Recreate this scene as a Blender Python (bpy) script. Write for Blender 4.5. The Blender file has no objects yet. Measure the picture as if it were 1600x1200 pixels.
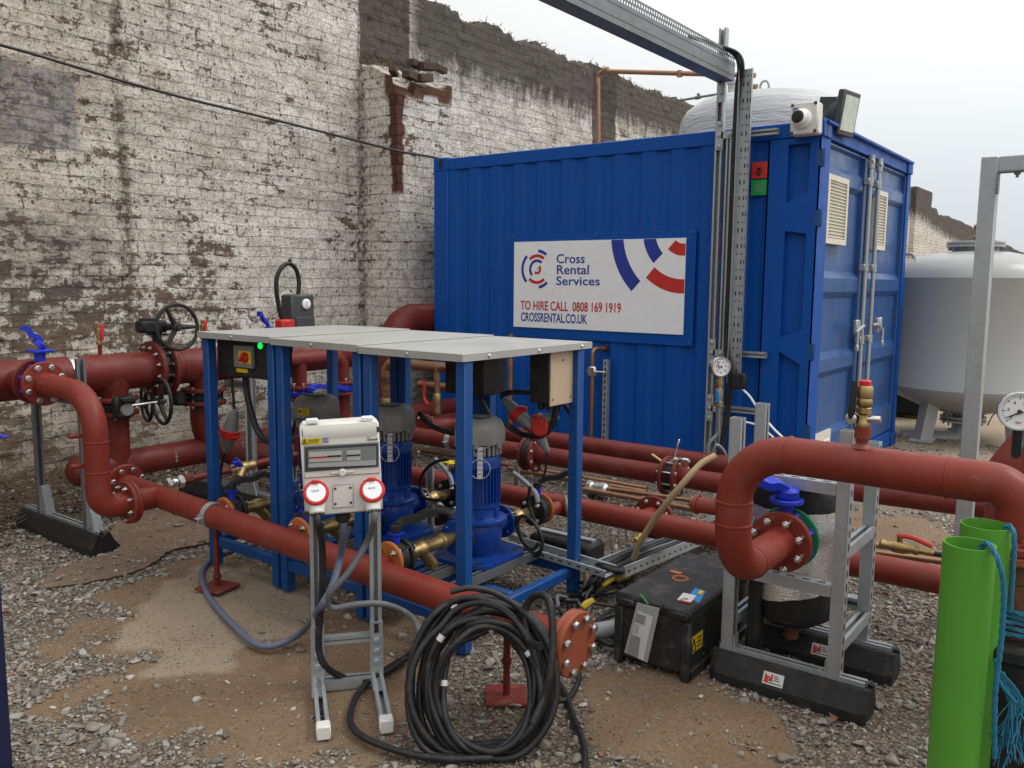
import bpy, bmesh, math, random
import numpy as np
from mathutils import Vector, Matrix
random.seed(7)
SC = bpy.context.scene
COL = SC.collection
rad = math.radians
V = Vector

# ------------------------------------------------------------------ camera
CF, CYAW, CPITCH, CROLL, CH = 1331.0, .6469, .1209, .0087, 1.493
Fw = V((-math.sin(CYAW)*math.cos(CPITCH), math.cos(CYAW)*math.cos(CPITCH), -math.sin(CPITCH)))
R0 = V((math.cos(CYAW), math.sin(CYAW), 0)); U0 = R0.cross(Fw)
Rt = R0*math.cos(CROLL)+U0*math.sin(CROLL); Up = U0*math.cos(CROLL)-R0*math.sin(CROLL)
cam = bpy.data.cameras.new("camera"); camo = bpy.data.objects.new("camera", cam); COL.objects.link(camo)
camo.matrix_world = Matrix(((Rt.x, Up.x, -Fw.x, 0), (Rt.y, Up.y, -Fw.y, 0), (Rt.z, Up.z, -Fw.z, CH), (0, 0, 0, 1)))
cam.sensor_width = 36; cam.lens = CF/1600*36; cam.clip_start = .05; cam.clip_end = 2000
SC.camera = camo
EYE = V((0, 0, CH))
def at(px, py, X=None, Y=None, Z=None):
    """survey helper: the point on a real plane X/Y/Z=const seen at a pixel of the 1600x1200 photograph"""
    d = Fw+Rt*((px-800)/CF)-Up*((py-600)/CF)
    if X is not None: t = X/d.x
    elif Y is not None: t = Y/d.y
    else: t = (Z-CH)/d.z
    return EYE+d*t

# ------------------------------------------------------------------ light
world = bpy.data.worlds.new("World"); SC.world = world; world.use_nodes = True
SUN_AZ, SUN_EL = 38.0, 52.0            # azimuth measured from +X towards +Y
wn = world.node_tree.nodes; wl = world.node_tree.links
for n in list(wn): wn.remove(n)
wo = wn.new('ShaderNodeOutputWorld'); sky = wn.new('ShaderNodeTexSky'); sky.sky_type = 'NISHITA'; sky.sun_disc = False
sky.sun_elevation = rad(SUN_EL); sky.sun_rotation = rad(90-SUN_AZ); sky.dust_density = 5; sky.air_density = 1.5
b1 = wn.new('ShaderNodeBackground'); b1.inputs[1].default_value = .09; wl.new(sky.outputs[0], b1.inputs[0])
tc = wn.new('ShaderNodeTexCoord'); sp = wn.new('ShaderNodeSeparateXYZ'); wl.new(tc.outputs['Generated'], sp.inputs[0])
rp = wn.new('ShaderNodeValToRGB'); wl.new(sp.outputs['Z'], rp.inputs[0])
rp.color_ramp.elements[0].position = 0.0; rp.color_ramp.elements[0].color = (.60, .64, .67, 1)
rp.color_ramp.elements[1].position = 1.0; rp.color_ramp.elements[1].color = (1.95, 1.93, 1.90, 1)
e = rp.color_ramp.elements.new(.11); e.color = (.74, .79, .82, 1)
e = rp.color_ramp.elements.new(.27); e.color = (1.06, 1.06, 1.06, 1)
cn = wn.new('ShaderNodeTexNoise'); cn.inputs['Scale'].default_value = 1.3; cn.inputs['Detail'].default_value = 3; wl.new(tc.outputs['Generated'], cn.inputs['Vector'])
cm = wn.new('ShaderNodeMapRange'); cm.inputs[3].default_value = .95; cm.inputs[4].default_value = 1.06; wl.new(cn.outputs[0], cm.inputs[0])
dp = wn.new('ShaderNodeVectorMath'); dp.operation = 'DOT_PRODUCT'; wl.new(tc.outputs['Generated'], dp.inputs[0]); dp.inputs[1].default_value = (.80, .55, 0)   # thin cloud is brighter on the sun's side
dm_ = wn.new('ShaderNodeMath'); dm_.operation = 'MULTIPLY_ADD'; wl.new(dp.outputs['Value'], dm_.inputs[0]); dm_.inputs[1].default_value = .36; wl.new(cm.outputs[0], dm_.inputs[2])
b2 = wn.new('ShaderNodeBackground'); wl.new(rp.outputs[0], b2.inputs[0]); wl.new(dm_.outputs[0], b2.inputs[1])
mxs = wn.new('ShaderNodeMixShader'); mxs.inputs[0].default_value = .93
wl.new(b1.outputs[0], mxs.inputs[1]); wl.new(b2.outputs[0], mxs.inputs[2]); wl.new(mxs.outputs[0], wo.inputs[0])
sun = bpy.data.lights.new("sun", 'SUN'); suno = bpy.data.objects.new("sun", sun); COL.objects.link(suno)
sun.energy = 1.1; sun.angle = rad(18); sun.color = (1, .97, .93)
sdir = V((math.cos(rad(SUN_AZ))*math.cos(rad(SUN_EL)), math.sin(rad(SUN_AZ))*math.cos(rad(SUN_EL)), math.sin(rad(SUN_EL))))
suno.rotation_euler = sdir.to_track_quat('Z', 'Y').to_euler(); suno.location = (3, -3, 9)
SC.view_settings.view_transform = 'Standard'; SC.view_settings.look = 'None'
SC.view_settings.gamma = 1; SC.view_settings.use_curve_mapping = False; SC.view_settings.exposure = -.07

# ------------------------------------------------------------------ node helpers / materials
class NT:
    def __init__(s, name):
        s.m = bpy.data.materials.new(name); s.m.use_nodes = True
        s.t = s.m.node_tree; s.n = s.t.nodes; s.l = s.t.links
        s.b = s.n['Principled BSDF']
        s.pos = s.n.new('ShaderNodeNewGeometry').outputs['Position']
    def put(s, sock, v):
        if hasattr(v, 'is_output'): s.l.new(v, sock)
        elif isinstance(v, (tuple, list)): sock.default_value = (*v, 1) if len(v) == 3 and sock.type == 'RGBA' else v
        else: sock.default_value = v
    def math(s, op, a, b=0.0, c=None, clamp=False):
        n = s.n.new('ShaderNodeMath'); n.operation = op; n.use_clamp = clamp
        s.put(n.inputs[0], a); s.put(n.inputs[1], b)
        if c is not None: s.put(n.inputs[2], c)
        return n.outputs[0]
    def noise(s, scale, detail=4, rough=.55, vec=None, dist=0, col=False):
        n = s.n.new('ShaderNodeTexNoise'); n.inputs['Scale'].default_value = scale; n.inputs['Detail'].default_value = detail
        n.inputs['Roughness'].default_value = rough; n.inputs['Distortion'].default_value = dist
        s.l.new(vec if vec is not None else s.pos, n.inputs['Vector']); return n.outputs[1 if col else 0]
    def vor(s, scale, vec=None, out='Distance', feat='F1'):
        n = s.n.new('ShaderNodeTexVoronoi'); n.feature = feat; n.inputs['Scale'].default_value = scale
        s.l.new(vec if vec is not None else s.pos, n.inputs['Vector']); return n.outputs[out]
    def ramp(s, f, stops, interp='LINEAR'):
        n = s.n.new('ShaderNodeValToRGB'); cr = n.color_ramp; cr.interpolation = interp
        while len(cr.elements) < len(stops): cr.elements.new(.5)
        for el, (p, c) in zip(cr.elements, stops):
            el.position = p; el.color = (c, c, c, 1) if not isinstance(c, (tuple, list)) else (*c, 1)
        s.put(n.inputs[0], f); return n.outputs[0]
    def mr(s, f, a, b, c=0.0, d=1.0, smooth=False):
        n = s.n.new('ShaderNodeMapRange'); n.clamp = True
        if smooth: n.interpolation_type = 'SMOOTHSTEP'
        for i, v in enumerate((f, a, b, c, d)): s.put(n.inputs[i], v)
        return n.outputs[0]
    def mix(s, f, a, b, mode='MIX'):
        n = s.n.new('ShaderNodeMix'); n.data_type = 'RGBA'; n.blend_type = mode; n.clamp_factor = True
        s.put(n.inputs[0], f); s.put(n.inputs[6], a); s.put(n.inputs[7], b); return n.outputs[2]
    def bump(s, h, strength=.3, dist=.01, prev=None):
        n = s.n.new('ShaderNodeBump'); n.inputs['Strength'].default_value = strength; n.inputs['Distance'].default_value = dist
        s.l.new(h, n.inputs['Height'])
        if prev is not None: s.l.new(prev, n.inputs['Normal'])
        return n.outputs[0]
    def sep(s, v=None):
        n = s.n.new('ShaderNodeSeparateXYZ'); s.l.new(v if v is not None else s.pos, n.inputs[0]); return n.outputs
    def comb(s, x, y, z):
        n = s.n.new('ShaderNodeCombineXYZ')
        for i, v in enumerate((x, y, z)): s.put(n.inputs[i], v)
        return n.outputs[0]
    def out(s, col=None, rough=None, normal=None, metal=None, **k):
        if col is not None: s.put(s.b.inputs['Base Color'], col)
        if rough is not None: s.put(s.b.inputs['Roughness'], rough)
        if metal is not None: s.put(s.b.inputs['Metallic'], metal)
        if normal is not None: s.l.new(normal, s.b.inputs['Normal'])
        for kk, v in k.items(): s.put(s.b.inputs[kk.replace('_', ' ')], v)
        return s.m

def paint(name, col, rough=.42, var=.18, dirt=(.12, .095, .07), dirt_amt=.25, scale=5, metal=0, bump=.05, scratch=None, spec=.35):
    t = NT(name)
    dark = tuple(c*(1-var) for c in col); lite = tuple(min(1, c*(1+var)) for c in col)
    c = t.mix(t.noise(scale, 5), dark, lite)
    if dirt_amt:
        d = t.mr(t.noise(scale*2.3, 8, .68), .5, .78, 0, dirt_amt)
        c = t.mix(d, c, dirt)
    if scratch:
        sm = t.mr(t.noise(scale*7, 7, .72), .655, .70, 0, .75); c = t.mix(sm, c, scratch)
    r = t.mr(t.noise(scale*3, 6), .3, .7, rough-.08, rough+.14)
    nb = t.bump(t.noise(scale*22, 4), bump, .004)
    t.b.inputs['Specular IOR Level'].default_value = spec
    return t.out(c, r, nb, metal)

M = {}
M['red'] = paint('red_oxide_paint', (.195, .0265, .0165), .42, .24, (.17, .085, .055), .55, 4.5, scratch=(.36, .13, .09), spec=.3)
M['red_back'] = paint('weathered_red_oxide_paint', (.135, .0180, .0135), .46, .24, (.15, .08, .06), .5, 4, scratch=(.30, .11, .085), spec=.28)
M['primer'] = paint('orange_red_primer', (.28, .068, .032), .5, .15, (.2, .1, .06), .25, 7)
M['orange'] = paint('orange_rusty_paint', (.42, .13, .03), .5, .2, (.16, .07, .03), .4, 9)
M['blue'] = paint('container_blue_paint', (.003, .070, .335), .45, .07, (.04, .085, .19), .2, 2.2, bump=.03, spec=.2, scratch=(.05, .12, .30))
M['blue_door'] = paint('door_blue_sheen_and_dust', (.030, .088, .25), .30, .12, (.10, .14, .2), .25, 2.0, bump=.03)  # container blue made paler and greyer: reflected light and dust put into the colour
M['rackblue'] = paint('rack_blue_paint', (.005, .062, .235), .42, .12, (.12, .10, .08), .28, 7)
M['pumpblue'] = paint('pump_blue_paint', (.006, .045, .25), .32, .15, (.05, .06, .10), .25, 8)
M['valveblue'] = paint('valve_blue_plastic', (.012, .035, .46), .36, .1, (.05, .05, .1), .15, 9)
M['white'] = paint('white_enamel', (.82, .84, .86), .35, .04, (.4, .37, .32), .12, 6)
M['offwhite'] = paint('grey_white_plastic', (.66, .65, .60), .38, .04, (.35, .3, .24), .15, 8)
M['cream'] = paint('cream_louvre_paint', (.66, .62, .53), .45, .06, (.3, .26, .2), .25, 6)
M['navy'] = paint('dark_navy_paint', (.008, .012, .045), .5, .2, (.03, .03, .04), .3, 6)
M['black'] = paint('black_rubber', (.016, .016, .017), .55, .3, (.13, .11, .09), .30, 10, bump=.12)
M['blackcase'] = paint('scuffed_black_plastic', (.020, .020, .021), .5, .3, (.16, .14, .12), .5, 6, bump=.1, scratch=(.10, .10, .095))
M['cable'] = paint('dusty_black_cable', (.015, .015, .016), .42, .3, (.13, .115, .10), .26, 14, bump=.06)
M['greycable'] = paint('grey_cable_sheath', (.11, .115, .125), .5, .12, (.2, .17, .13), .3, 12)
M['bluegrey'] = paint('blue_grey_hose', (.11, .13, .19), .45, .1, (.2, .18, .15), .3, 10)
M['darkgrey'] = paint('dark_grey_plastic', (.055, .06, .062), .45, .1, (.15, .13, .11), .2, 8)
M['grey'] = paint('grey_plastic', (.19, .195, .195), .45, .1, (.16, .13, .1), .25, 8)
M['headgrey'] = paint('warm_grey_motor_cover', (.23, .225, .21), .42, .06, (.2, .17, .13), .2, 8)
M['green'] = paint('green_plastic_duct', (.085, .285, .032), .36, .08, (.09, .16, .05), .18, 3, bump=.02)
M['gasket'] = paint('green_gasket', (.01, .18, .07), .6, .15, (.1, .1, .05), .1, 9)
M['tank'] = paint('grey_tank_paint', (.36, .37, .365), .32, .03, (.3, .29, .26), .14, 2.5, bump=.02)
M['redplastic'] = paint('red_plastic', (.52, .025, .022), .35, .06, (.3, .05, .04), .1, 9)
M['yellow'] = paint('yellow_plastic', (.68, .48, .01), .4, .08, (.3, .2, .05), .15, 9)
M['tan'] = paint('tan_plastic_panel', (.46, .35, .24), .5, .06, (.3, .22, .15), .2, 8)
M['hose'] = paint('tan_rubber_hose', (.42, .31, .17), .55, .1, (.25, .18, .1), .25, 9)
M['pipegrey'] = paint('grey_pvc', (.27, .29, .30), .45, .1, (.2, .17, .13), .3, 9)
M['rust'] = paint('rusty_steel', (.13, .055, .028), .8, .35, (.25, .10, .04), .5, 12, bump=.3)
M['concrete'] = paint('dusty_concrete', (.215, .150, .108), .95, .22, (.12, .08, .055), .75, 4, bump=.8, spec=.1)
M['wood'] = paint('weathered_timber', (.18, .12, .075), .8, .25, (.1, .07, .05), .3, 6)
M['redplate'] = paint('dusty_red_plate', (.17, .035, .03), .7, .3, (.21, .14, .10), .95, 11, spec=.15)
M['rope'] = paint('blue_rope_fibre', (.022, .16, .27), .6, .2, (.12, .2, .22), .3, 30, bump=.4)
M['yrope'] = paint('yellow_tape', (.45, .31, .02), .5, .12, (.2, .15, .05), .3, 20)
M['tape'] = paint('white_tape', (.55, .54, .55), .45, .06, (.3, .3, .3), .3, 20)
M['inkblue'] = paint('print_blue', (.022, .045, .30), .4, .02, dirt_amt=0)
M['inkred'] = paint('print_red', (.52, .032, .028), .4, .02, dirt_amt=0)
M['inkblack'] = paint('print_black', (.02, .02, .02), .4, .02, dirt_amt=0)
M['inkgreen'] = paint('print_green', (.01, .30, .07), .4, .04, dirt_amt=0)
M['inkgrey'] = paint('print_grey', (.25, .25, .25), .5, .04, dirt_amt=0)
M['paper'] = paint('paper', (.62, .62, .60), .6, .03, dirt_amt=.05)
M['lightblue'] = paint('light_blue_print', (.03, .22, .55), .4, .05, dirt_amt=0)
M['wire'] = paint('white_wire', (.42, .43, .44), .4, .05, dirt_amt=.1)
M['moss'] = paint('dry_moss', (.10, .075, .022), .95, .4, (.16, .07, .03), .5, 14, bump=.6)
M['twig'] = paint('dry_twigs', (.10, .075, .05), .9, .3, (.16, .12, .08), .4, 14)
def metal(name, col, rough, var=.12, scale=10, spangle=False, grime=.2, met=1.0):
    t = NT(name)
    f = t.vor(60, out='Color') if spangle else t.noise(scale, 5)
    if spangle: f = t.mix(.5, f, t.noise(scale, 5, col=True))
    c = t.mix(f, tuple(x*(1-var) for x in col), tuple(min(1, x*(1+var)) for x in col))
    c = t.mix(t.mr(t.noise(scale*.7, 8, .7), .52, .8, 0, grime), c, (.10, .085, .07))
    r = t.mr(t.noise(scale*2, 6), .3, .7, rough-.08, rough+.12)
    return t.out(c, r, t.bump(t.noise(scale*8, 4), .06, .003), met)
M['galv'] = metal('galvanised_steel', (.40, .425, .435), .46, .13, 9, True, .2, .6)
M['galv_dark'] = metal('dull_galvanised_steel', (.19, .20, .21), .5, .14, 7, True, .25, .6)
M['lid'] = metal('galvanised_sheet', (.41, .415, .40), .55, .06, 3, True, .3, .4)
M['steel'] = metal('zinc_bolt_steel', (.62, .62, .60), .33, .1, 30, False, .15)
M['brass'] = metal('brass', (.38, .275, .125), .45, .16, 14, False, .5)
M['copper'] = metal('copper', (.37, .205, .125), .42, .18, 8, False, .4, .85)
M['chrome'] = metal('chrome', (.7, .7, .7), .18, .05, 10, False, .05)
t = NT('embossed_aluminium_jacket')
M['alu'] = t.out(t.mix(t.vor(230, out='Color'), (.74, .735, .72), (.96, .955, .94)), t.mr(t.noise(9, 4), .3, .7, .2, .34), t.bump(t.vor(190), .5, .003), .88)
t = NT('white_shrink_wrap')
wv = t.noise(3.2, 6, .6, t.comb(t.math('MULTIPLY', t.sep()[0], .6), t.math('MULTIPLY', t.sep()[1], .6), t.math('MULTIPLY', t.sep()[2], 5)), .6)
M['wrap'] = t.out(t.mix(wv, (.36, .37, .38), (.60, .61, .62)), .28, t.bump(wv, .9, .05))
t = NT('green_lamp'); M['led'] = t.out((.0, .5, .05), .3, Emission_Color=(.0, 1, .08, 1), Emission_Strength=1.4)
t = NT('lamp_glass'); M['lampglass'] = t.out(t.mix(t.noise(22, 3), (.34, .36, .28), (.80, .82, .72)), .08, None, .35)  # pale mottled colour paints the sky's reflection into the floodlight glass
t = NT('clear_plastic'); M['clear'] = t.out((.75, .8, .8), .12, None, 0, Alpha=.28); t.b.inputs['IOR'].default_value = 1.45
t = NT('smoked_window'); M['smoke'] = t.out((.05, .06, .06), .1, None, 0, Alpha=.12)
t = NT('dial_face'); M['dial'] = t.out((.74, .75, .74), .25)

# ------------------------------------------------------------------ mesh builder
class MB:
    def __init__(s, Mx=None): s.v = []; s.f = []; s.mi = 0; s.fm = []; s.M = Mx
    def add(s, vs, fs):
        o = len(s.v)
        s.v += [(s.M @ V(p)) if s.M is not None else V(p) for p in vs]
        s.f += [tuple(i+o for i in f) for f in fs]; s.fm += [s.mi]*len(fs); return s
    def box(s, c, d, R=None, b=0.0):
        hx, hy, hz = d[0]/2, d[1]/2, d[2]/2; c = V(c)
        b = min(b, hx*.8, hy*.8, hz*.8)
        vs = []; fs = []
        if b <= 0:
            vs = [V((x, y, z)) for x in (-hx, hx) for y in (-hy, hy) for z in (-hz, hz)]
            fs = [(0, 1, 3, 2), (4, 6, 7, 5), (0, 4, 5, 1), (2, 3, 7, 6), (0, 2, 6, 4), (1, 5, 7, 3)]
        else:
            idx = {}
            for sx in (-1, 1):
                for sy in (-1, 1):
                    for sz in (-1, 1):
                        for a in range(3):
                            h = [hx-b, hy-b, hz-b]; h[a] += b
                            idx[sx, sy, sz, a] = len(vs); vs.append(V((sx*h[0], sy*h[1], sz*h[2])))
            for a in range(3):
                o1, o2 = [k for k in range(3) if k != a]
                for sg in (-1, 1):
                    q = []
                    for (p, r) in ((-1, -1), (1, -1), (1, 1), (-1, 1)):
                        k = [0, 0, 0]; k[a] = sg; k[o1] = p; k[o2] = r; q.append(idx[k[0], k[1], k[2], a])
                    fs.append(tuple(q))
            for a in range(3):        # edges running along axis a
                o1, o2 = [k for k in range(3) if k != a]
                for p in (-1, 1):
                    for r in (-1, 1):
                        k = [0, 0, 0]; k[o1] = p; k[o2] = r
                        k[a] = -1; i1 = idx[(*k, o1)]; i2 = idx[(*k, o2)]
                        k[a] = 1; i3 = idx[(*k, o2)]; i4 = idx[(*k, o1)]
                        fs.append((i1, i2, i3, i4))
            for sx in (-1, 1):
                for sy in (-1, 1):
                    for sz in (-1, 1): fs.append(tuple(idx[sx, sy, sz, a] for a in range(3)))
        if R is not None: vs = [R @ p for p in vs]
        return s.add([p+c for p in vs], fs)
    def bb(s, x0, x1, y0, y1, z0, z1, b=0.0):
        return s.box(((x0+x1)/2, (y0+y1)/2, (z0+z1)/2), (abs(x1-x0), abs(y1-y0), abs(z1-z0)), None, b)
    def tube(s, pts, r, n=14, closed=False, caps=True):
        pts = [V(p) for p in pts]; m = len(pts); vs = []; fs = []
        rr = r if isinstance(r, (list, tuple)) else [r]*m
        def tan(i):
            a = pts[(i-1) % m] if (closed or i > 0) else pts[i]; b = pts[(i+1) % m] if (closed or i < m-1) else pts[i]
            d = b-a; return d.normalized() if d.length > 1e-9 else V((0, 0, 1))
        t0 = tan(0); up = V((0, 0, 1)) if abs(t0.z) < .9 else V((1, 0, 0))
        x = t0.cross(up).normalized(); pt = t0
        for i in range(m):
            t1 = tan(i)
            ax = pt.cross(t1)
            if ax.length > 1e-7: x = Matrix.Rotation(pt.angle(t1), 3, ax.normalized()) @ x
            x = (x-t1*x.dot(t1)).normalized(); y = t1.cross(x); pt = t1
            for k in range(n):
                a = 2*math.pi*k/n; vs.append(pts[i]+(x*math.cos(a)+y*math.sin(a))*rr[i])
        for i in range(m if closed else m-1):
            j = (i+1) % m
            for k in range(n): fs.append((i*n+k, i*n+(k+1) % n, j*n+(k+1) % n, j*n+k))
        if caps and not closed:
            fs.append(tuple(range(n))[::-1]); fs.append(tuple((m-1)*n+k for k in range(n)))
        return s.add(vs, fs)
    def lathe(s, o, ax, prof, n=32, ref=None, a0=0.0):
        """prof: list of (radius, height along axis)"""
        o = V(o); ax = V(ax).normalized()
        ref = V(ref) if ref is not None else (V((0, 0, 1)) if abs(ax.z) < .9 else V((1, 0, 0)))
        x = (ref-ax*ref.dot(ax)).normalized(); y = ax.cross(x); vs = []; fs = []
        for (r, h) in prof:
            for k in range(n):
                a = a0+2*math.pi*k/n; vs.append(o+ax*h+(x*math.cos(a)+y*math.sin(a))*max(r, 1e-5))
        for i in range(len(prof)-1):
            for k in range(n): fs.append((i*n+k, i*n+(k+1) % n, (i+1)*n+(k+1) % n, (i+1)*n+k))
        if prof[0][0] > 1e-4 and prof[0] != prof[-1]: fs.append(tuple(range(n))[::-1])
        if prof[-1][0] > 1e-4 and prof[0] != prof[-1]: fs.append(tuple((len(prof)-1)*n+k for k in range(n)))
        return s.add(vs, fs)
    def prism(s, poly, o, u, w, n, d):
        """polygon (list of 2D) in the plane o,u,w pushed d along n"""
        o, u, w, n = V(o), V(u), V(w), V(n); k = len(poly)
        vs = [o+u*a+w*b for a, b in poly]+[o+u*a+w*b+n*d for a, b in poly]
        fs = [tuple(range(k)), tuple(range(2*k-1, k-1, -1))]+[(i, (i+1) % k, k+(i+1) % k, k+i) for i in range(k)]
        return s.add(vs, fs)
    def build(s, name, mat, parent=None, loc=None, smooth=True, angle=38):
        me = bpy.data.meshes.new(name)
        base = V(loc) if loc is not None else (ORIG.get(parent.name, V((0, 0, 0))) if parent is not None else V((0, 0, 0)))
        me.from_pydata([p-base for p in s.v], [], s.f); me.update()
        bm = bmesh.new(); bm.from_mesh(me); bmesh.ops.recalc_face_normals(bm, faces=bm.faces); bm.to_mesh(me); bm.free()
        for mm in (mat if isinstance(mat, (list, tuple)) else [mat]): me.materials.append(M[mm] if isinstance(mm, str) else mm)
        if any(s.fm): me.polygons.foreach_set('material_index', s.fm)
        if smooth: me.polygons.foreach_set('use_smooth', [True]*len(me.polygons)); me.set_sharp_from_angle(angle=rad(angle))
        o = bpy.data.objects.new(name, me); COL.objects.link(o)
        if parent is not None: o.parent = parent; ORIG[o.name] = base.copy()
        elif loc is not None: o.location = base; ORIG[o.name] = base.copy()
        return o
ORIG = {}
def tag(o, label=None, cat=None, group=None, kind=None):
    if label: o['label'] = label
    if cat: o['category'] = cat
    if group: o['group'] = group
    if kind: o['kind'] = kind
    return o
def thing(name, label, cat, loc=(0, 0, 0), group=None):
    o = bpy.data.objects.new(name, None); COL.objects.link(o); o.location = loc; o.empty_display_size = .05
    ORIG[o.name] = V(loc); return tag(o, label, cat, group)
def solo(mb, name, mat, label, cat, loc=None, group=None, **k):
    if loc is None:
        lo = [min(p[i] for p in mb.v) for i in range(3)]; hi = [max(p[i] for p in mb.v) for i in range(3)]
        loc = ((lo[0]+hi[0])/2, (lo[1]+hi[1])/2, lo[2])
    return tag(mb.build(name, mat, None, loc, **k), label, cat, group)
KIDS = {}
def kids(o): return [c for c in bpy.data.objects if c.parent == o]
def copy_tree(o, parent=None):
    c = o.copy(); COL.objects.link(c); c.parent = parent
    for ch in kids(o): copy_tree(ch, c)
    return c
def fillet(pts, R, k=8, closed=False):
    pts = [V(p) for p in pts]; out = [pts[0]]
    for i in range(1, len(pts)-1):
        a, b, c = pts[i-1], pts[i], pts[i+1]; d1 = (a-b); d2 = (c-b)
        th = d1.angle(d2); r = R[i-1] if isinstance(R, (list, tuple)) else R
        L = min(r/math.tan(th/2), d1.length*.499, d2.length*.499) if th < 3.13 else 0
        if L < 1e-4: out.append(b); continue
        p1 = b+d1.normalized()*L; p2 = b+d2.normalized()*L
        re = L*math.tan(th/2); cdir = (d1.normalized()+d2.normalized()).normalized(); cen = b+cdir*(re/math.sin(th/2))
        v1 = p1-cen; ax = v1.cross(p2-cen).normalized(); tot = v1.angle(p2-cen)
        for j in range(k+1): out.append(cen+Matrix.Rotation(tot*j/k, 3, ax) @ v1)
    out.append(pts[-1]); return out
def spline(pts, k=8, closed=False):
    pts = [V(p) for p in pts]; m = len(pts); out = []
    for i in range(m if closed else m-1):
        g = lambda j: pts[j % m] if closed else pts[max(0, min(m-1, j))]
        p0, p1, p2, p3 = g(i-1), g(i), g(i+1), g(i+2)
        for q in range(k):
            t = q/k; out.append(.5*((2*p1)+(p2-p0)*t+(2*p0-5*p1+4*p2-p3)*t*t+(3*p1-p0-3*p2+p3)*t**3))
    if not closed: out.append(pts[-1])
    return out
def channel(mb, p0, p1, w=.041, face=(0, -1, 0), slots=False, th=.004, lip=.009):
    """C-section strut from p0 to p1 whose open side looks along face"""
    p0, p1 = V(p0), V(p1); d = (p1-p0); L = d.length; d.normalize()
    f = V(face); f = (f-d*f.dot(d)).normalized(); s = d.cross(f); c = (p0+p1)/2
    R = Matrix((s, f, d)).transposed(); h = w/2
    mb.box(c-f*(h-th/2), (w, th, L), R)
    for sg in (-1, 1):
        mb.box(c+s*sg*(h-th/2)+f*(th/2-.0005), (th, w-th, L-.001), R)
        mb.box(c+s*sg*(h-lip/2-th)+f*(h-th/2-.001), (lip, th, L-.002), R)
    return R
def slot_marks(mb, p0, p1, nrm, pitch=.05, sl=.025, sw=.011, lift=.0012):
    p0, p1, nrm = V(p0), V(p1), V(nrm).normalized(); d = p1-p0; L = d.length; d.normalize(); s = d.cross(nrm)
    R = Matrix((s, nrm, d)).transposed(); k = int(L/pitch)
    for i in range(k): mb.box(p0+d*(pitch*(i+.5)), (sw, lift*2, sl), R)

BOLT = {}
def bolt_mesh(size, length, mat='steel', nut=True):
    key = (round(size, 4), round(length, 4), mat)
    if key not in BOLT:
        mb = MB(); h = size*.62
        mb.lathe((0, 0, length/2), (0, 0, 1), [(size*.98, 0), (size*.98, h*.8), (size*.82, h)], 6)
        mb.lathe((0, 0, length/2), (0, 0, 1), [(size*1.25, .0), (size*1.25, size*.16)], 14)
        mb.lathe((0, 0, -length/2), (0, 0, -1), [(size*.98, 0), (size*.98, h*.8), (size*.82, h)], 6)
        mb.lathe((0, 0, -length/2-h), (0, 0, -1), [(size*.5, 0), (size*.5, size*.7), (size*.4, size*.8)], 10)
        mb.lathe((0, 0, -length/2), (0, 0, 1), [(size*.52, 0), (size*.52, length)], 8)
        o = mb.build('bolt', mat); BOLT[key] = o.data; bpy.data.objects.remove(o)
    return BOLT[key]
def bolts(parent, c, ax, R, n, size, length, mat='steel', a0=None, name='bolt'):
    c = V(c); ax = V(ax).normalized(); ref = V((0, 0, 1)) if abs(ax.z) < .9 else V((1, 0, 0))
    x = (ref-ax*ref.dot(ax)).normalized(); y = ax.cross(x); me = bolt_mesh(size, length, mat)
    a0 = math.pi/n if a0 is None else a0
    for k in range(n):
        a = a0+2*math.pi*k/n
        o = bpy.data.objects.new(name, me); COL.objects.link(o); o.parent = parent
        o.location = c+(x*math.cos(a)+y*math.sin(a))*R-ORIG[parent.name]
        q = ax.to_track_quat('Z', 'Y'); o.rotation_mode = 'QUATERNION'
        from mathutils import Quaternion
        o.rotation_quaternion = q @ Quaternion((0, 0, 1), random.uniform(0, 1.0))
def flange(parent, c, ax, R, th, mat='red', nb=8, bs=.011, br=None, bl=None, name='flange', raised=True, a0=None):
    """disc starting at c, thickness th along ax; returns the flange part with its bolts as sub-parts"""
    mb = MB(); e = .004
    mb.lathe(c, ax, [(R-e, 0), (R, e), (R, th-e), (R-e, th)], 48)
    o = mb.build(name, mat, parent)
    if nb: bolts(o, V(c)+V(ax).normalized()*(th/2), ax, br or R*.79, nb, bs, bl or th+.002, a0=a0)
    return o
def weld(mb, c, ax, r): mb.lathe(V(c)-V(ax).normalized()*.006, ax, [(r-.002, 0), (r+.0022, .003), (r+.003, .006), (r+.0022, .009), (r-.002, .012)], 32)
FONT = None
def text(s, name, mat, parent, o, u, w, size, sx=1.0, align='LEFT', depth=.0006, spacing=1.0, bold=0.0, ay='BOTTOM_BASELINE'):
    cu = bpy.data.curves.new(name, 'FONT'); cu.body = s; cu.size = size; cu.align_x = align; cu.align_y = ay; cu.extrude = depth
    cu.space_character = spacing; cu.offset = bold; cu.resolution_u = 3; cu.space_line = .95
    tmp = bpy.data.objects.new(name+'_tmp', cu); COL.objects.link(tmp)
    dg = bpy.context.evaluated_depsgraph_get(); dg.update()
    me = bpy.data.meshes.new_from_object(tmp.evaluated_get(dg)); bpy.data.objects.remove(tmp); bpy.data.curves.remove(cu)
    u = V(u).normalized(); w = V(w).normalized(); n = u.cross(w)
    mb = MB(); mb.add([V(o)+u*(p.co.x*sx)+w*p.co.y+n*p.co.z for p in me.vertices], [tuple(f.vertices) for f in me.polygons])
    bpy.data.meshes.remove(me)
    return mb.build(name, mat, parent, smooth=False)
X_, Y_, Z_ = V((1, 0, 0)), V((0, 1, 0)), V((0, 0, 1))

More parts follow.
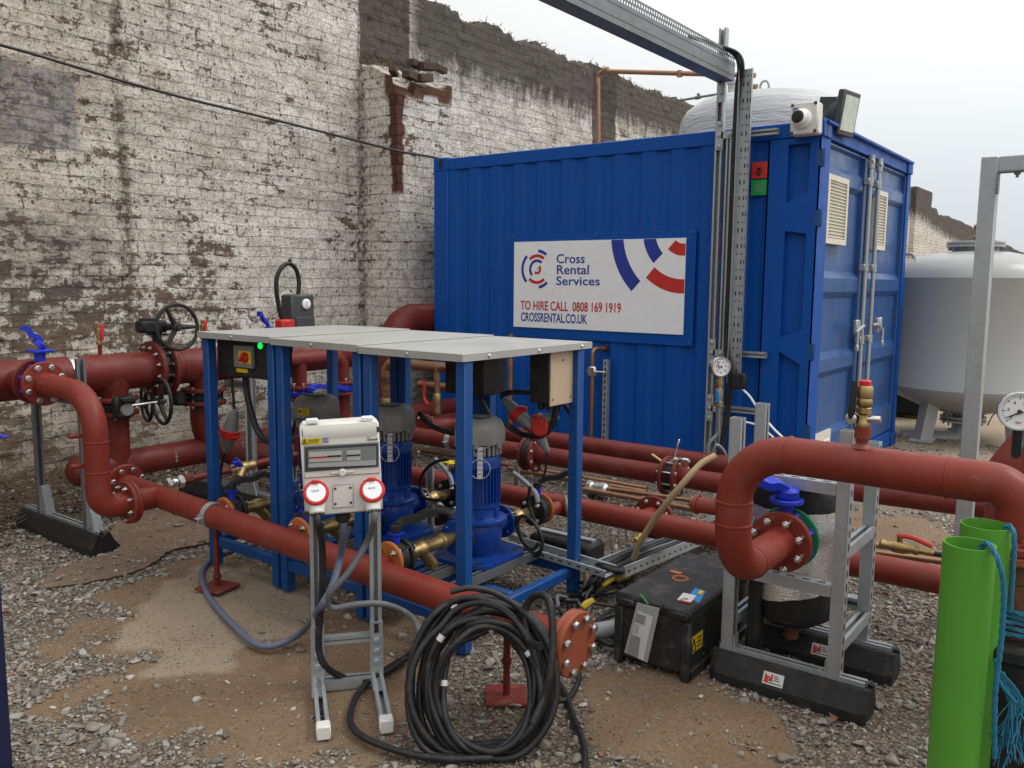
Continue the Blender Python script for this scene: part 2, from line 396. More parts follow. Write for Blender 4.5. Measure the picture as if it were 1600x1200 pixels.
# numpy value noise
def _hash(ix, iy, seed):
    h = (ix.astype(np.int64)*374761393+iy.astype(np.int64)*668265263+seed*1442695041) & 0x7fffffff
    h = ((h ^ (h >> 13))*1274126177) & 0x7fffffff
    return ((h ^ (h >> 16)) & 0xffff)/65535.0
def vnoise(x, y, seed=0):
    ix = np.floor(x); iy = np.floor(y); fx = x-ix; fy = y-iy; fx = fx*fx*(3-2*fx); fy = fy*fy*(3-2*fy)
    a = _hash(ix, iy, seed); b = _hash(ix+1, iy, seed); c = _hash(ix, iy+1, seed); d = _hash(ix+1, iy+1, seed)
    return (a*(1-fx)+b*fx)*(1-fy)+(c*(1-fx)+d*fx)*fy
def fbm(x, y, seed=0, o=4, g=.5):
    s = 0; a = 1; t = 0
    for i in range(o): s = s+a*vnoise(x, y, seed+i*17); t += a; a *= g; x = x*2.03+11.3; y = y*2.03+5.7
    return s/t
def inpoly(x, y, poly):
    r = np.zeros(x.shape, bool); n = len(poly)
    for i in range(n):
        x1, y1 = poly[i]; x2, y2 = poly[(i+1) % n]
        c = ((y1 > y) != (y2 > y)) & (x < (x2-x1)*(y-y1)/((y2-y1) or 1e-9)+x1); r ^= c
    return r
def gpoly(pix): return [tuple(at(px, py, Z=0)[:2]) for px, py in pix]
#@@PART2
# ------------------------------------------------------------------ ground
PALE = gpoly([(185, 968), (240, 915), (330, 885), (430, 890), (492, 930), (485, 990), (430, 1002), (350, 1015), (335, 1050), (262, 1066), (205, 1052), (238, 1030), (195, 1012)])
DIRT = [gpoly([(150, 945), (250, 888), (335, 868), (520, 905), (660, 955), (650, 1085), (600, 1120), (560, 1185), (400, 1215), (300, 1120), (215, 1150), (150, 1080), (215, 1055), (165, 1005)]),
        gpoly([(880, 1060), (1000, 1040), (1110, 1062), (1215, 1140), (1130, 1215), (960, 1185)]),
        gpoly([(60, 985), (140, 960), (150, 1010), (80, 1030)]), gpoly([(60, 1075), (170, 1040), (170, 1090), (90, 1110)]),
        gpoly([(1330, 800), (1480, 815), (1470, 870), (1340, 860)])]
def hgt(x, y):
    x = np.asarray(x, float); y = np.asarray(y, float)
    near = np.clip(1-np.hypot(x+2, y-3)/14, 0, 1)
    h = (fbm(x*1.7, y*1.7, 3, 3)-.5)*.035*near+(fbm(x*9, y*9, 9, 3)-.5)*.014*near
    h += np.clip((-5.35-x)/.85, 0, 1)**1.4*.13*np.clip((7-y)/3, 0, 1)
    h += np.clip((np.hypot(x+1, y-9)-7)/14, 0, 1)*.9*(y > 9)*np.clip((x+2)/4, 0, 1)*fbm(x*.5, y*.5, 5, 3)
    return h-.004
def axis(lo, hi, st, far):
    a = list(np.arange(lo, hi, st)); s = st; p = hi; out = []
    while p < far: out.append(p); s *= 1.22; p += s
    q = lo; s = st; pre = []
    while q > -far: s *= 1.22; q -= s; pre.append(q)
    return np.array(pre[::-1]+a+out)
gx = axis(-6.6, 1.2, .035, 420); gy = axis(.5, 7.5, .035, 420)
GX, GY = np.meshgrid(gx, gy); GZ = hgt(GX, GY)
me = bpy.data.meshes.new('ground'); nx, ny = len(gx), len(gy)
me.vertices.add(nx*ny); me.vertices.foreach_set('co', np.stack([GX, GY, GZ], -1).ravel())
ii = (np.arange(ny-1)[:, None]*nx+np.arange(nx-1)[None, :]).ravel()
quads = np.stack([ii, ii+1, ii+1+nx, ii+nx], -1); nq = len(quads)
me.loops.add(nq*4); me.loops.foreach_set('vertex_index', quads.ravel())
me.polygons.add(nq); me.polygons.foreach_set('loop_start', np.arange(nq)*4); me.polygons.foreach_set('use_smooth', [True]*nq)
me.update(calc_edges=True)
def soft(poly, x, y, w=.06):
    xx = x+(fbm(x*7, y*7, 21, 3)-.5)*w*5; yy = y+(fbm(x*7, y*7, 41, 3)-.5)*w*5
    return inpoly(xx, yy, poly).astype(float)
mp = soft(PALE, GX, GY); md = np.clip(sum(soft(q, GX, GY, .09) for q in DIRT), 0, 1)
def blur(a, k):
    for _ in range(k): a = (a+np.roll(a, 1, 0)+np.roll(a, -1, 0)+np.roll(a, 1, 1)+np.roll(a, -1, 1))/5
    return a
for nm, a in (('pale', blur(mp, 2)), ('dirt', blur(md, 3))):
    at_ = me.attributes.new(nm, 'FLOAT', 'POINT'); at_.data.foreach_set('value', a.ravel().astype(np.float32))
t = NT('gravel_and_dirt')
def attr(t, nm):
    n = t.n.new('ShaderNodeAttribute'); n.attribute_name = nm; return n.outputs['Fac']
gv = t.vor(75, out='Color'); gd = t.vor(75)
grav = t.mix(t.sep(gv)[0], (.13, .105, .078), (.31, .27, .22))
grav = t.mix(t.mr(gd, .25, .75), grav, (.085, .062, .044))
dirtc = t.mix(t.noise(2.2, 6), (.15, .095, .055), (.26, .18, .115))
dirtc = t.mix(t.mr(t.noise(45, 6, .7), .5, .72, 0, .75), dirtc, (.27, .22, .17))
palec = t.mix(t.noise(5, 7, .65), (.255, .195, .140), (.385, .315, .235))
sand = t.mix(t.noise(3, 8, .65), (.26, .20, .14), (.44, .36, .27))
c = t.mix(t.mr(t.math('ADD', attr(t, 'dirt'), t.math('MULTIPLY', t.math('SUBTRACT', t.noise(1.1, 6), .5), 1.1)), .2, .55), grav, dirtc)
c = t.mix(t.mr(t.math('ADD', attr(t, 'pale'), t.math('MULTIPLY', t.math('SUBTRACT', t.noise(9, 6), .5), .8)), .35, .75), c, palec)
S = t.sep(); c = t.mix(t.mr(t.math('ADD', S[1], t.math('MULTIPLY', t.noise(.9, 4), 2)), 6.2, 8.5), c, sand)
soil = t.mix(t.noise(24, 7, .7), (.028, .02, .014), (.12, .085, .055))
c = t.mix(t.mr(t.math('ADD', t.math('MULTIPLY', S[0], -1), t.math('MULTIPLY', t.noise(3, 5), .7)), 5.65, 6.0), c, soil)
gb = t.bump(t.math('SUBTRACT', 1, gd), .5, .012); gb = t.bump(t.noise(60, 8, .75), .7, .012, gb)
t3 = NT('dusty_slab'); q3 = t3.mix(t3.noise(2.6, 7, .65), (.155, .10, .068), (.27, .195, .14)); q3 = t3.mix(t3.mr(t3.noise(38, 6, .7), .48, .7, 0, .7), q3, (.31, .25, .19)); q3 = t3.mix(t3.mr(t3.noise(7, 8, .7), .55, .72, 0, .8), q3, (.10, .07, .05))
M['slabdust'] = t3.out(q3, .95, t3.bump(t3.noise(50, 8, .75), .7, .012)); t3.b.inputs['Specular IOR Level'].default_value = .15
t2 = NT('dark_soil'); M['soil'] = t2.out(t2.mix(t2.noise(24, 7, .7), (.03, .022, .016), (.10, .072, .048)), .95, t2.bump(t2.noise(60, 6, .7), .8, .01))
speck = t.mr(t.vor(150, out='Distance'), .16, .10, 0, .55); c = t.mix(t.math('MULTIPLY', speck, t.mr(t.noise(6, 5), .35, .65)), c, (.40, .355, .29))
M['ground'] = t.out(c, .92, gb); t.b.inputs['Specular IOR Level'].default_value = .2
me.materials.append(M['ground'])
go = bpy.data.objects.new('ground', me); COL.objects.link(go); tag(go, kind='structure')

# pinkish concrete slab under the left pipes
SL = gpoly([(62, 922), (120, 917), (190, 903), (236, 886), (262, 866), (300, 857), (345, 850), (440, 846), (470, 800), (340, 770), (240, 765), (175, 830), (185, 862), (100, 890)])
mb = MB(); pol = spline([(x, y, 0) for x, y in SL], 9, True)
ring = [V((p.x+random.uniform(-.009, .009), p.y+random.uniform(-.009, .009), 0)) for p in pol]
mb.prism([(p.x, p.y) for p in ring], (0, 0, -.03), X_, Y_, Z_, .046)
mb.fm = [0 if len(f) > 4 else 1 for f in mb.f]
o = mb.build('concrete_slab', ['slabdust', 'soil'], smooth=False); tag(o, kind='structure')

# ------------------------------------------------------------------ gravel: loose stones (one 'stuff' object)
rng = np.random.default_rng(5)
def ico(sub):
    bm = bmesh.new(); bmesh.ops.create_icosphere(bm, subdivisions=sub, radius=1); bm.verts.ensure_lookup_table()
    v = np.array([p.co[:] for p in bm.verts]); f = np.array([[q.index for q in p.verts] for p in bm.faces]); bm.free(); return v, f
def stone_field(name, pos, rads, sub, mat):
    v0, f0 = ico(sub); nv, nf, n = len(v0), len(f0), len(pos)
    var = []
    for k in range(14):
        q = v0.copy()
        for _ in range(11):
            d = rng.normal(size=3); d /= np.linalg.norm(d); h = rng.uniform(.28, .62)
            pr = q@d; q = q-np.outer(np.clip(pr-h, 0, None), d)
        q *= 1+rng.normal(size=(nv, 1))*.05; var.append(q)
    var = np.array(var); B = var[rng.integers(0, 14, n)]
    sc = np.stack([rng.uniform(.8, 1.45, n), rng.uniform(.6, 1.1, n), rng.uniform(.38, .8, n)], -1)*rads[:, None]
    B = B*sc[:, None, :]
    a = rng.uniform(0, 2*np.pi, n); tl = rng.normal(0, .35, n)
    ca, sa, ct, st = np.cos(a), np.sin(a), np.cos(tl), np.sin(tl)
    y = B[..., 1]*ct[:, None]-B[..., 2]*st[:, None]; z = B[..., 1]*st[:, None]+B[..., 2]*ct[:, None]; x = B[..., 0]
    W = np.stack([x*ca[:, None]-y*sa[:, None], x*sa[:, None]+y*ca[:, None], z], -1)+pos[:, None, :]
    me = bpy.data.meshes.new(name); me.vertices.add(n*nv); me.vertices.foreach_set('co', W.astype(np.float32).ravel())
    F = (f0[None]+(np.arange(n)*nv)[:, None, None]).reshape(-1, 3); nt = len(F)
    me.loops.add(nt*3); me.loops.foreach_set('vertex_index', F.ravel().astype(np.int32)); me.polygons.add(nt)
    me.polygons.foreach_set('loop_start', (np.arange(nt)*3).astype(np.int32)); me.update(calc_edges=True)
    me.materials.append(mat); o = bpy.data.objects.new(name, me); COL.objects.link(o); return o
t = NT('stone'); ri = t.n['Geometry'].outputs['Random Per Island']
sc_ = t.ramp(ri, [(0, (.15, .138, .122)), (.16, (.23, .212, .186)), (.36, (.30, .285, .258)), (.56, (.25, .225, .19)), (.72, (.36, .345, .315)), (.86, (.29, .24, .18)), (.925, (.46, .43, .38)), (.978, (.25, .11, .07))], 'CONSTANT')
sc_ = t.mix(t.mr(t.noise(40, 6, .7), .45, .7, 0, .55), sc_, (.17, .125, .085))
M['stone'] = t.out(sc_, .9, t.bump(t.noise(120, 5, .7), .5, .004)); t.b.inputs['Specular IOR Level'].default_value = .25
N = 330000
px_ = rng.uniform(-6.1, 1.0, N); py_ = rng.uniform(.7, 9.0, N)
d3 = np.stack([px_, py_, np.full(N, -CH)], -1); zz = d3@np.array(Fw); okk = zz > .8
u_ = np.where(okk, 800+CF*(d3@np.array(Rt))/np.maximum(zz, .1), 1e9); w_ = np.where(okk, 600-CF*(d3@np.array(Up))/np.maximum(zz, .1), 1e9)
keep = okk & (u_ > -250) & (u_ < 1850) & (w_ < 1420)
dm = np.clip(sum(soft(q, px_, py_, .09) for q in DIRT), 0, 1); pm = soft(PALE, px_, py_)
slabm = inpoly(px_, py_, SL).astype(float)
clump = fbm(px_*1.3, py_*1.3, 77, 4)
dens = np.clip((clump-.30)*3.0, .38, 1)*(1-.88*np.clip(dm, 0, 1))*(1-.9*pm)*(1-.88*slabm)*np.where(py_ > 6, .25, 1)*np.where(py_ > 4.2, .6, 1)
dens *= np.where(px_ < -5.3, .25, 1)
keep &= rng.uniform(0, 1, N) < dens
px_, py_ = px_[keep], py_[keep]; n = len(px_)
r_ = np.clip(rng.lognormal(math.log(.0090), .50, n), .0035, .034)*np.where(rng.uniform(0, 1, n) < .5*np.clip(dm+pm, 0, 1)[keep], .55, 1)
fa = np.clip(np.hypot(px_, py_)-3.2, 0, 9); big = (r_ > .0125)
pz = hgt(px_, py_)*(1-slabm[keep])+.016*slabm[keep]+r_*.22
pos = np.stack([px_, py_, pz], -1)
o = stone_field('gravel', pos[big], r_[big], 2, M['stone']); tag(o, 'grey crushed stone gravel spread loose over the brown dirt', 'gravel', kind='stuff')
o = stone_field('small_gravel', pos[~big], r_[~big], 1, M['stone']); tag(o, 'fine grey stone chips scattered between the larger gravel', 'gravel', kind='stuff')
gN = 90000; gxx = rng.uniform(-4.6, -.6, gN); gyy = rng.uniform(1.1, 3.6, gN)
gk = (np.clip(sum(soft(q, gxx, gyy, .09) for q in DIRT)+soft(PALE, gxx, gyy), 0, 1) > .5) & (fbm(gxx*5, gyy*5, 15, 3) > rng.uniform(.25, .75, gN))
gxx, gyy = gxx[gk], gyy[gk]; gr = np.clip(rng.lognormal(math.log(.0022), .45, len(gxx)), .001, .006)
t = NT('grit'); ri = t.n['Geometry'].outputs['Random Per Island']
M['grit'] = t.out(t.ramp(ri, [(0, (.09, .06, .04)), (.3, (.16, .11, .07)), (.6, (.24, .18, .125)), (.85, (.33, .28, .22)), (.96, (.42, .38, .32))], 'CONSTANT'), .95)
o = stone_field('dirt_grit', np.stack([gxx, gyy, hgt(gxx, gyy)+gr*.3], -1), gr, 1, M['grit']); tag(o, 'fine grit and crumbs lying on the bare dirt patches', 'grit', kind='stuff')
# soil crumbs and leaf litter against the wall
n = 2600; lx = rng.uniform(-6.15, -5.0, n)**1; ly = rng.uniform(1.2, 4.6, n); lr = np.clip(rng.lognormal(math.log(.013), .5, n), .005, .04)
t = NT('litter'); ri = t.n['Geometry'].outputs['Random Per Island']
M['litter'] = t.out(t.ramp(ri, [(0, (.02, .015, .01)), (.4, (.06, .04, .025)), (.7, (.13, .09, .05)), (.93, (.26, .23, .18))], 'CONSTANT'), .95)
o = stone_field('leaf_litter', np.stack([lx, ly, hgt(lx, ly)+.006], -1), lr, 1, M['litter']); tag(o, 'dark soil crumbs and dead leaves piled along the wall foot', 'litter', kind='stuff')

# ------------------------------------------------------------------ brick wall
WX = -6.2
t = NT('old_painted_brick'); S = t.sep(); y_, z_ = S[1], S[2]
u0 = t.math('SUBTRACT', y_, S[0])
dn = t.noise(3.1, 3, col=True); ds = t.sep(dn)
uu = t.math('ADD', u0, t.math('MULTIPLY', t.math('SUBTRACT', ds[0], .5), .055)); vv = t.math('ADD', z_, t.math('MULTIPLY', t.math('SUBTRACT', ds[1], .5), .055))
bvec = t.comb(uu, vv, 0.0)
br = t.n.new('ShaderNodeTexBrick'); t.l.new(bvec, br.inputs['Vector']); br.inputs['Scale'].default_value = 1
br.inputs['Brick Width'].default_value = .225; br.inputs['Row Height'].default_value = .088; br.inputs['Mortar Size'].default_value = .0075; br.inputs['Mortar Smooth'].default_value = .5
br.inputs['Color1'].default_value = (0, 0, 0, 1); br.inputs['Color2'].default_value = (1, 1, 1, 1); br.inputs['Mortar'].default_value = (.5, .5, .5, 1); br.inputs['Bias'].default_value = 0
brnd = t.sep(br.outputs['Color'])[0]; mort = br.outputs['Fac']
n1 = t.noise(1.1, 5); pvec = t.comb(t.math('MULTIPLY', u0, .62), t.math('MULTIPLY', z_, 1.35), 0.0); n2 = t.noise(7.0, 10, .72, pvec); n3 = t.noise(22, 8, .7); n4 = t.noise(60, 5, .65)
nst = t.noise(1.0, 6, .62, t.comb(t.math('MULTIPLY', u0, 9), t.math('MULTIPLY', z_, 1.3), 0.0))
cream, whitep = (.56, .485, .37), (.84, .815, .75)
right = t.mr(t.math('ADD', y_, t.math('MULTIPLY', n1, 3)), 3.2, 6.2)
pc = t.mix(t.math('ADD', t.math('MULTIPLY', right, .8), t.math('MULTIPLY', n2, .45)), cream, whitep)
pc = t.mix(t.mr(t.noise(2.6, 7, .66),   .50, .70, 0, .6), pc, (.40, .335, .245)); pc = t.mix(t.mr(brnd, 0, 1, 0, .16), pc, (.40, .36, .30))
pc = t.mix(t.mr(n3, .48, .68, 0, .6), pc, (.36, .30, .22)); pc = t.mix(t.mr(n4, .48, .64, 0, .62), pc, (.24, .195, .145)); pc = t.mix(t.mr(t.noise(33, 6, .75, pvec), .53, .66, 0, .55), pc, (.17, .135, .10))
pc = t.mix(t.mr(nst, .52, .75, 0, .35), pc, (.20, .165, .125))
# peeled paint showing dark brick
leftlow = t.math('MULTIPLY', t.mr(y_, 5.8, 3.4), t.mr(t.math('ADD', z_, t.math('MULTIPLY', n1, 1.2)), 2.6, 1.2))
pv = t.math('ADD', n2, t.math('MULTIPLY', n3, .42)); pv = t.math('ADD', pv, t.math('MULTIPLY', brnd, .07)); pv = t.math('ADD', pv, t.math('MULTIPLY', mort, .05))
pv = t.math('ADD', pv, t.math('MULTIPLY', n1, .34)); pv = t.math('ADD', pv, t.math('MULTIPLY', leftlow, .085))
pv = t.math('SUBTRACT', pv, t.math('MULTIPLY', right, .03)); pv = t.math('SUBTRACT', pv, t.math('MULTIPLY', t.mr(y_, 5.9, 6.9), .075)); pv = t.math('ADD', pv, t.math('MULTIPLY', t.math('SUBTRACT', t.noise(.55, 3), .5), .35))
peel = t.mr(pv, .985, 1.03)
bc = t.mix(t.noise(13, 6), (.10, .07, .048), (.27, .21, .16)); bc = t.mix(t.mr(brnd, .55, 1, 0, .5), bc, (.17, .085, .06))
c = t.mix(peel, pc, bc)
pits = t.mr(t.math('ADD', n4, t.math('MULTIPLY', n3, .5)), .86, .92, 0, .9); c = t.mix(pits, c, (.055, .042, .03))
spots = t.mr(t.math('ADD', t.vor(9, feat='F1'), t.math('MULTIPLY', n3, .28)), .27, .22, 0, .92); c = t.mix(spots, c, (.085, .058, .045))
c = t.mix(t.math('MULTIPLY', mort, t.mr(n2, .44, .70, .04, .5)), c, (.115, .095, .075))
def edge(v, a, b, w, nz=.0):
    """1 inside a<v<b with soft noisy edges"""
    q = t.math('ADD', v, t.math('MULTIPLY', t.math('SUBTRACT', n2, .5), nz)) if nz else v
    return t.math('MULTIPLY', t.mr(q, a-w, a+w), t.mr(q, b+w, b-w))
def patch(y0, y1, z0, z1, w=.02, nz=.0): return t.math('MULTIPLY', edge(y_, y0, y1, w, nz), edge(z_, z0, z1, w, nz))
# grimy coping band, bare scars of removed buttresses, grey square, rust line, damp base
band = t.math('MULTIPLY', t.mr(t.math('ADD', t.math('ADD', z_, t.math('MULTIPLY', nst, .75)), t.math('MULTIPLY', n2, .45)), t.math('SUBTRACT', 4.10, t.mr(y_, 26, 40, 0, .9)), t.math('SUBTRACT', 4.42, t.mr(y_, 26, 40, 0, .9))), t.mr(y_, 6.35, 6.6))
grime = t.mix(n3, (.030, .027, .023), (.13, .115, .098)); grime = t.mix(t.mr(nst, .62, .8, 0, .55), grime, (.36, .34, .30))
c = t.mix(t.math('MULTIPLY', band, .93), c, grime)
bare = t.mix(t.noise(18, 7, .7), (.045, .038, .034), (.125, .105, .092))
c = t.mix(t.math('MULTIPLY', patch(5.77, 6.46, 3.5, 5.2, .008, .02), .95), c, bare)
c = t.mix(t.math('MULTIPLY', patch(9.93, 10.53, .5, 5.2, .008, .03), .92), c, bare)
c = t.mix(t.math('MULTIPLY', patch(1.2, 3.09, 2.36, 2.90, .015, .05), t.mr(t.math('ADD', t.math('MULTIPLY', n2, .6), t.math('MULTIPLY', n3, .5)), .42, .66, .30, .97)), c, t.mix(n4, (.075, .075, .085), (.28, .275, .28)))
c = t.mix(t.math('MULTIPLY', patch(2.0, 3.35, 1.25, 2.0, .12, 1.1), t.mr(n2, .4, .6, .0, .85)), c, t.mix(n3, (.06, .055, .055), (.17, .155, .14)))
c = t.mix(t.math('MULTIPLY', t.math('MULTIPLY', edge(y_, 3.36, 3.44, .025, .12), t.mr(z_, .8, 1.2)), t.mr(t.math('ADD', nst, t.math('MULTIPLY', t.math('SUBTRACT', n3, .5), .8)), .36, .62, .15, .92)), c, (.10, .08, .055))
c = t.mix(t.mr(t.math('ADD', z_, t.math('MULTIPLY', n2, .7)), 1.25, .45, 0, .72), c, t.mix(n3, (.075, .055, .036), (.235, .18, .12)))
# the broken buttress corner with bare red brick (horizontal distance from its corner is used)
dc = t.math('ADD', t.math('ABSOLUTE', t.math('SUBTRACT', S[0], -5.70)), t.math('ABSOLUTE', t.math('SUBTRACT', y_, 5.763)))
inb = t.mr(S[0], -6.14, -6.12)
wz = t.mr(z_, 2.25, 3.25, .075, .115); jag = t.math('MULTIPLY', t.math('SUBTRACT', brnd, .5), .03)
cor = t.math('MULTIPLY', t.math('MULTIPLY', t.mr(t.math('SUBTRACT', t.math('ADD', dc, jag), wz), .012, -.012), t.mr(t.math('ADD', z_, t.math('MULTIPLY', n2, .2)), 2.38, 2.42)), inb)
topb = t.math('MULTIPLY', t.math('MULTIPLY', t.mr(t.math('ADD', z_, t.math('ADD', t.math('MULTIPLY', n2, .12), t.math('MULTIPLY', jag, 3))), 3.22, 3.26), inb), t.mr(t.math('SUBTRACT', S[0], t.math('MULTIPLY', y_, .2)), -7.03, -6.99))
redb = t.mix(n3, (.065, .028, .022), (.155, .066, .048)); redb = t.mix(t.math('MULTIPLY', mort, .8), redb, (.05, .04, .034))
c = t.mix(cor, c, redb); c = t.mix(topb, c, t.mix(n3, (.07, .035, .025), (.19, .10, .06)))
hgt_ = t.math('ADD', t.math('MULTIPLY', t.math('SUBTRACT', 1, mort), .6), t.math('ADD', t.math('MULTIPLY', n3, .6), t.math('MULTIPLY', brnd, .25)))
c = t.mix(t.math('MULTIPLY', t.math('MULTIPLY', edge(y_, 5.735, 5.775, .012, .05), t.mr(S[0], -6.08, -6.14)), t.mr(n3, .38, .6, .1, .8)), c, (.07, .055, .042))  # corner shading painted as a dark line down the buttress's inner corner
hgt_ = t.math('SUBTRACT', hgt_, t.math('MULTIPLY', peel, .45)); hgt_ = t.math('SUBTRACT', hgt_, t.math('MULTIPLY', spots, .3))
nb = t.bump(hgt_, 1.0, .022); nb = t.bump(n4, .8, .010, nb); nb = t.bump(t.noise(28, 7, .75, pvec), .6, .018, nb)
M['brickwall'] = t.out(c, .93, nb); t.b.inputs['Specular IOR Level'].default_value = .15
M['oldbrick'] = paint('sooty_old_brick', (.085, .05, .038), .9, .4, (.05, .05, .03), .6, 9, bump=.5)
def wall_top(y):
    st = np.floor(vnoise(y*2.3, y*0+3.1, 4)*2.6)*.035+np.floor(vnoise(y*.7, y*0+9, 8)*1.9)*.05
    base = np.where(y > 30.3, 4.08, 4.40); base = np.where(y > 31.9, np.interp(y, [31.9, 36, 45, 60], [3.86, 3.95, 3.55, 3.2]), base)
    return base-st*np.where(y > 20, .8, 1)+(fbm(y*12, y*0, 31, 2)-.5)*.05
wy = np.concatenate([np.arange(-4, 14, .03), np.arange(14, 31.9, .12), np.arange(31.9, 62, .25)]); wz_ = np.linspace(0, 1, 150)
WYg, Wf = np.meshgrid(wy, wz_); top = wall_top(wy)[None, :]; Wz = -.2+Wf*(top+.2)
Wx = WX+(fbm(WYg*2.2, Wz*2.2, 51, 4)-.5)*.07+(fbm(WYg*13, Wz*13, 61, 3)-.5)*.026
row = np.floor(Wz/.088); bi = np.floor((WYg-WX+np.where(row % 2 == 0, .1125, 0))/.225); Wx = Wx+(_hash(bi, row, 5)-.5)*.012
Wx[-1] -= .02
P0 = np.stack([Wx, WYg, Wz], -1); rowT = np.stack([np.full_like(wy, WX-.5), wy, wall_top(wy)+.01], -1)[None]; rowB = rowT.copy(); rowB[..., 2] = -.2
P0 = np.concatenate([P0, rowT, rowB], 0); nr, nc = P0.shape[:2]
me = bpy.data.meshes.new('brick_wall'); me.vertices.add(nr*nc); me.vertices.foreach_set('co', P0.astype(np.float32).ravel())
ii = (np.arange(nr-1)[:, None]*nc+np.arange(nc-1)[None]).ravel(); q = np.stack([ii, ii+1, ii+1+nc, ii+nc], -1)
me.loops.add(len(q)*4); me.loops.foreach_set('vertex_index', q.ravel().astype(np.int32)); me.polygons.add(len(q)); me.polygons.foreach_set('loop_start', (np.arange(len(q))*4).astype(np.int32))
me.update(calc_edges=True); me.materials.append(M['brickwall'])
wall = bpy.data.objects.new('brick_wall', me); COL.objects.link(wall); ORIG[wall.name] = V((0, 0, 0))
tag(wall, 'tall old brick wall with flaking whitewash and grimy top', 'wall')
def buttress(y0, y1, xf, topf, name='buttress'):
    per = []
    st = .035
    for x in np.arange(WX-.05, xf, st): per.append((x, y0))
    for y in np.arange(y0, y1, st): per.append((xf, y))
    for x in np.arange(xf, WX-.05, -st): per.append((x, y1))
    per = np.array(per); zf = np.linspace(0, 1, 110)
    vs = []; k = len(per)
    for f in zf:
        for (x, y) in per:
            zt = topf(x, y); z = -.1+f*(zt+.1)
            dx = (fbm(np.array([y*6+x*6]), np.array([z*6]), 91, 3)[0]-.5)*.03
            vs.append((x+dx, y+dx*.6, z))
    fs = [(i*k+j, i*k+j+1, (i+1)*k+j+1, (i+1)*k+j) for i in range(len(zf)-1) for j in range(k-1)]
    tp = len(vs); vs.append((WX, (y0+y1)/2, topf(WX, (y0+y1)/2)+.03))
    fs += [((len(zf)-1)*k+j, (len(zf)-1)*k+j+1, tp) for j in range(k-1)]
    mb = MB(); mb.add(vs, fs); return mb.build(name, 'brickwall', wall, smooth=False)
def t1(x, y):
    s = _hash(np.array([math.floor((y-x)/.225)]), np.array([3]), 9)[0]
    return 3.57-.55*max(0, (x+6.05))-.10*s-(.10 if x > -5.75 and y < 6.0 else 0)
buttress(5.763, 6.52, -5.70, t1)
for y0, y1, xf, h in ((28.1, 30.25, -6.06, 4.40),):
    buttress(y0, y1, xf, lambda x, y: h)
mb = MB()
for (px, py, X, s, rz) in ((648, 100, -5.80, .9, .2), (668, 104, -5.72, 1, -.1), (662, 122, -5.70, 1.05, .1), (640, 118, -5.68, .9, .3), (688, 108, -5.8, .8, 0), (615, 112, -5.74, .7, .5)):
    p = at(px, py, X=X); mb = MB(); mb.box(p, (.09*s, .18*s, .07*s), Matrix.Rotation(rz, 3, 'Z') @ Matrix.Rotation(.12*(s-.9)*10, 3, 'X'), .004); mb.build('loose_brick', 'oldbrick', wall)
mb = MB(); 
for k in range(240):
    q = random.random(); p = at(572+90*q+random.uniform(-6, 6), 92+24*q+random.uniform(-8, 8), X=-5.78-.3*random.random()*(1-q)); a = random.uniform(0, 6.28); l = random.uniform(.03, .13)
    d = V((math.cos(a)*.55, math.sin(a)*.55, random.uniform(.3, 1))).normalized(); s_ = d.cross(V((.3, .8, .2))).normalized()*.005
    mb.add([p-s_, p+s_, p+d*l+V((0, 0, -l*.25))], [(0, 1, 2)])
tag(mb.build('grass_tuft', 'moss', None, smooth=False), 'dry grass and moss growing on the broken buttress top', 'grass', kind='stuff')
mb = MB()
for k in range(900):
    y = random.uniform(6.6, 12.5); x = WX-random.uniform(-.03, .3); p = V((x, y, float(wall_top(np.array([y]))[0])-.01)); a = random.uniform(0, 6.28); l = random.uniform(.015, .06)*(2.2 if random.random() < .03 else 1)
    d = V((math.cos(a)*.7, math.sin(a)*.7, random.uniform(.3, 1))).normalized(); s_ = d.cross(V((.3, .8, .2))).normalized()*.009
    mb.add([p-s_, p+s_, p+d*l], [(0, 1, 2)])
tag(mb.build('moss', 'moss', None, smooth=False), 'thin moss and weeds along the wall top', 'moss', kind='stuff')
# cable slung along the wall
pts = [at(px, py, X=X) for px, py, X in ((-500, -60, -6.08), (0, 70, -6.1), (100, 99, -6.1), (200, 129, -6.1), (300, 156, -6.1), (400, 180, -6.08), (500, 205, -6.0), (562, 221, -5.85), (622, 236, -5.66), (678, 246, -5.62), (720, 256, -5.6))]
mb = MB(); mb.tube(spline(pts, 8), .011, 8)
solo(mb, 'cable', 'cable', 'thin black cable slung across the whitewashed brick wall', 'cable')
mb = MB(); rt = random.Random(8)
for k in range(420):
    q = V((rt.uniform(-6.1, -5.15), rt.uniform(1.0, 2.9), 0)); q.z = float(hgt(np.array([q.x]), np.array([q.y]))[0])+rt.uniform(0, .06); a = rt.uniform(0, 6.28); l = rt.uniform(.06, .28)
    d = V((math.cos(a), math.sin(a), rt.uniform(-.05, .35)))*l; mb.tube(spline([q, q+d*.5+V((rt.uniform(-.03, .03), rt.uniform(-.03, .03), rt.uniform(0, .03))), q+d], 3), rt.uniform(.0015, .0035), 4)
tag(mb.build('dead_twigs', 'twig', None), 'tangle of dead twigs and stalks at the wall foot', 'twigs', kind='stuff')
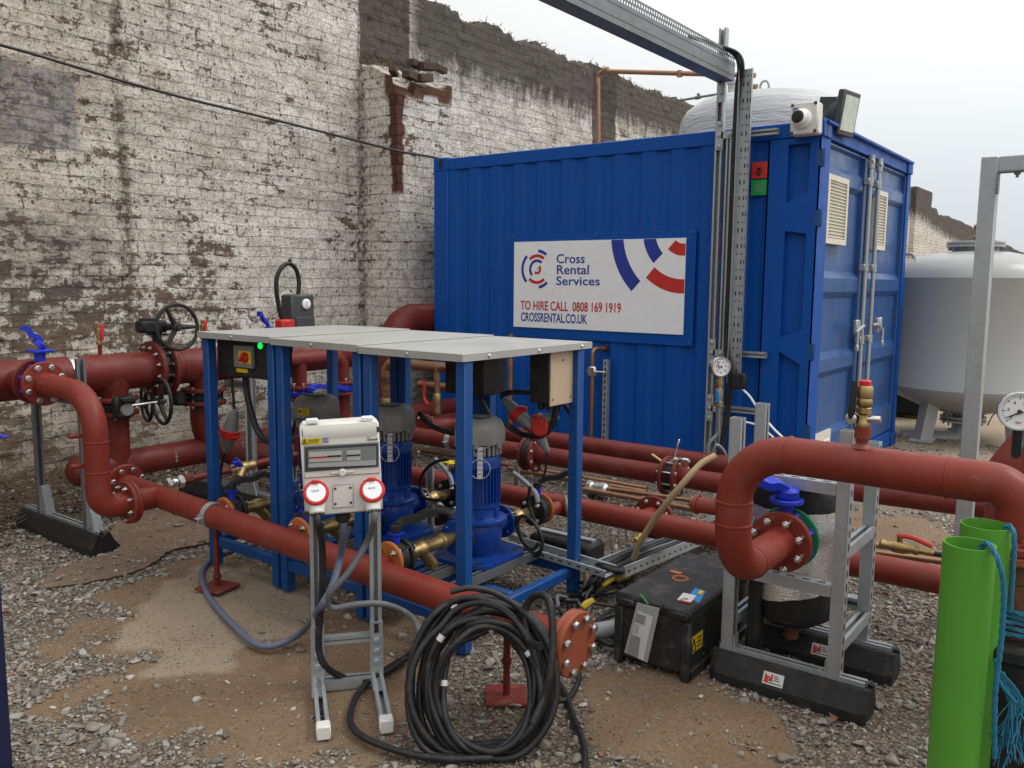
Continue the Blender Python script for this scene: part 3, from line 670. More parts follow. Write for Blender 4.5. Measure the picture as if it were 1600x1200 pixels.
#@@PART3
# ------------------------------------------------------------------ blue container
CX, CY, CL, CW, CHT = -1.8776, 5.9163, 3.51, 2.567, 2.591
X0, X1, Y0, Y1 = CX-CL, CX, CY, CY+CW
ct = thing('shipping_container', 'blue steel shipping container with white hire sign and louvred doors', 'container', ((X0+X1)/2, (Y0+Y1)/2, 0))
for (x, y, z) in ((X0, Y0, 1), (X1, Y0, 1), (X0, Y1, 1), (X1, Y1, 1), (X0, Y0, 0), (X1, Y0, 0), (X0, Y1, 0), (X1, Y1, 0)):
    sx = 1 if x == X0 else -1; sy = 1 if y == Y0 else -1
    cx, cy, cz = x+sx*.085, y+sy*.081, (CHT-.059 if z else .059)
    mb = MB(); mb.box((cx, cy, cz), (.178, .165, .118), None, .006)
    mb.mi = 1; 
    for ax, off in ((Y_*-sy, V((0, -sy*.0826, 0))), (X_*-sx, V((-sx*.0892, 0, 0)))):
        mb.prism([(math.cos(a)*.024, math.sin(a)*.034+(.012 if math.sin(a) > 0 else -.012)) for a in [i*math.pi/8 for i in range(16)]], V((cx, cy, cz))+off-ax*.004, ax.cross(Z_), Z_, ax, .006)
    mb.build('corner_casting', ['blue', 'inkblack'], ct)
def corr_profile(L, n, depth):
    """trapezoid corrugation: list of (along, inward)"""
    p = L/n; out = []
    for i in range(n):
        a = i*p
        out += [(a, 0), (a+p*.36, 0), (a+p*.5, depth), (a+p*.86, depth)]
    return out+[(L, 0)]
def corr_wall(mb, o, u, inw, L, z0, z1, n, depth, off=0):
    pr = corr_profile(L, n, depth); o, u, inw = V(o), V(u), V(inw)
    vs = []
    for z in (z0, z1): vs += [o+u*a+inw*d+Z_*z for a, d in pr]
    k = len(pr); mb.add(vs, [(i, i+1, k+i+1, k+i) for i in range(k-1)])
xs = X0+.17; xe = X1-.375
mb = MB(); corr_wall(mb, (xs, Y0+.012, 0), X_, Y_, xe-xs, .13, CHT-.10, 12, .017)
corr_wall(mb, (X0+.012, Y1-.17, 0), -Y_, X_, CW-.34, .13, CHT-.10, 9, .036); corr_wall(mb, (X1-.375, Y1-.012, 0), -X_, -Y_, xe-xs, .13, CHT-.10, 12, .017)
mb.build('side_panel', 'blue', ct, smooth=False)
mb = MB()
for a in [(X0+.17, X1-.17, y-.03, y+.03, *z) for y in (Y0+.035, Y1-.035) for z in ((CHT-.115, CHT-.012), (.012, .15))]+[(X0+.005, X0+.065, Y0+.165, Y1-.165, *z) for z in ((CHT-.112, CHT-.012), (.012, .15))]:
    mb = MB(); mb.bb(*a, .006); mb.build('frame_rail', 'blue', ct)
mb = MB()                                                           # far corner posts
for (x0, x1, y0, y1) in ((X0, X0+.17, Y0, Y0+.10), (X0, X0+.17, Y1-.10, Y1), (X1-.375, X1-.01, Y1-.10, Y1)): mb = MB(); mb.bb(x0, x1, y0, y1, .118, CHT-.118, .006); mb.build('corner_post', 'blue', ct)
# the door-side corner post seen in the photograph, with three pressed pockets in its side
def holed_plate(mb, x0, x1, z0, z1, yf, holes, depth):
    zs = [z0]+[h for ho in holes for h in (ho[0], ho[1])]+[z1]
    for i in range(0, len(zs), 2): mb.add([(x0, yf, zs[i]), (x1, yf, zs[i]), (x1, yf, zs[i+1]), (x0, yf, zs[i+1])], [(0, 1, 2, 3)])
    for (a, b, hx0, hx1, sl0, sl1) in holes:
        h = [(hx0, a+.01), (hx1, a+sl0), (hx1, b-sl1), (hx0, b-.01)]; o_ = [(x0, a), (x1, a), (x1, b), (x0, b)]
        vs = [(x, yf, z) for x, z in o_]+[(x, yf, z) for x, z in h]+[(x, yf+depth, z) for x, z in h]
        fs = [(i, (i+1) % 4, 4+(i+1) % 4, 4+i) for i in range(4)]+[(4+i, 4+(i+1) % 4, 8+(i+1) % 4, 8+i) for i in range(4)]+[(8, 9, 10, 11)]
        mb.add(vs, fs)
px0, px1 = X1-.375, X1-.012
mb = MB(); zt = CHT-.118
holed_plate(mb, px0, px1-.001, .118, zt, Y0+.004, [(.22, 1.02, X1-.235, X1-.085, .02, .09), (1.10, 1.86, X1-.235, X1-.085, .07, .03), (2.03, zt-.03, X1-.235, X1-.085, .09, .01)], .05)
mb.bb(px1-.012, px1, Y0+.004, Y0+.20, .118, zt); mb.bb(px0, px0+.01, Y0+.004, Y0+.06, .118, zt)
mb.build('corner_post', 'blue', ct, smooth=False)
mb = MB()
for z in (.45, 1.02, 1.93, 2.33):
    mb = MB(); mb.bb(X1-.045, X1+.006, Y0+.003, Y0+.012, z-.055, z+.055, .002); mb.lathe((X1+.001, Y0+.018, z-.06), Z_, [(.013, 0), (.013, .12)], 12); mb.build('hinge', 'rackblue', ct)
mb = MB()                                                           # roof with pressed ribs
mb.bb(X0+.03, X1-.03, Y0+.06, Y1-.06, CHT-.06, CHT-.03)
for i in range(11):
    x = X0+.32+i*(CL-.6)/10; w = .085
    vs = [(x-w, Y0+.08, CHT-.03), (x+w, Y0+.08, CHT-.03), (x+w, Y1-.08, CHT-.03), (x-w, Y1-.08, CHT-.03), (x-w*.6, Y0+.15, CHT+.016), (x+w*.6, Y0+.15, CHT+.016), (x+w*.6, Y1-.15, CHT+.016), (x-w*.6, Y1-.15, CHT+.016)]
    mb.add(vs, [(4, 5, 6, 7), (0, 1, 5, 4), (1, 2, 6, 5), (2, 3, 7, 6), (3, 0, 4, 7)])
mb.build('roof', 'blue_door', ct, smooth=False)
# doors
mb = MB(); mb.bb(X1-.10, X1-.012, Y0+.16, Y1-.16, CHT-.115, CHT-.012, .005); mb.bb(X1-.02, X1+.022, Y0+.05, Y1-.05, CHT-.030, CHT-.008, .004)
mb.build('door_header', 'blue', ct); mb = MB(); mb.bb(X1-.10, X1-.012, Y0+.16, Y1-.16, .012, .14, .005); mb.build('door_sill', 'blue', ct)
ym = (Y0+Y1)/2-.02
def door(y0, y1, flip):
    dx = X1-.035; mb = MB(); z0, z1 = .15, CHT-.125
    bands = [z0, z0+.10, z0+.50, z0+.57, z0+.98, z0+1.05, z0+1.46, z0+1.53, z1-.30, z1-.12, z1]
    # horizontal pressed panels: rails proud, bays set back with sloped edges
    prof = [(z0, 0), (.36, 0), (.41, -.032), (.80, -.032), (.85, 0), (.94, 0), (.99, -.032), (1.38, -.032), (1.43, 0), (1.53, 0), (1.58, -.032), (2.17, -.032), (2.21, 0), (2.29, 0), (2.33, -.028), (z1-.03, -.028), (z1-.012, 0), (z1, 0)]
    a, b = y0+.075, y1-.075; vs = []
    for (z, d) in prof: vs += [(dx+d, a, z), (dx+d, b, z)]
    mb.add(vs, [(2*i, 2*i+1, 2*i+3, 2*i+2) for i in range(len(prof)-1)])
    mb.bb(dx-.045, dx+.006, y0, y0+.08, z0, z1, .006); mb.bb(dx-.045, dx+.006, y1-.08, y1, z0, z1, .006)
    d = mb.build('door', 'blue_door', ct, smooth=False)
    return d
d1 = door(Y0+.03, ym-.045, 0); d2 = door(ym+.045, Y1-.03, 1)
mb = MB(); mb.bb(X1-.075, X1-.045, ym-.05, ym+.05, .15, CHT-.125); 
for s in (-1, 1): mb.tube([(X1-.03, ym+s*.028, .15), (X1-.03, ym+s*.028, CHT-.13)], .014, 8)
mb.build('door_gasket', 'black', ct)
for d, yv, w in ((d1, (Y0+.06+.02), 0), (d2, ym+.17, 0)):
    pa = at(1296, 282, X=X1-.01) if d is d1 else at(1381, 306, X=X1-.01); pb = at(1323, 372, X=X1-.01) if d is d1 else at(1397, 384, X=X1-.01)
    ya, yb, za, zb = pa.y, pb.y, 1.77, 2.25
    if d is d2: ya, yb = ym+.24, ym+.55
    mb = MB(); x = X1-.030; mb.bb(x-.03, x+.004, ya, yb, za, zb)
    fr = .04
    for (p, q, r, s_) in ((ya, yb, za, za+fr), (ya, yb, zb-fr, zb), (ya, ya+fr, za+fr, zb-fr), (yb-fr, yb, za+fr, zb-fr)): mb.bb(x, x+.018, p, q, r, s_, .002)
    k = 17
    for i in range(k):
        z = za+fr+(zb-za-2*fr)*(i+.5)/k; mb.box((x+.010, (ya+yb)/2, z), (.014, yb-ya-2*fr, .003), Matrix.Rotation(rad(38), 3, 'Y'))
    mb.build('louvre_vent', 'cream', d, smooth=False)
mb = MB(); zv = at(1303, 668, X=X1-.01).z; mb.bb(X1-.03, X1-.012, Y0+.15, Y0+.56, zv-.45, zv); 
for i in range(12): mb.box((X1-.008, Y0+.355, zv-.40+i*.03), (.014, .33, .003), Matrix.Rotation(rad(38), 3, 'Y'))
mb.build('louvre_vent', 'cream', d1, smooth=False)
text('012401', 'door_number', 'paper', d1, (X1-.0625, Y0+.10, 1.30+.13), Y_, Z_, .085, .8)
for yy, d in ((ym-.115, d1), (ym+.125, d2)):
    mb = MB(); mb.tube([(X1+.012, yy, .12), (X1+.012, yy, CHT-.14)], .017, 12)
    for z in (.3, 1.05, 1.62, 2.28): mb.box((X1-.005, yy, z), (.05, .075, .05), None, .004); mb.lathe((X1+.012, yy, z-.032), Z_, [(.024, 0), (.024, .064)], 12)
    for z in (.16, CHT-.16): mb.box((X1+.012, yy, z), (.05, .05, .035), None, .006); mb.lathe((X1+.012, yy, z-.05), Z_, [(.026, 0), (.026, .1)], 12)
    rod = mb.build('lock_rod', 'galv', d)
    mb = MB(); s = -1 if d is d1 else 1
    mb.tube(fillet([(X1+.03, yy, 1.16), (X1+.045, yy+s*.10, 1.16), (X1+.04, yy+s*.26, 1.12)], .02), .012, 8); mb.box((X1+.03, yy+s*.22, 1.16), (.03, .07, .11), None, .006); mb.box((X1+.02, yy+s*.16, 1.15), (.04, .03, .12), None, .004)
    mb.tube([(X1+.05, yy+s*.25, 1.12), (X1+.05, yy+s*.25, 1.02)], .012, 8); mb.box((X1+.05, yy+s*.25, 1.0), (.024, .04, .05), None, .006)
    mb.build('handle', 'galv', rod)
# safety stickers by the column (a red one over a green one)
for nm, mat, (za, zb), glyph in (('red_sticker', 'inkred', (at(1186, 279, Y=Y0-.002).z, at(1186, 253, Y=Y0-.002).z), 1), ('green_sticker', 'inkgreen', (at(1186, 305, Y=Y0-.002).z, at(1186, 281, Y=Y0-.002).z), 2)):
    xa, xb = at(1174, 280, Y=Y0-.002).x, at(1198, 280, Y=Y0-.002).x
    mb = MB(); mb.bb(xa, xb, Y0-.004, Y0+.012, za, zb); st = mb.build(nm, mat, ct)
    mb = MB(); w = xb-xa; h = zb-za
    if glyph == 1:
        for a in range(3): mb.box((xa+w*(.35+.13*a), Y0-.0050, za+h*(.42+.1*(a % 2))), (w*.07, .002, h*.3), Matrix.Rotation(.5-a*.5, 3, 'Y'))
        mb.box((xa+w*.5, Y0-.0050, za+h*.62), (w*.38, .002, h*.06)); mb.lathe((xa+w*.48, Y0-.0042, za+h*.26), -Y_, [(w*.12, 0), (w*.12, .0014)], 12)
        mb.build('pictogram', 'inkblack', st, smooth=False)
    else:
        for q in range(4): mb.box((xa+w*.5, Y0-.0050, za+h*(.25+.15*q)), (w*(.62-.1*(q % 2)), .002, h*.045))
        mb.build('pictogram', 'inkgrey', st, smooth=False)
# ------------------------------------------------------------------ hire sign on its blue backing plate
SX0, SX1, SZ0, SZ1 = -4.447, -2.846, 1.097, 1.820
sg = thing('hire_sign', 'white hire company sign with blue and red lettering on container', 'sign', ((SX0+SX1)/2, Y0-.02, SZ0))
mb = MB(); mb.bb(SX0-.045, SX1+.075, Y0-.004, Y0+.010, SZ0-.085, SZ1+.055, .002); bk = mb.build('backing_plate', 'blue', sg)
mb = MB()
for i in range(3):
    for z in (SZ0-.06, SZ1+.035): mb = MB(); mb.lathe((SX0-.02+(SX1-SX0+.07)*i/2, Y0-.008, z), -Y_, [(.010, 0), (.010, .003), (.006, .006), (0, .007)], 10); mb.build('screw', 'blue_door', bk)
for x in (SX1+.045,): mb = MB(); mb.lathe((x, Y0-.008, (SZ0+SZ1)/2), -Y_, [(.010, 0), (.010, .003), (.006, .006), (0, .007)], 10)
mb.build('screw', 'blue_door', bk)
yS = Y0-.014; mb = MB(); mb.bb(SX0, SX1, yS, Y0-.0075, SZ0, SZ1); mb.build('sign_panel', 'white', sg, smooth=False)
def sxz(cx, cy):
    p = at(760+cx/4.706, 330+cy/4.706, Y=yS); return p.x, p.z
def arc(mb, c, r0, r1, a0, a1, n=26, clip=None):
    P = [(c[0]+r1*math.cos(rad(a0+(a1-a0)*i/n)), c[1]+r1*math.sin(rad(a0+(a1-a0)*i/n))) for i in range(n+1)]+[(c[0]+r0*math.cos(rad(a1-(a1-a0)*i/n)), c[1]+r0*math.sin(rad(a1-(a1-a0)*i/n))) for i in range(n+1)]
    if clip:
        def cut(P, f):                                               # Sutherland-Hodgman against one half plane
            o = []
            for i in range(len(P)):
                a, b = P[i-1], P[i]; fa, fb = f(a), f(b)
                if (fa >= 0) != (fb >= 0): t_ = fa/(fa-fb); o.append((a[0]+(b[0]-a[0])*t_, a[1]+(b[1]-a[1])*t_))
                if fb >= 0: o.append(b)
            return o
        P = cut(cut(P, lambda p: SX1-.002-p[0]), lambda p: SZ1-.002-p[1])
    if not clip or P: mb.prism(P, (0, yS-.0012, 0), X_, Z_, Y_, .0022); mb.build('emblem_arc', ['inkblue', 'inkred'][mb.col], sg, smooth=False); mb.v.clear(); mb.f.clear(); mb.fm.clear()
lc = sxz(372, 426); q = (sxz(372, 426)[1]-sxz(372, 570)[1])
bl = MB(); rd = MB(); bl.col = 0; rd.col = 1
arc(bl, lc, q*.85, q*1.0, 134, 224); arc(bl, lc, q*.85, q*1.0, 52, 86); arc(bl, lc, q*.85, q*1.0, -82, -46)
arc(rd, lc, q*.60, q*.76, 52, 132); arc(rd, lc, q*.60, q*.76, 226, 312)
arc(bl, lc, q*.36, q*.50, 48, 226); arc(rd, lc, q*.14, q*.27, -130, 48); arc(rd, lc, .0, q*.10, -10, 60, 8)
bcn = sxz(1455, 142); g = lambda cx, cy: math.hypot(sxz(cx, cy)[0]-bcn[0], sxz(cx, cy)[1]-bcn[1])
arc(bl, bcn, g(1008, 205), g(918, 205), 150, 226.5, 40, True); arc(bl, bcn, g(1248, 200), g(1155, 200), 150, 224, 40, True)
arc(rd, bcn, g(1455, 500), g(1455, 605), 228.5, 300, 40, True); arc(rd, bcn, g(1395, 215), g(1455, 327), 226, 320, 30, True)
def line(s, nm, mat, cx, cy, cx1, hpx, **k):
    x, z = sxz(cx, cy); x1, _ = sxz(cx1, cy); _, z1 = sxz(cx, cy-hpx)
    h = (z1-z)/.73
    o = text(s, nm, mat, sg, (x, yS-.001, z), X_, Z_, h, 1.0, **k)
    w = max(v.co.x for v in o.data.vertices)-min(v.co.x for v in o.data.vertices); mn = min(v.co.x for v in o.data.vertices)
    for v in o.data.vertices: v.co.x = mn+(v.co.x-mn)*(x1-x)/w
line('Cross', 'lettering', 'inkblue', 513, 382, 720, 70, bold=.0012); line('Rental', 'lettering', 'inkblue', 513, 462, 748, 70, bold=.0012); line('Services', 'lettering', 'inkblue', 511, 542, 832, 66, bold=.0012)
line('TO HIRE CALL  0808 169 1919', 'lettering', 'inkred', 252, 722, 990, 68, bold=.002); line('CROSSRENTAL.CO.UK', 'lettering', 'inkblue', 252, 806, 738, 66, bold=.002)

# ------------------------------------------------------------------ galvanised column, cable tray, trunking
st = thing('strut_column', 'pair of galvanised strut posts bolted upright to blue container side', 'strut frame', (-2.55, 5.82, 0))
for (a, b, w) in (((1134, 44), (1105, 690), .052), ((1146, 40), (1124, 690), .040)):
    p1 = at(*a, Y=5.84); p0 = at(*b, Y=5.84); x = (p0.x+p1.x)/2
    zt = p1.z if w > .05 else p1.z-.75
    mb = MB(); channel(mb, (x, 5.84, .0), (x, 5.84, zt), w, (0, -1, 0)); mb.build('post', 'galv', st, smooth=False)
xp = at(1120, 400, Y=5.84).x
for (py, xr) in ((210, 1215), (553, 1197), (641, 1185)):
    z = at(1150, py, Y=5.83).z; x1 = at(xr, py-8, Y=5.86).x
    mb = MB(); channel(mb, (xp-.04, 5.87, z), (x1, 5.87, z), .041, (0, -1, 0)); mb.build('rung', 'galv', st, smooth=False)
    mb = MB(); mb.box((xp, 5.81, z), (.055, .006, .20), None, .001); mb.box((xp+.05, 5.81, z-.0), (.075, .006, .05), None, .001)
    for dz in (-.075, 0, .075): mb.lathe((xp, 5.807, z+dz), -Y_, [(.016, 0), (.016, .008), (.012, .010)], 6)
    mb.lathe((xp+.07, 5.807, z), -Y_, [(.014, 0), (.014, .008), (.01, .01)], 6); mb.build('bracket', 'galv', st)
mb = MB(); p = at(1127, 145, Y=5.81); mb.box(p, (.055, .006, .13)); mb.lathe(p+V((0, -.003, 0)), -Y_, [(.014, 0), (.014, .008), (.01, .01)], 6); mb.build('bracket', 'galv', st)
# perforated tray
p1 = at(1166, 108, Y=5.79); p0 = at(1148, 598, Y=5.79); xt = (p0.x+p1.x)/2+.005
tr = thing('cable_tray', 'perforated galvanised cable tray running up beside the black cable', 'cable tray', (xt, 5.79, p0.z))
mb = MB(); w = .085; mb.bb(xt-w/2, xt+w/2, 5.79, 5.793, p0.z, p1.z); mb.bb(xt-w/2, xt-w/2+.003, 5.74, 5.79, p0.z, p1.z); mb.bb(xt+w/2-.003, xt+w/2, 5.77, 5.79, p0.z, p1.z)
mb.mi = 1
k = int((p1.z-p0.z)/.055)
for i in range(k):
    z = p0.z+.03+i*.055
    for j, xx in enumerate((-.022, .008, .030)):
        if (i+j) % 3 or j == 1: mb.bb(xt+xx-.0045, xt+xx+.0045, 5.7885, 5.7905, z-(.014 if (i % 2) else .005), z+(.014 if (i % 2) else .005))
mb.build('tray', ['galv', 'inkblack'], tr, smooth=False)
# trunking over the yard: solid web below, perforated flange above
xb = -2.545; ptop = at(1138, 84, Y=5.80).z; pbot = at(1138, 126, Y=5.80).z
ob = thing('overhead_trunking', 'galvanised overhead trunking with perforated top edge crossing the sky', 'trunking', (xb, 4.0, pbot))
mb = MB(); ya, yb = .5, 5.84; zs = pbot+(ptop-pbot)*.66
for x in (xb-.055, xb+.055):
    mb.bb(x-.0015, x+.0015, ya, yb, pbot, zs); mb.bb(x-.004, x+.004, ya, yb, pbot+.035, pbot+.041); mb.bb(x-.004, x+.004, ya, yb, zs-.018, zs-.012)
mb.bb(xb-.055, xb+.055, ya, yb, pbot, pbot+.003); mb.build('web', 'galv_dark', ob, smooth=False)
mb = MB()
for x in (xb-.055, xb+.055):
    z = zs
    for i in range(3):
        zc = zs+(ptop-zs)*i/2; mb.bb(x-.0014, x+.0014, ya, yb, zc-.006, zc+.006)
    n = int((yb-ya)/.03)
    for i in range(n):
        y = ya+i*.03
        mb.bb(x-.001, x+.001, y, y+.012, zs+.004, zs+(ptop-zs)*.5); mb.bb(x-.001, x+.001, y+.015, y+.027, zs+(ptop-zs)*.5, ptop)
mb.build('perforated_flange', 'galv_dark', ob, smooth=False)
mb = MB()
for i in range(6): mb.tube([(xb-.03+.012*i, ya, zs+.012+.004*(i % 2)), (xb-.03+.012*i, yb-.1, zs+.014)], .008, 6)
mb.build('laid_cable', 'cable', ob)
# thick black cables going over and down the tray
mb = MB()
for dx, dy in ((0, 0), (.017, .004), (-.016, .006)):
    xx = xt-.066+dx*.8
    pts = [(xb+.02+dx*.4, 5.2, ptop-.02+dy*.3), (xb+.02+dx*.4, 5.55, ptop+.01), at(1147, 82, Y=5.74)+V((dx, dy, 0)), at(1157, 103, Y=5.75)+V((dx, dy, 0)), (xx+.008, 5.77+dy, ptop-.28), (xx, 5.775+dy, ptop-.8), (xx, 5.775+dy, 1.6), (xx+.005, 5.76+dy, 1.05), (xx+.05, 5.74+dy, .86), (xx+.04, 5.74+dy, .6), (xx+.02, 5.7+dy, .3), (xx+.02, 5.6+dy, .03)]
    mb.tube(spline(pts, 8), .0108, 9)
solo(mb, 'cable_bundle', 'cable', 'bundle of thick black cables dropping down beside the perforated tray', 'cable')
for k, (pts, r) in enumerate((([(1160, 597), (1158, 605), (1172, 620), (1185, 640), (1207, 668), (1230, 690)], .008), ([(1150, 660), (1168, 660), (1190, 668), (1215, 690)], .007))):
    mb = MB(); mb.tube(spline([at(a, b, Y=5.70-.02*k) for a, b in pts], 8), r, 8)
    solo(mb, 'flexible_pipe', 'white', ['upper curving white hose leaving the cable tray end', 'lower short white hose behind the grey strut posts'][k], 'hose')
mb = MB(); p = at(1155, 595, Y=5.70); mb.box(p, (.10, .05, .11), None, .01); q = solo(mb, 'cable_boot', 'black', 'black rubber boot closing the lower end of cable tray', 'cable boot')

# ------------------------------------------------------------------ camera box and floodlight on the container corner
d = V((.05, -1, 0)).normalized(); uu_ = V((0, 0, 1)).cross(-d).normalized()*-1
cbp = at(1258, 214, Y=Y0-.10); cb = thing('camera_box', 'white junction box with dome security camera on container corner', 'camera', cbp)
a, b_, c_, d_ = at(1236, 165, Y=Y0-.08), at(1279, 158, Y=Y0-.08), at(1281, 206, Y=Y0-.08), at(1238, 214, Y=Y0-.08)
w = (b_-a).length; h = (a-d_).length; cen = (a+b_+c_+d_)/4; ang = math.atan2(b_.z-a.z, b_.x-a.x)*.35
Rb = Matrix.Rotation(-ang, 3, 'Y')
mb = MB(); mb.box(cen+V((0, .03, 0)), (w, .10, h), Rb, .012); mb.build('enclosure', 'offwhite', cb)
mb = MB(); mb.box(cen+V((0, -.026, 0)), (w*.99, .018, h*.99), Rb, .008); ld = mb.build('cover', 'offwhite', cb)
for sx in (-1, 1):
    for sz in (-1, 1): mb = MB(); mb.lathe(cen+Rb @ V((sx*w*.42, -.034, sz*h*.43)), -Y_, [(.012, 0), (.012, .002)], 10); mb.build('screw', 'darkgrey', ld)
mb = MB(); dc_ = cen+V((-.008, -.035, -.004)); mb.lathe(dc_, -Y_, [(.066, 0), (.066, .012), (.058, .028), (.052, .034)], 28); mb.lathe(dc_+V((-.003, -.030, .004)), V((-.12, -1, .03)), [(.050, 0), (.052, .015), (.046, .035), (.032, .046)], 28); dm_ = mb.build('dome_camera', 'white', cb)
mb = MB(); mb.lathe(dc_+V((-.008, -.068, .006)), V((-.12, -1, .03)), [(.043, -.008), (.041, .006), (.034, .012), (.026, .013), (.0, .013)], 24); mb.build('lens', 'inkblack', dm_)
tp = cen+Rb @ V((-w*.30, -.0362, h*.28)); mb = MB(); mb.box(tp, (.034, .002, .026)); tg = mb.build('blue_tag', 'inkblue', cb)
text('jpl', 'tag_lettering', 'paper', tg, tp+V((-.013, -.0015, -.007)), X_, Z_, .024)
fl = thing('floodlight', 'black floodlight with square glass front on container roof edge', 'floodlight', at(1318, 200, X=X1-.05))
fc = at(1322, 178, X=X1+.03); nrm = V((.95, -.16, -.14)).normalized(); sd = Z_.cross(nrm).normalized(); upv = nrm.cross(sd)
R = Matrix((sd, nrm, upv)).transposed()
a_ = .14; bh = .30
mb = MB(); mb.box(fc, (a_*1.75, .05, bh), R, .008); 
mb.lathe(fc-nrm*.02, -nrm, [(.13, 0), (.12, .05), (.08, .11), (.07, .16), (.0, .165)], 20)
for i in range(6): mb.box(fc-nrm*.10+sd*(-.10+.04*i), (.006, .12, .20), R)
mb.build('housing', 'darkgrey', fl)
mb = MB(); mb.box(fc+nrm*.0265, (a_*1.42, .004, bh*.78), R); mb.build('glass', 'lampglass', fl)
mb = MB(); b0 = V((X1-.10, fc.y, CHT-.01))
for s_ in (-1, 1): mb.tube([b0+Y_*s_*.17, fc-nrm*.06+sd*s_*.165], .012, 6)
mb.tube([b0-Y_*.17, b0+Y_*.17], .012, 6); mb.build('bracket', 'darkgrey', fl)

# ------------------------------------------------------------------ tanks behind
wt = at(1190, 150, Y=9.9); wtx = at(1195, 150, Y=9.9).x
w_ = thing('wrapped_tank', 'tank in white shrink wrap with lifting eye behind the container', 'tank', (wtx, 9.95, 0))
zt = wt.z; r_t = abs(at(1070, 185, Y=9.9).x-wtx)*.98
mb = MB(); mb.lathe((wtx, 9.95, 0), Z_, [(r_t, .35), (r_t, zt-.36), (r_t*.985, zt-.28), (r_t*.93, zt-.18), (r_t*.78, zt-.07), (r_t*.5, zt-.015), (r_t*.2, zt), (0, zt+.002)], 56)
mb.build('wrapped_body', 'wrap', w_)
mb = MB(); mb.tube([(wtx+.07+.05*math.cos(a*math.pi/8), 9.7, zt+.06+.06*math.sin(a*math.pi/8)) for a in range(9)], .014, 8); mb.tube([(wtx+.12, 9.7, zt+.06), (wtx+.12, 9.7, zt-.05)], .014, 8); mb.tube([(wtx+.02, 9.7, zt+.06), (wtx+.02, 9.7, zt-.05)], .014, 8); mb.build('lifting_eye', 'galv', w_)
mb = MB(); pv_ = at(1145, 145, Y=9.9); mb.tube([pv_-Z_*.25, pv_+Z_*.10], .06, 12); mb.lathe(pv_+Z_*.10, Z_, [(.08, 0), (.08, .04), (.03, .06)], 14); mb.build('nozzle', 'wrap', w_)
mb = MB()
for k in range(4):
    a = k*math.pi/2+.5; mb.tube([(wtx+math.cos(a)*r_t*.8, 9.95+math.sin(a)*r_t*.8, .5), (wtx+math.cos(a)*r_t*.8, 9.95+math.sin(a)*r_t*.8, 0)], .06, 8)
mb.build('leg', 'tank', w_)
mb = MB(); p = at(1165, 140, Y=9.4); mb.tube([p+V((-.02, 0, 0)), p+V((.14, 0, .03))], .02, 8); mb.box(p+V((.1, 0, .02)), (.07, .05, .05), None, .01); mb.lathe(p+V((.1, -.02, -.02)), -Z_, [(.03, 0), (.03, .03), (.01, .05)], 10)
solo(mb, 'brass_fitting', 'brass', 'small brass pipe fitting above the white wrapped tank', 'fitting')
mb = MB(); cp = [at(935, 250, Y=9.3), at(934, 111, Y=9.3), at(1180, 118, Y=9.3)]
mb.tube(fillet(cp, .08), .028, 12); 
for q in (cp[1]-Z_*.12, cp[1]+X_*.12, cp[1]*.45+cp[2]*.55): mb.lathe(q-(X_ if q.z > cp[1].z-.05 else Z_)*.04, X_ if q.z > cp[1].z-.05 else Z_, [(.033, 0), (.033, .07)], 12)
solo(mb, 'copper_pipe', 'copper', 'copper pipe rising above container roof and turning right to tank', 'pipe', (cp[0].x, 9.3, cp[0].z))
mb = MB(); a = at(1062, 157, Y=10.5); b = at(1128, 146, Y=10.5); mb.tube([a, b], .016, 8); mb.tube([a*.62+b*.38, a*.5+b*.5], .026, 8); mb.lathe(a*.55+b*.45, Z_, [(.02, 0), (.02, .05)], 8)
solo(mb, 'thin_pipe', 'galv_dark', 'thin steel pipe with union reaching over the wrapped tank', 'pipe')

tkc = (-1.44, 9.22); tr_ = .735
tk = thing('grey_tank', 'large plain grey steel pressure vessel standing on legs right of container', 'tank', (tkc[0], tkc[1], 0))
z1, z0 = at(1500, 434, Y=tkc[1]-.6).z, at(1500, 612, Y=tkc[1]-.6).z
ztp = at(1503, 392, Y=tkc[1]).z
mb = MB(); mb.lathe((*tkc, 0), Z_, [(.10, z0-.27), (.22, z0-.26), (.42, z0-.20), (.60, z0-.12), (.70, z0-.05), (tr_, z0), (tr_+.004, z0+.008), (tr_, z0+.016), (tr_, z1-.008), (tr_+.004, z1), (tr_, z1+.008), (tr_*.97, z1+.06), (tr_*.86, z1+.14), (tr_*.66, z1+.205), (tr_*.40, z1+.245), (0, z1+.26)], 72)
mb.build('shell', 'tank', tk)
mb = MB(); mb.lathe((*tkc, z1+.22), Z_, [(.20, 0), (.20, .075)], 40); 
for h0 in (.07, .10): mb.lathe((*tkc, z1+.22+h0), Z_, [(.245, 0), (.25, .004), (.25, .022), (.245, .026)], 40)
mh = mb.build('manway', 'tank', tk)
bolts(mh, (*tkc, z1+.305), Z_, .225, 16, .012, .05, 'galv_dark')
mb = MB(); mb.lathe((tkc[0]+.02, tkc[1], z1+.345), Z_, [(.05, 0), (.05, .05), (.035, .06), (.035, .10), (.05, .11), (.05, .15), (.02, .18), (.01, .22), (0, .22)], 16); mb.build('vent_valve', 'brass', tk)
mb = MB(); mb.tube([(tkc[0]-.52+.05*math.cos(a*math.pi/8), tkc[1]-.3, z1+.18+.05*math.sin(a*math.pi/8)) for a in range(9)], .016, 8); mb.build('lifting_eye', 'tank', tk)
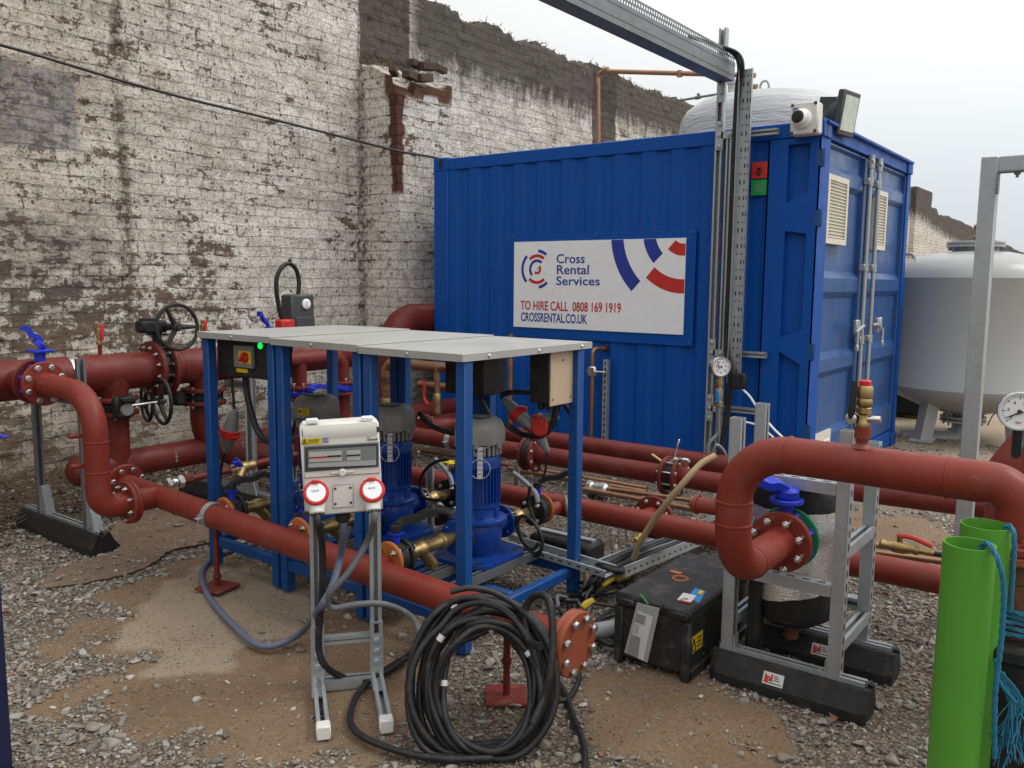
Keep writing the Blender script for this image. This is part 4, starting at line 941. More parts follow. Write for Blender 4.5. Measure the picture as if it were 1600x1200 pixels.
for px in (1455, 1583, 1503):
    pt = at(px, 640, Y=tkc[1]-(.42 if px != 1503 else -.55)); mb = MB()
    sgn = -1 if px == 1455 else (1 if px == 1583 else 0)
    q0 = V((pt.x, pt.y, z0-.05)); q1 = V((pt.x+sgn*.06, pt.y-.02, 0))
    mb.tube([q0, q1], [.085, .085], 4); mb.box(q1+V((0, 0, .012)), (.2, .2, .024), None, .003); mb.build('leg', 'tank', tk, smooth=False)
pc_ = V((*tkc, z0-.27)); mb = MB(); mb.lathe(pc_-Z_*.03, Z_, [(.10, 0), (.10, .06)], 24)
for h0 in (-.05, -.085): mb.lathe(pc_+Z_*h0, Z_, [(.205, 0), (.205, .022)], 36)
mb.tube(fillet([pc_-Z_*.06, pc_-Z_*.27, pc_+V((-.5, -.2, -.27))], .14), .085, 16); of = mb.build('outlet', 'tank', tk)
bolts(of, pc_-Z_*.06, Z_, .17, 10, .013, .08, 'galv_dark')
mb = MB(); mb.tube(spline([at(1543, 665, Y=8.8), at(1552, 648, Y=8.8), at(1562, 645, Y=8.8)], 6), .006, 6); solo(mb, 'wire', 'darkgrey', 'short thin wire hanging below the grey tank', 'wire')
yb_ = at(1411, 645, Y=10.5); mb = MB(); mb.box(yb_, (.30, .3, .16), Matrix.Rotation(.3, 3, 'Y'), .04); mb.box(yb_+V((.1, -.1, .05)), (.12, .2, .2), None, .03); mb.tube([yb_+V((.1, 0, -.05)), (yb_.x+.1, yb_.y, .30)], .04, 8); mb.tube([yb_+V((-.1, 0, -.05)), (yb_.x-.1, yb_.y, .30)], .04, 8)
solo(mb, 'yellow_hopper', 'yellow', 'yellow machine part glimpsed between container and grey tank', 'machine')
kb = at(1415, 668, Y=10.4); mb = MB(); mb.box((kb.x, kb.y, .28), (.55, .4, .5), None, .03); mb.box((kb.x, kb.y-.205, .40), (.50, .03, .04), None, .01); mb.box((kb.x+.12, kb.y-.215, .33), (.03, .02, .2), None, .004)
solo(mb, 'crate', 'black', 'black plastic crate beneath the yellow machine part', 'crate')
# ------------------------------------------------------------------ generic pipework pieces
def handwheel(parent, c, ax, R, mat='black', name='handwheel', spokes=3, a0=.5):
    c = V(c); ax = V(ax).normalized(); ref = Z_ if abs(ax.z) < .9 else X_
    x = (ref-ax*ref.dot(ax)).normalized(); y = ax.cross(x); mb = MB()
    mb.tube([c+(x*math.cos(a)+y*math.sin(a))*R for a in [2*math.pi*i/40 for i in range(40)]], R*.085, 10, True)
    for k in range(spokes):
        a = a0+2*math.pi*k/spokes; d = x*math.cos(a)+y*math.sin(a); mb.tube([c+d*R*.12-ax*.012, c+d*R*.6-ax*.008, c+d*R*.97], [R*.12, R*.10, R*.075], 8)
    mb.lathe(c-ax*.022, ax, [(R*.2, 0), (R*.2, .03), (R*.1, .034), (R*.1, .045), (0, .045)], 16)
    return mb.build(name, mat, parent)
def wafer(parent, c, ax, R, th, mat='black', lugs=8, name='valve_body'):
    mb = MB(); mb.lathe(V(c)-V(ax)*th/2, ax, [(R*.60, 0), (R*.74, 0), (R*.78, th*.2), (R*.78, th*.8), (R*.74, th), (R*.60, th)], 36)
    ref = Z_ if abs(V(ax).z) < .9 else X_; ax = V(ax); x = (ref-ax*ref.dot(ax)).normalized(); y = ax.cross(x)
    for k in range(lugs):
        a = math.pi/lugs+2*math.pi*k/lugs; mb.tube([V(c)+(x*math.cos(a)+y*math.sin(a))*R*.80-ax*th*.42, V(c)+(x*math.cos(a)+y*math.sin(a))*R*.80+ax*th*.42], R*.085, 8)
    return mb.build(name, mat, parent)
def lever(mb, c, d, up, L, w=.026):
    """cast valve lever: hub, swan neck, grip"""
    c, d, up = V(c), V(d).normalized(), V(up).normalized(); s = d.cross(up)
    mb.lathe(c-up*.012, up, [(w*1.0, 0), (w*1.0, .024), (w*.6, .03), (0, .03)], 14)
    pts = spline([c+up*.01, c+d*L*.25+up*.022, c+d*L*.5+up*.012, c+d*L*.8+up*.02, c+d*L+up*.006], 5); n = len(pts); vs = []; fs = []
    for i, p in enumerate(pts):
        ww = w*(.62+.40*(i/n)); hh = .014
        vs += [p+s*ww-up*hh, p+s*ww+up*hh, p-s*ww+up*hh, p-s*ww-up*hh]
    for i in range(n-1):
        for k in range(4): fs.append((i*4+k, i*4+(k+1) % 4, i*4+4+(k+1) % 4, i*4+4+k))
    fs += [(3, 2, 1, 0), tuple(n*4-4+k for k in range(4))]; mb.add(vs, fs)
def clamp(parent, c, ax, r, w=.03, mat='galv', name='pipe_clamp', ear=None):
    mb = MB(); c, ax = V(c), V(ax).normalized(); mb.lathe(c-ax*w/2, ax, [(r+.0015, 0), (r+.006, 0), (r+.006, w), (r+.0015, w), (r+.0015, 0)], 36)
    s = ear if ear is not None else ax.cross(Z_).normalized(); s = V(s)
    for sg in (-1, 1):
        mb.box(c+s*sg*(r+.018), (.03, .03, .010), None, .002); mb.tube([c+s*sg*(r+.02)-Z_*.02, c+s*sg*(r+.02)+Z_*.02], .005, 8)
    return mb.build(name, mat, parent)
def bleed(parent, base, h=.16, mat='brass', handle='redplastic'):
    b = V(base); mb = MB(); mb.tube([b-Z_*.03, b+Z_*h*.35], .012, 10); mb.build('nipple', 'red_back', parent)
    mb = MB(); mb.lathe(b+Z_*h*.3, Z_, [(.013, 0), (.020, .005), (.020, .02), (.015, .025), (.015, h*.35), (.019, h*.36), (.019, h*.52), (.012, h*.55), (.012, h*.7)], 12); v = mb.build('vent_valve', mat, parent)
    mb = MB(); mb.box(b+V((.026, .004, h*.72)), (.010, .020, h*.52), None, .003); mb.box(b+V((.01, .004, h*.52)), (.03, .012, .012)); mb.build('lever', handle, v)

# ------------------------------------------------------------------ big header along the wall
HX = -4.9; zh = .935; hr = .1095
yF = at(240, 572, X=HX).y
hd = thing('wall_header_pipe', 'thick red header pipe along the brick wall with a flanged tee', 'pipe', (HX, 1.2, zh))
y1_ = at(175, 600, X=HX).y; zf1 = at(174, 626, X=HX).z
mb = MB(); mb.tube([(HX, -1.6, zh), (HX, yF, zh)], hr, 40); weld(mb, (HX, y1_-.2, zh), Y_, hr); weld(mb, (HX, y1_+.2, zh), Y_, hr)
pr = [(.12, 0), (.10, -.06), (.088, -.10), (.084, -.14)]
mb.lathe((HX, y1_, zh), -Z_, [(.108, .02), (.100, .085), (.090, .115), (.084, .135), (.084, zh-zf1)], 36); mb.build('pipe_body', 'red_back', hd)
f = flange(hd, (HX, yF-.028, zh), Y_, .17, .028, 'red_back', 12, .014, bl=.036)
f = flange(hd, (HX, y1_, zf1), Z_, .1425, .024, 'red_back', 8, .013, bl=.032)
clamp(hd, at(110, 588, X=HX), Y_, hr, .05, 'steel')
bleed(hd, (HX, at(157, 560, X=HX).y, zh+hr), .18)
# butterfly valve in the header with its upright handwheel
yV = yF+.03
bv = thing('butterfly_valve', 'black valve in the wall header with upright three spoke handwheel', 'valve', (HX, yV, zh), 'valves of the wall header')
wafer(bv, (HX, yV, zh), Y_, .165, .056, 'black', 12)
gz = at(235, 510, X=HX).z
mb = MB(); mb.tube([(HX, yV, zh+.12), (HX, yV, gz-.03)], .028, 12); mb.box((HX, yV, gz-.05), (.10, .085, .012), None, .003); mb.build('neck', 'black', bv)
mb = MB(); mb.box((HX+.01, yV-.04, gz), (.11, .16, .075), None, .012); mb.lathe((HX+.01, yV-.06, gz+.037), Z_, [(.05, 0), (.05, .012), (.03, .016), (0, .016)], 20); mb.tube([(HX+.06, yV+.02, gz), (HX+.16, yV+.02, gz)], .022, 10); gb = mb.build('gearbox', 'black', bv)
handwheel(bv, at(277, 511, X=-4.70), V((1, .0, .06)), .135)
# right hand part of the header with second tee
yG = yV+.03; y2_ = at(318, 612, X=HX).y; zf2 = at(318, 611, X=HX).z
h2 = thing('wall_header_pipe', 'thick red header pipe behind the pump rack with second flanged tee', 'pipe', (HX, y2_, zh))
mb = MB(); mb.tube([(HX, yG, zh), (HX, 4.45, zh)], hr, 40); mb.lathe((HX, y2_, zh), -Z_, [(.108, .02), (.100, .085), (.090, .115), (.084, .135), (.084, zh-zf2)], 36); weld(mb, (HX, y2_-.18, zh), Y_, hr); mb.build('pipe_body', 'red_back', h2)
flange(h2, (HX, yG, zh), Y_, .17, .028, 'red_back', 12, .014, bl=.036); flange(h2, (HX, y2_, zf2), Z_, .1425, .024, 'red_back', 8, .013, bl=.032)
bleed(h2, (HX, at(318, 550, X=HX).y, zh+hr), .18)
# valves under both tees
b1 = thing('butterfly_valve', 'black valve below first header tee with sideways handwheel on thin rod', 'valve', (HX, y1_, zf1-.03), 'valves of the wall header')
wafer(b1, (HX, y1_, zf1-.030), Z_, .14, .056, 'black', 8)
mb = MB(); g = at(196, 640, X=HX+.17); mb.box(g+V((-.03, 0, .01)), (.06, .11, .13), None, .015); mb.box(g+V((-.01, .01, .06)), (.09, .09, .03), None, .006); mb.tube([g+V((-.10, 0, .0)), g], .03, 10)
for a in range(4): mb.lathe(g+V((.0, .045*math.cos(a*1.57+.78), .005+.05*math.sin(a*1.57+.78))), X_, [(.014, 0), (.014, .012), (.0, .014)], 8)
gb = mb.build('gearbox', 'black', b1)
mb = MB(); mb.lathe(g+V((.0, 0.006, 0)), X_, [(.038, 0), (.038, .012), (.034, .016), (0, .016)], 24); mb.build('position_cap', 'grey', gb)
w0 = at(253, 627, X=HX+.17); mb = MB(); mb.tube([g+V((0, .03, .02)), (g.x, w0.y, w0.z)], .008, 8); mb.build('rod', 'steel', b1)
handwheel(b1, (g.x, w0.y, w0.z), V((.15, 1, 0)), .135)
b2v = thing('butterfly_valve', 'black valve below second header tee, partly behind rack post', 'valve', (HX, y2_, zf2-.03), 'valves of the wall header')
wafer(b2v, (HX, y2_, zf2-.030), Z_, .14, .056, 'black', 8); mb = MB(); mb.box((HX-.02, y2_-.17, zf2-.03), (.09, .08, .09), None, .015); mb.tube([(HX, y2_-.14, zf2-.03), (HX, y2_-.1, zf2-.03)], .025, 10); mb.build('gearbox', 'black', b2v)
handwheel(b2v, at(229, 628, X=HX-.12), V((.25, 1, 0)), .12)
# lower header
lz = at(250, 715, X=HX).z
lh = thing('lower_header_pipe', 'red lower header pipe near the ground along the wall foot', 'pipe', (HX, 3, lz))
mb = MB(); ye = at(108, 748, X=HX).y
mb.tube([(HX, ye+.06, lz), (HX, 6.0, lz)], .084, 36); mb.lathe((HX, ye+.06, lz), -Y_, [(.084, 0), (.080, .025), (.064, .05), (.035, .066), (0, .07)], 36)
mb.tube([(HX, y1_, zf1-.085), (HX, y1_, lz)], .084, 36); weld(mb, (HX, y1_, lz+.20), Z_, .084); mb.build('pipe_body', 'red_back', lh)
flange(lh, (HX, y1_, zf1-.082), Z_, .1425, .024, 'red_back', 8, .012, bl=.03)
dp = thing('drop_pipe', 'red drop pipe curving right below the second header tee', 'pipe', (HX, y2_, .3))
mb = MB(); mb.tube(spline([(HX, y2_, zf2-.06), (HX, y2_, zf2-.20), (HX+.02, y2_+.03, zf2-.30), (HX+.12, y2_+.17, .335), (HX+.2, y2_+.40, .30), (HX+.22, y2_+.7, .295), (HX+.22, 5.4, .295)], 8), .086, 32); weld(mb, (HX, y2_, zf2-.19), Z_, .085); mb.build('pipe_body', 'red_back', dp)
flange(dp, (HX, y2_, zf2-.082), Z_, .1425, .024, 'red_back', 8, .012, bl=.03)
# big riser elbow beside the container
re_ = at(640, 499, X=-5.54); r_ = .143
rs = thing('riser_pipe', 'wide red pipe elbow disappearing behind the left container end', 'pipe', (-5.54, re_.y-.2, 0))
yr = at(603, 520, X=-5.54).y+.10
mb = MB(); mb.tube(fillet([(-5.54, yr, 0), (-5.54, yr, re_.z), (-5.54, 8.2, re_.z)], .26, 14), r_, 40); weld(mb, (-5.54, yr, re_.z-.27), Z_, r_); mb.build('pipe_body', 'red_back', rs)

# ------------------------------------------------------------------ S-bend from the header to the foreground pipe
def fgz(x): return .291+(-1.448-x)*.0375
FY = 2.3; pr_ = .057; XV = -3.99
sf = at(67, 599, X=-4.5); zs_ = sf.z; ys_ = sf.y; zl = fgz(XV)
sb = thing('bend_pipe', 'red S-shaped pipe dropping from the wall header to foreground pipe', 'pipe', (XV, ys_, zl-.06))
mb = MB(); path = fillet([(-4.49, ys_, zs_), (XV, ys_, zs_-.02), (XV, ys_, zl), (XV, FY-.155, zl)], [.20, .16], 12)
mb.tube(path, pr_, 36); weld(mb, (XV, ys_, zl+.18), Z_, pr_); weld(mb, (XV, ys_, zs_-.24), Z_, pr_)
for z in (.60, .745): mb.tube([(XV-.03, ys_-.03, z), (XV-.03, ys_-.11, z+.005)], .012, 10)
mb.build('pipe_body', 'red', sb)
flange(sb, (-4.495, ys_, zs_), X_, .112, .022, 'red', 8, .0135, bl=.028); flange(sb, (XV, FY-.178, zl), Y_, .105, .02, 'red', 8, .0115, bl=.043)
vb = thing('lever_valve', 'bright blue lever valve on the wall header branch at far left', 'valve', (-4.56, ys_, zs_), 'blue lever valves')
wafer(vb, (-4.53, ys_, zs_), X_, .115, .05, 'valveblue', 8)
n0 = at(62, 552, X=-4.54); mb = MB(); mb.tube([(-4.54, n0.y, zs_+.08), (-4.54, n0.y, n0.z+.01)], .026, 12); mb.box((-4.54, n0.y, n0.z+.012), (.10, .10, .014), None, .003); mb.build('neck', 'valveblue', vb)
mb = MB(); lever(mb, (-4.54, n0.y, n0.z+.045), V((-.35, -.75, .85)), V((.2, .7, .7)), .115, .034); mb.build('lever', 'valveblue', vb)
flange(vb, (-4.60, ys_, zs_), X_, .112, .022, 'red_back', 0); mb = MB(); mb.tube([(HX, ys_, zh), (-4.6, ys_, zs_)], .06, 24); mb.build('branch', 'red_back', vb)
mb = MB(); p0 = at(-40, 681, X=-3.9); p1 = at(29, 678, X=-3.9); mb.box((p0+p1)/2, ((p1-p0).length, .022, .010), None, .003); mb.tube([p0, p0-Z_*.2], .02, 10)
solo(mb, 'valve_lever', 'valveblue', 'bright blue lever tip entering at the left picture edge', 'valve lever')

# ------------------------------------------------------------------ foreground pipe with tee and blind flange
fg = thing('foreground_pipe', 'long orange-red pipe in front of the rack with blind end flange', 'pipe', (-2.8, FY, .2))
xa_, xe_ = -4.30, -1.475
mb = MB(); A = V((xa_, FY, fgz(xa_))); B = V((xe_, FY, fgz(xe_))); ax = (B-A).normalized()
mb.tube([A, B], pr_, 40); mb.tube([(XV, FY, zl), (XV, FY-.14, zl)], pr_, 32); weld(mb, A+ax*.50, ax, pr_)
for xx in (-3.59, -3.02, -2.45): mb.tube([(xx, FY, fgz(xx)), (xx, FY+.11, fgz(xx)+.004)], .034, 20)
mb.build('pipe_body', 'red', fg)
flange(fg, A-ax*.024, ax, .108, .022, 'red', 8, .0125, bl=.06); flange(fg, (XV, FY-.156, zl), Y_, .105, .02, 'red', 0)
flange(fg, B-ax*.022, ax, .110, .020, 'primer', 0, name='flange')
flange(fg, B, ax, .112, .022, 'primer', 8, .0135, bl=.046, name='blind_flange')
clamp(fg, (-3.52, FY, fgz(-3.52)), ax, pr_, .032, ear=-Y_); clamp(fg, (-1.80, FY, fgz(-1.80)), ax, pr_, .032, ear=-Y_)
for k, xx in enumerate((-3.50, -1.75)):
    s = thing('pipe_stand', ['thin red rod stand on base plate, under foreground pipe at left', 'thin red rod stand on base plate seen through cable coil'][k], 'pipe stand', (xx, FY, 0), 'red rod pipe stands')
    mb = MB(); mb.box((xx, FY, .020), (.15, .15, .012), Matrix.Rotation(.2+k*.5, 3, 'Z'), .002); mb.build('base_plate', 'redplate', s)
    mb = MB(); mb.tube([(xx, FY, .01), (xx, FY, fgz(xx)-pr_-.004)], .013, 10); mb.lathe((xx, FY, .06 if k == 0 else .14), Z_, [(.017, 0), (.02, .004), (.02, .016), (.017, .02)], 6); mb.build('rod', 'red_back', s)

# ------------------------------------------------------------------ strut supports on rubber feet
def rubber_foot(x0, x1, yc, label, group, h=.108, wb=.16, wt=.085, sticker=0, px=None, loc=None):
    r = thing('rubber_foot', label, 'rubber foot', ((x0+x1)/2, yc, 0), group)
    prof = [(-wb/2, -.01), (wb/2, -.01), (wb/2, .035), (wt/2, h), (.022, h), (.022, h-.012), (-.022, h-.012), (-.022, h), (-wt/2, h), (-wb/2, .035)]
    mb = MB(); c = .03
    k = len(prof); vs = []
    for x, s_ in ((x0, .82), (x0+c, 1), (x1-c, 1), (x1, .82)): vs += [(x, yc+y*s_, z) for y, z in prof]
    mb.add(vs, [(i*k+j, i*k+(j+1) % k, (i+1)*k+(j+1) % k, (i+1)*k+j) for i in range(3) for j in range(k)]+[tuple(range(k)), tuple(range(3*k, 4*k))])
    mb.build('rubber_block', 'black', r, smooth=False)
    mb = MB(); channel(mb, (x0+.02, yc, h-.004), (x1-.02, yc, h-.004), .041, (0, 0, 1)); mb.build('rail', 'galv', r, smooth=False)
    if sticker:
        xc = sticker; zc = .068; n = V((0, -(h-.035), -(wb-wt)/2)).normalized(); n = V((0, -(h-.035), (wb-wt)/2)).normalized(); w = n.cross(X_)*-1; w = X_.cross(n)*-1
        w = V((0, (wb-wt)/2, h-.035)).normalized(); o = V((xc, yc-wb/2, .035))+w*.012; wd, hg = .075, .044
        mb = MB(); mb.prism([(0, 0), (wd, 0), (wd, hg), (0, hg)], o+n*.001, X_, w, n, .001); s = mb.build('sticker', 'paper', r, smooth=False)
        text('jpl', 'sticker_logo', 'inkred', s, o+n*.0022+X_*.006+w*.014, X_, w, .032, 1.0, bold=.002)
        mb = MB()
        for q in range(3): mb.prism([(.040, .018+.007*q), (.062-.004*q, .018+.007*q), (.062-.004*q, .021+.007*q), (.040, .021+.007*q)], o+n*.002, X_, w, n, .0006)
        mb.prism([(.006, .006), (.070, .006), (.070, .009), (.006, .009)], o+n*.002, X_, w, n, .0006); mb.build('small_print', 'inkblack', s, smooth=False)
    return r
FG = 'black rubber feet under strut frames'
rubber_foot(-5.38, -4.46, 2.25, 'long rubber foot on the pink slab below the wall header', FG)
sl = thing('strut_support', 'two post galvanised strut support under the wall header pipe', 'strut frame', (-4.9, 2.25, .1))
for px, py, pt in ((66, 798, 622), (139, 832, 562)):
    b = at(px, py, Y=2.25); tpp = at(px-3 if px > 100 else px, pt, Y=2.25)
    mb = MB(); channel(mb, (b.x, 2.25, .10), (b.x, 2.25, tpp.z), .045, (1, -.2, 0)); mb.build('post', 'galv_dark', sl, smooth=False)
    mb = MB(); x = b.x+.028; mb.prism([(0, 0), (.085, 0), (.085, .012), (.035, .17), (0, .17)], (x, 2.225, .104), X_, Z_, Y_, .05); mb.lathe((x+.03, 2.222, .13), -Y_, [(.01, 0), (.01, .006)], 6); mb.build('foot_bracket', 'galv', sl, smooth=False)
mb = MB(); channel(mb, (at(70, 640, Y=2.29).x, 2.29, zh-hr-.022), (at(142, 640, Y=2.29).x, 2.29, zh-hr-.022), .041, (0, -1, 0)); mb.build('crossbar', 'galv_dark', sl, smooth=False)
fb = at(395, 772, Z=.10); f0 = at(272, 768, Z=.10)
rubber_foot(fb.x-.75, fb.x+.22, fb.y, 'rubber foot behind the left rack post beside small red pipe', FG)
s2 = thing('strut_support', 'single galvanised post standing behind the isolator box in the rack', 'strut frame', (fb.x, fb.y, .1))
pt = at(393, 560, Y=fb.y); mb = MB(); channel(mb, (fb.x, fb.y, .1), (fb.x, fb.y, pt.z), .055, (.6, -.8, 0)); mb.build('post', 'galv', s2, smooth=False)
mb = MB(); mb.prism([(-.09, 0), (.09, 0), (.03, .17), (-.03, .17)], (fb.x, fb.y-.035, .104), X_, Z_, Y_, .006); mb.build('foot_bracket', 'galv', s2, smooth=False)
ca, cb_ = at(345, 597, Y=fb.y+.02), at(385, 607, Y=fb.y+.02); mb = MB(); channel(mb, (ca.x-.05, fb.y+.05, ca.z), (cb_.x+.02, fb.y+.05, ca.z), .06, (0, -1, 0)); mb.build('crossbar', 'galv', s2, smooth=False)
# small red pipe with strainer
sx = -4.42; pa, pb = at(262, 757, X=sx), at(470, 708, X=sx)
sp_ = thing('drain_pipe', 'thin red pipe with silver union and brass strainer near the slab', 'pipe', (sx, pa.y, pa.z))
mb = MB(); mb.tube([pa, pb], .0215, 18); q = pa*.8+pb*.2; mb.lathe(at(292, 750, X=sx)-Y_*.03, Y_, [(.028, 0), (.034, .01), (.034, .05), (.028, .06)], 8); mb.build('pipe_body', 'red_back', sp_)
mb = MB(); dd = (pb-pa).normalized()
for o_, r0, l in ((-.01, .036, .03), (.028, .030, .03), (.06, .037, .035)): mb.lathe(pa+dd*o_, dd, [(r0*.9, 0), (r0, .004), (r0, l-.004), (r0*.9, l)], 8)
mb.build('union', 'steel', sp_)
v0 = at(380, 730, X=sx); mb = MB(); mb.lathe(v0-dd*.08, dd, [(.03, 0), (.034, .01), (.028, .03), (.036, .06), (.036, .10), (.028, .13), (.034, .15), (.03, .16)], 14); mb.tube([v0, v0+V((.05, -.07, -.05))], .03, 12); mb.tube([v0, v0+V((.02, -.06, .05))], .018, 10); mb.build('strainer', 'brass', sp_)
mb = MB(); vv_ = at(369, 722, X=sx+.03)
for a in range(4): mb.tube([vv_, vv_+V((.0, .026*math.cos(a*1.57), .026*math.sin(a*1.57)))], .011, 8)
mb.tube([vv_, vv_+V((-.01, .05, -.035))], .012, 8); mb.build('knob', 'valveblue', sp_)

# ------------------------------------------------------------------ inverted U pipe behind the rack
ux = -4.42; ua = at(432, 560, X=ux); ub = at(536, 565, X=ux); uz = (at(432, 560, X=ux).z+at(500, 563, X=ux).z)/2
ui = thing('branch_pipe', 'red inverted U branch pipe with two flanged drops behind rack', 'pipe', (ux, ua.y, uz))
zfl = at(500, 603, X=ux).z; ym_ = at(468, 570, X=ux).y; yn_ = at(534, 570, X=ux).y
mb = MB(); mb.tube(fillet([(ux, ua.y-.02, uz), (ux, yn_, uz), (ux, yn_, zfl)], .13, 10), .05, 28); mb.tube([(ux, ym_, uz), (ux, ym_, zfl)], .045, 24); mb.build('pipe_body', 'red_back', ui)
flange(ui, (ux, ua.y-.03, uz), Y_, .11, .02, 'red_back', 8, .011, bl=.08); flange(ui, (ux, ym_, zfl), Z_, .10, .02, 'red_back', 8, .010, bl=.05); flange(ui, (ux, yn_, zfl), Z_, .10, .02, 'red_back', 8, .010, bl=.05)
u2 = thing('branch_pipe', 'two red drops below the blue lever behind first pump', 'pipe', (ux, yn_, .3))
mb = MB(); mb.tube(fillet([(ux, yn_, zfl-.06), (ux, yn_, .41), (ux+.5, yn_, .41)], .12, 8), .05, 24); mb.tube([(ux, ym_, zfl-.06), (ux, ym_, .3)], .045, 20); mb.build('pipe_body', 'red_back', u2)
flange(u2, (ux, yn_, zfl-.075), Z_, .10, .02, 'red_back', 0); flange(u2, (ux, ym_, zfl-.075), Z_, .10, .02, 'red_back', 0)
vb = thing('lever_valve', 'blue lever valve lying flat between the red drops behind rack', 'valve', (ux, ym_, zfl), 'blue lever valves')
wafer(vb, (ux, ym_, zfl-.027), Z_, .10, .046, 'valveblue', 8); wafer(vb, (ux, yn_, zfl-.027), Z_, .10, .046, 'valveblue', 8)
l0, l1 = at(486, 608, X=ux+.12), at(537, 609, X=ux+.12); mb = MB(); lever(mb, l0, l1-l0, Z_, (l1-l0).length*1.05, .028); mb.tube([l0, l0+V((-.10, 0, -.01))], .02, 8); mb.build('lever', 'valveblue', vb)
vb = thing('lever_valve', 'blue valve lever showing just above the rack lid', 'valve', (ux, ua.y, uz), 'blue lever valves')
wafer(vb, (ux, ua.y-.06, uz), Y_, .11, .05, 'valveblue', 8); l0, l1 = at(436, 514, X=ux), at(413, 504, X=ux)
mb = MB(); mb.tube([(ux, ua.y-.06, uz+.08), (ux, ua.y-.06, l0.z)], .022, 10); mb.build('neck', 'valveblue', vb)
mb = MB(); lever(mb, (ux, ua.y-.05, l0.z), l1-V((ux, ua.y-.05, l0.z)), Z_, .12, .030); mb.build('lever', 'valveblue', vb)
# isolator on a post beyond the lid, with looped cable
ix = -4.55; ic = at(473, 487, X=ix)
ib = thing('isolator_box', 'dark grey isolator box with white dial standing beyond the rack lid', 'isolator', (ix, ic.y, ic.z-.12))
wd = abs(at(491, 490, X=ix).y-at(455, 490, X=ix).y); hh = at(473, 461, X=ix).z-at(473, 515, X=ix).z
mb = MB(); mb.box((ix-.05, ic.y, ic.z-.03), (.12, wd, hh+.06), None, .012); mb.box((ix+.014, ic.y+.01, ic.z-.09), (.012, wd*.8, .11), None, .004); mb.build('housing', 'darkgrey', ib)
dcn = at(478, 475, X=ix+.012); mb = MB(); mb.lathe(dcn, X_, [(.034, 0), (.034, .008), (.028, .012), (0, .012)], 24); mb.box(dcn+V((.016, 0, 0)), (.012, .012, .05), None, .003); mb.build('dial', 'white', ib)
mb = MB(); channel(mb, (ix-.14, ic.y, 0), (ix-.14, ic.y, ic.z+.05), .041, (1, 0, 0)); mb.build('post', 'galv', ib, smooth=False)
mb = MB(); mb.tube(spline([at(a, b, X=ix-.02) for a, b in ((441, 502), (436, 480), (432, 455), (433, 432), (442, 416), (453, 412), (463, 422), (467, 440), (466, 462))], 8), .0145, 10); mb.box(at(453, 408, X=ix-.02), (.02, .02, .03), None, .004)
solo(mb, 'cable_loop', 'cable', 'stiff black cable looping over from red plug to isolator box', 'cable')
rc = at(448, 506, X=ix); mb = MB(); mb.box(rc+V((-.02, 0, -.02)), (.09, .105, .10), None, .012); mb.lathe(rc+V((-.02, 0, -.14)), Z_, [(.045, 0), (.045, .08)], 16); solo(mb, 'red_connector', 'redplastic', 'red connector housing under the looped black cable', 'connector')

# ------------------------------------------------------------------ rear pipes running right
R1Y, R1Z, R2Y, R2Z, R3Y, R3Z = 4.75, .41, 4.35, .395, 3.7, .305
r1 = thing('rear_pipe', 'rearmost red pipe running along the blue container side', 'pipe', (-3, R1Y, R1Z), 'red pipes behind the rack')
x0 = at(697, 662, Y=R1Y).x; xr = at(1240, 738, Y=R1Y).x
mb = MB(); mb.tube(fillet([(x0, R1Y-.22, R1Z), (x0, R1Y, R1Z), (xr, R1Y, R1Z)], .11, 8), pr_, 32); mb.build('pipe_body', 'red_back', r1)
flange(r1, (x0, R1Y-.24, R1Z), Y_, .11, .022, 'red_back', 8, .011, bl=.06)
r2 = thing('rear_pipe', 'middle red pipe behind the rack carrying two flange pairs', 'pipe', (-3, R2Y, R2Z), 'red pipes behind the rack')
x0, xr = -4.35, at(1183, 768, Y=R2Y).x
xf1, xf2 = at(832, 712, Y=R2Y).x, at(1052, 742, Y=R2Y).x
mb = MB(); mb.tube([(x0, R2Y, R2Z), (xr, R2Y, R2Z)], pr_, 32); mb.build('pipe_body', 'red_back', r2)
for xx, g in ((xf1, .028), (xf2, .030)):
    flange(r2, (xx-g-.020, R2Y, R2Z), X_, .112, .020, 'red_back', 0); f = flange(r2, (xx+g, R2Y, R2Z), X_, .112, .020, 'red_back', 0); bolts(f, (xx, R2Y, R2Z), X_, .087, 8, .0115, 2*g+.042)
mb = MB(); mb.lathe((xf2, R2Y, R2Z), X_, [(.05, -.03), (.076, -.03), (.076, .03), (.05, .03)], 28); mb.build('gasket_ring', 'black', r2); mb = MB(); mb.lathe((xf1, R2Y, R2Z), X_, [(.05, -.028), (.10, -.028), (.10, .028), (.05, .028)], 28); mb.build('gasket_ring', 'black', r2)
clamp(r2, at(706, 688, Y=R2Y), X_, pr_, .04, 'galv', ear=-Y_)
mb = MB(); p = V((xf2, R2Y-.03, R2Z+.09)); mb.tube([p, p+V((.04, 0, .02)), p+V((.12, -.02, .02))], .010, 8); mb.box(p+V((.03, 0, .075)), (.010, .014, .12), Matrix.Rotation(.25, 3, 'Y'), .003); mb.lathe(p+V((.02, 0, .01)), X_, [(.018, 0), (.018, .03)], 6); mb.lathe(p+V((.08, -.015, .02)), X_, [(.014, 0), (.014, .03)], 6); mb.build('drain_cock', 'steel', r2)
mb = MB(); p = V((xf2-.05, R2Y-.06, R2Z+.09)); mb.tube([p, p+V((-.05, -.02, .035))], .009, 8); mb.build('drain_cock', 'brass', r2)
r3 = thing('rear_pipe', 'nearest red header pipe low behind the pumps with upright blank flange', 'pipe', (-2, R3Y, R3Z), 'red pipes behind the rack')
mb = MB(); mb.tube([(-4.1, R3Y, R3Z), (.6, R3Y, R3Z)], pr_, 36)
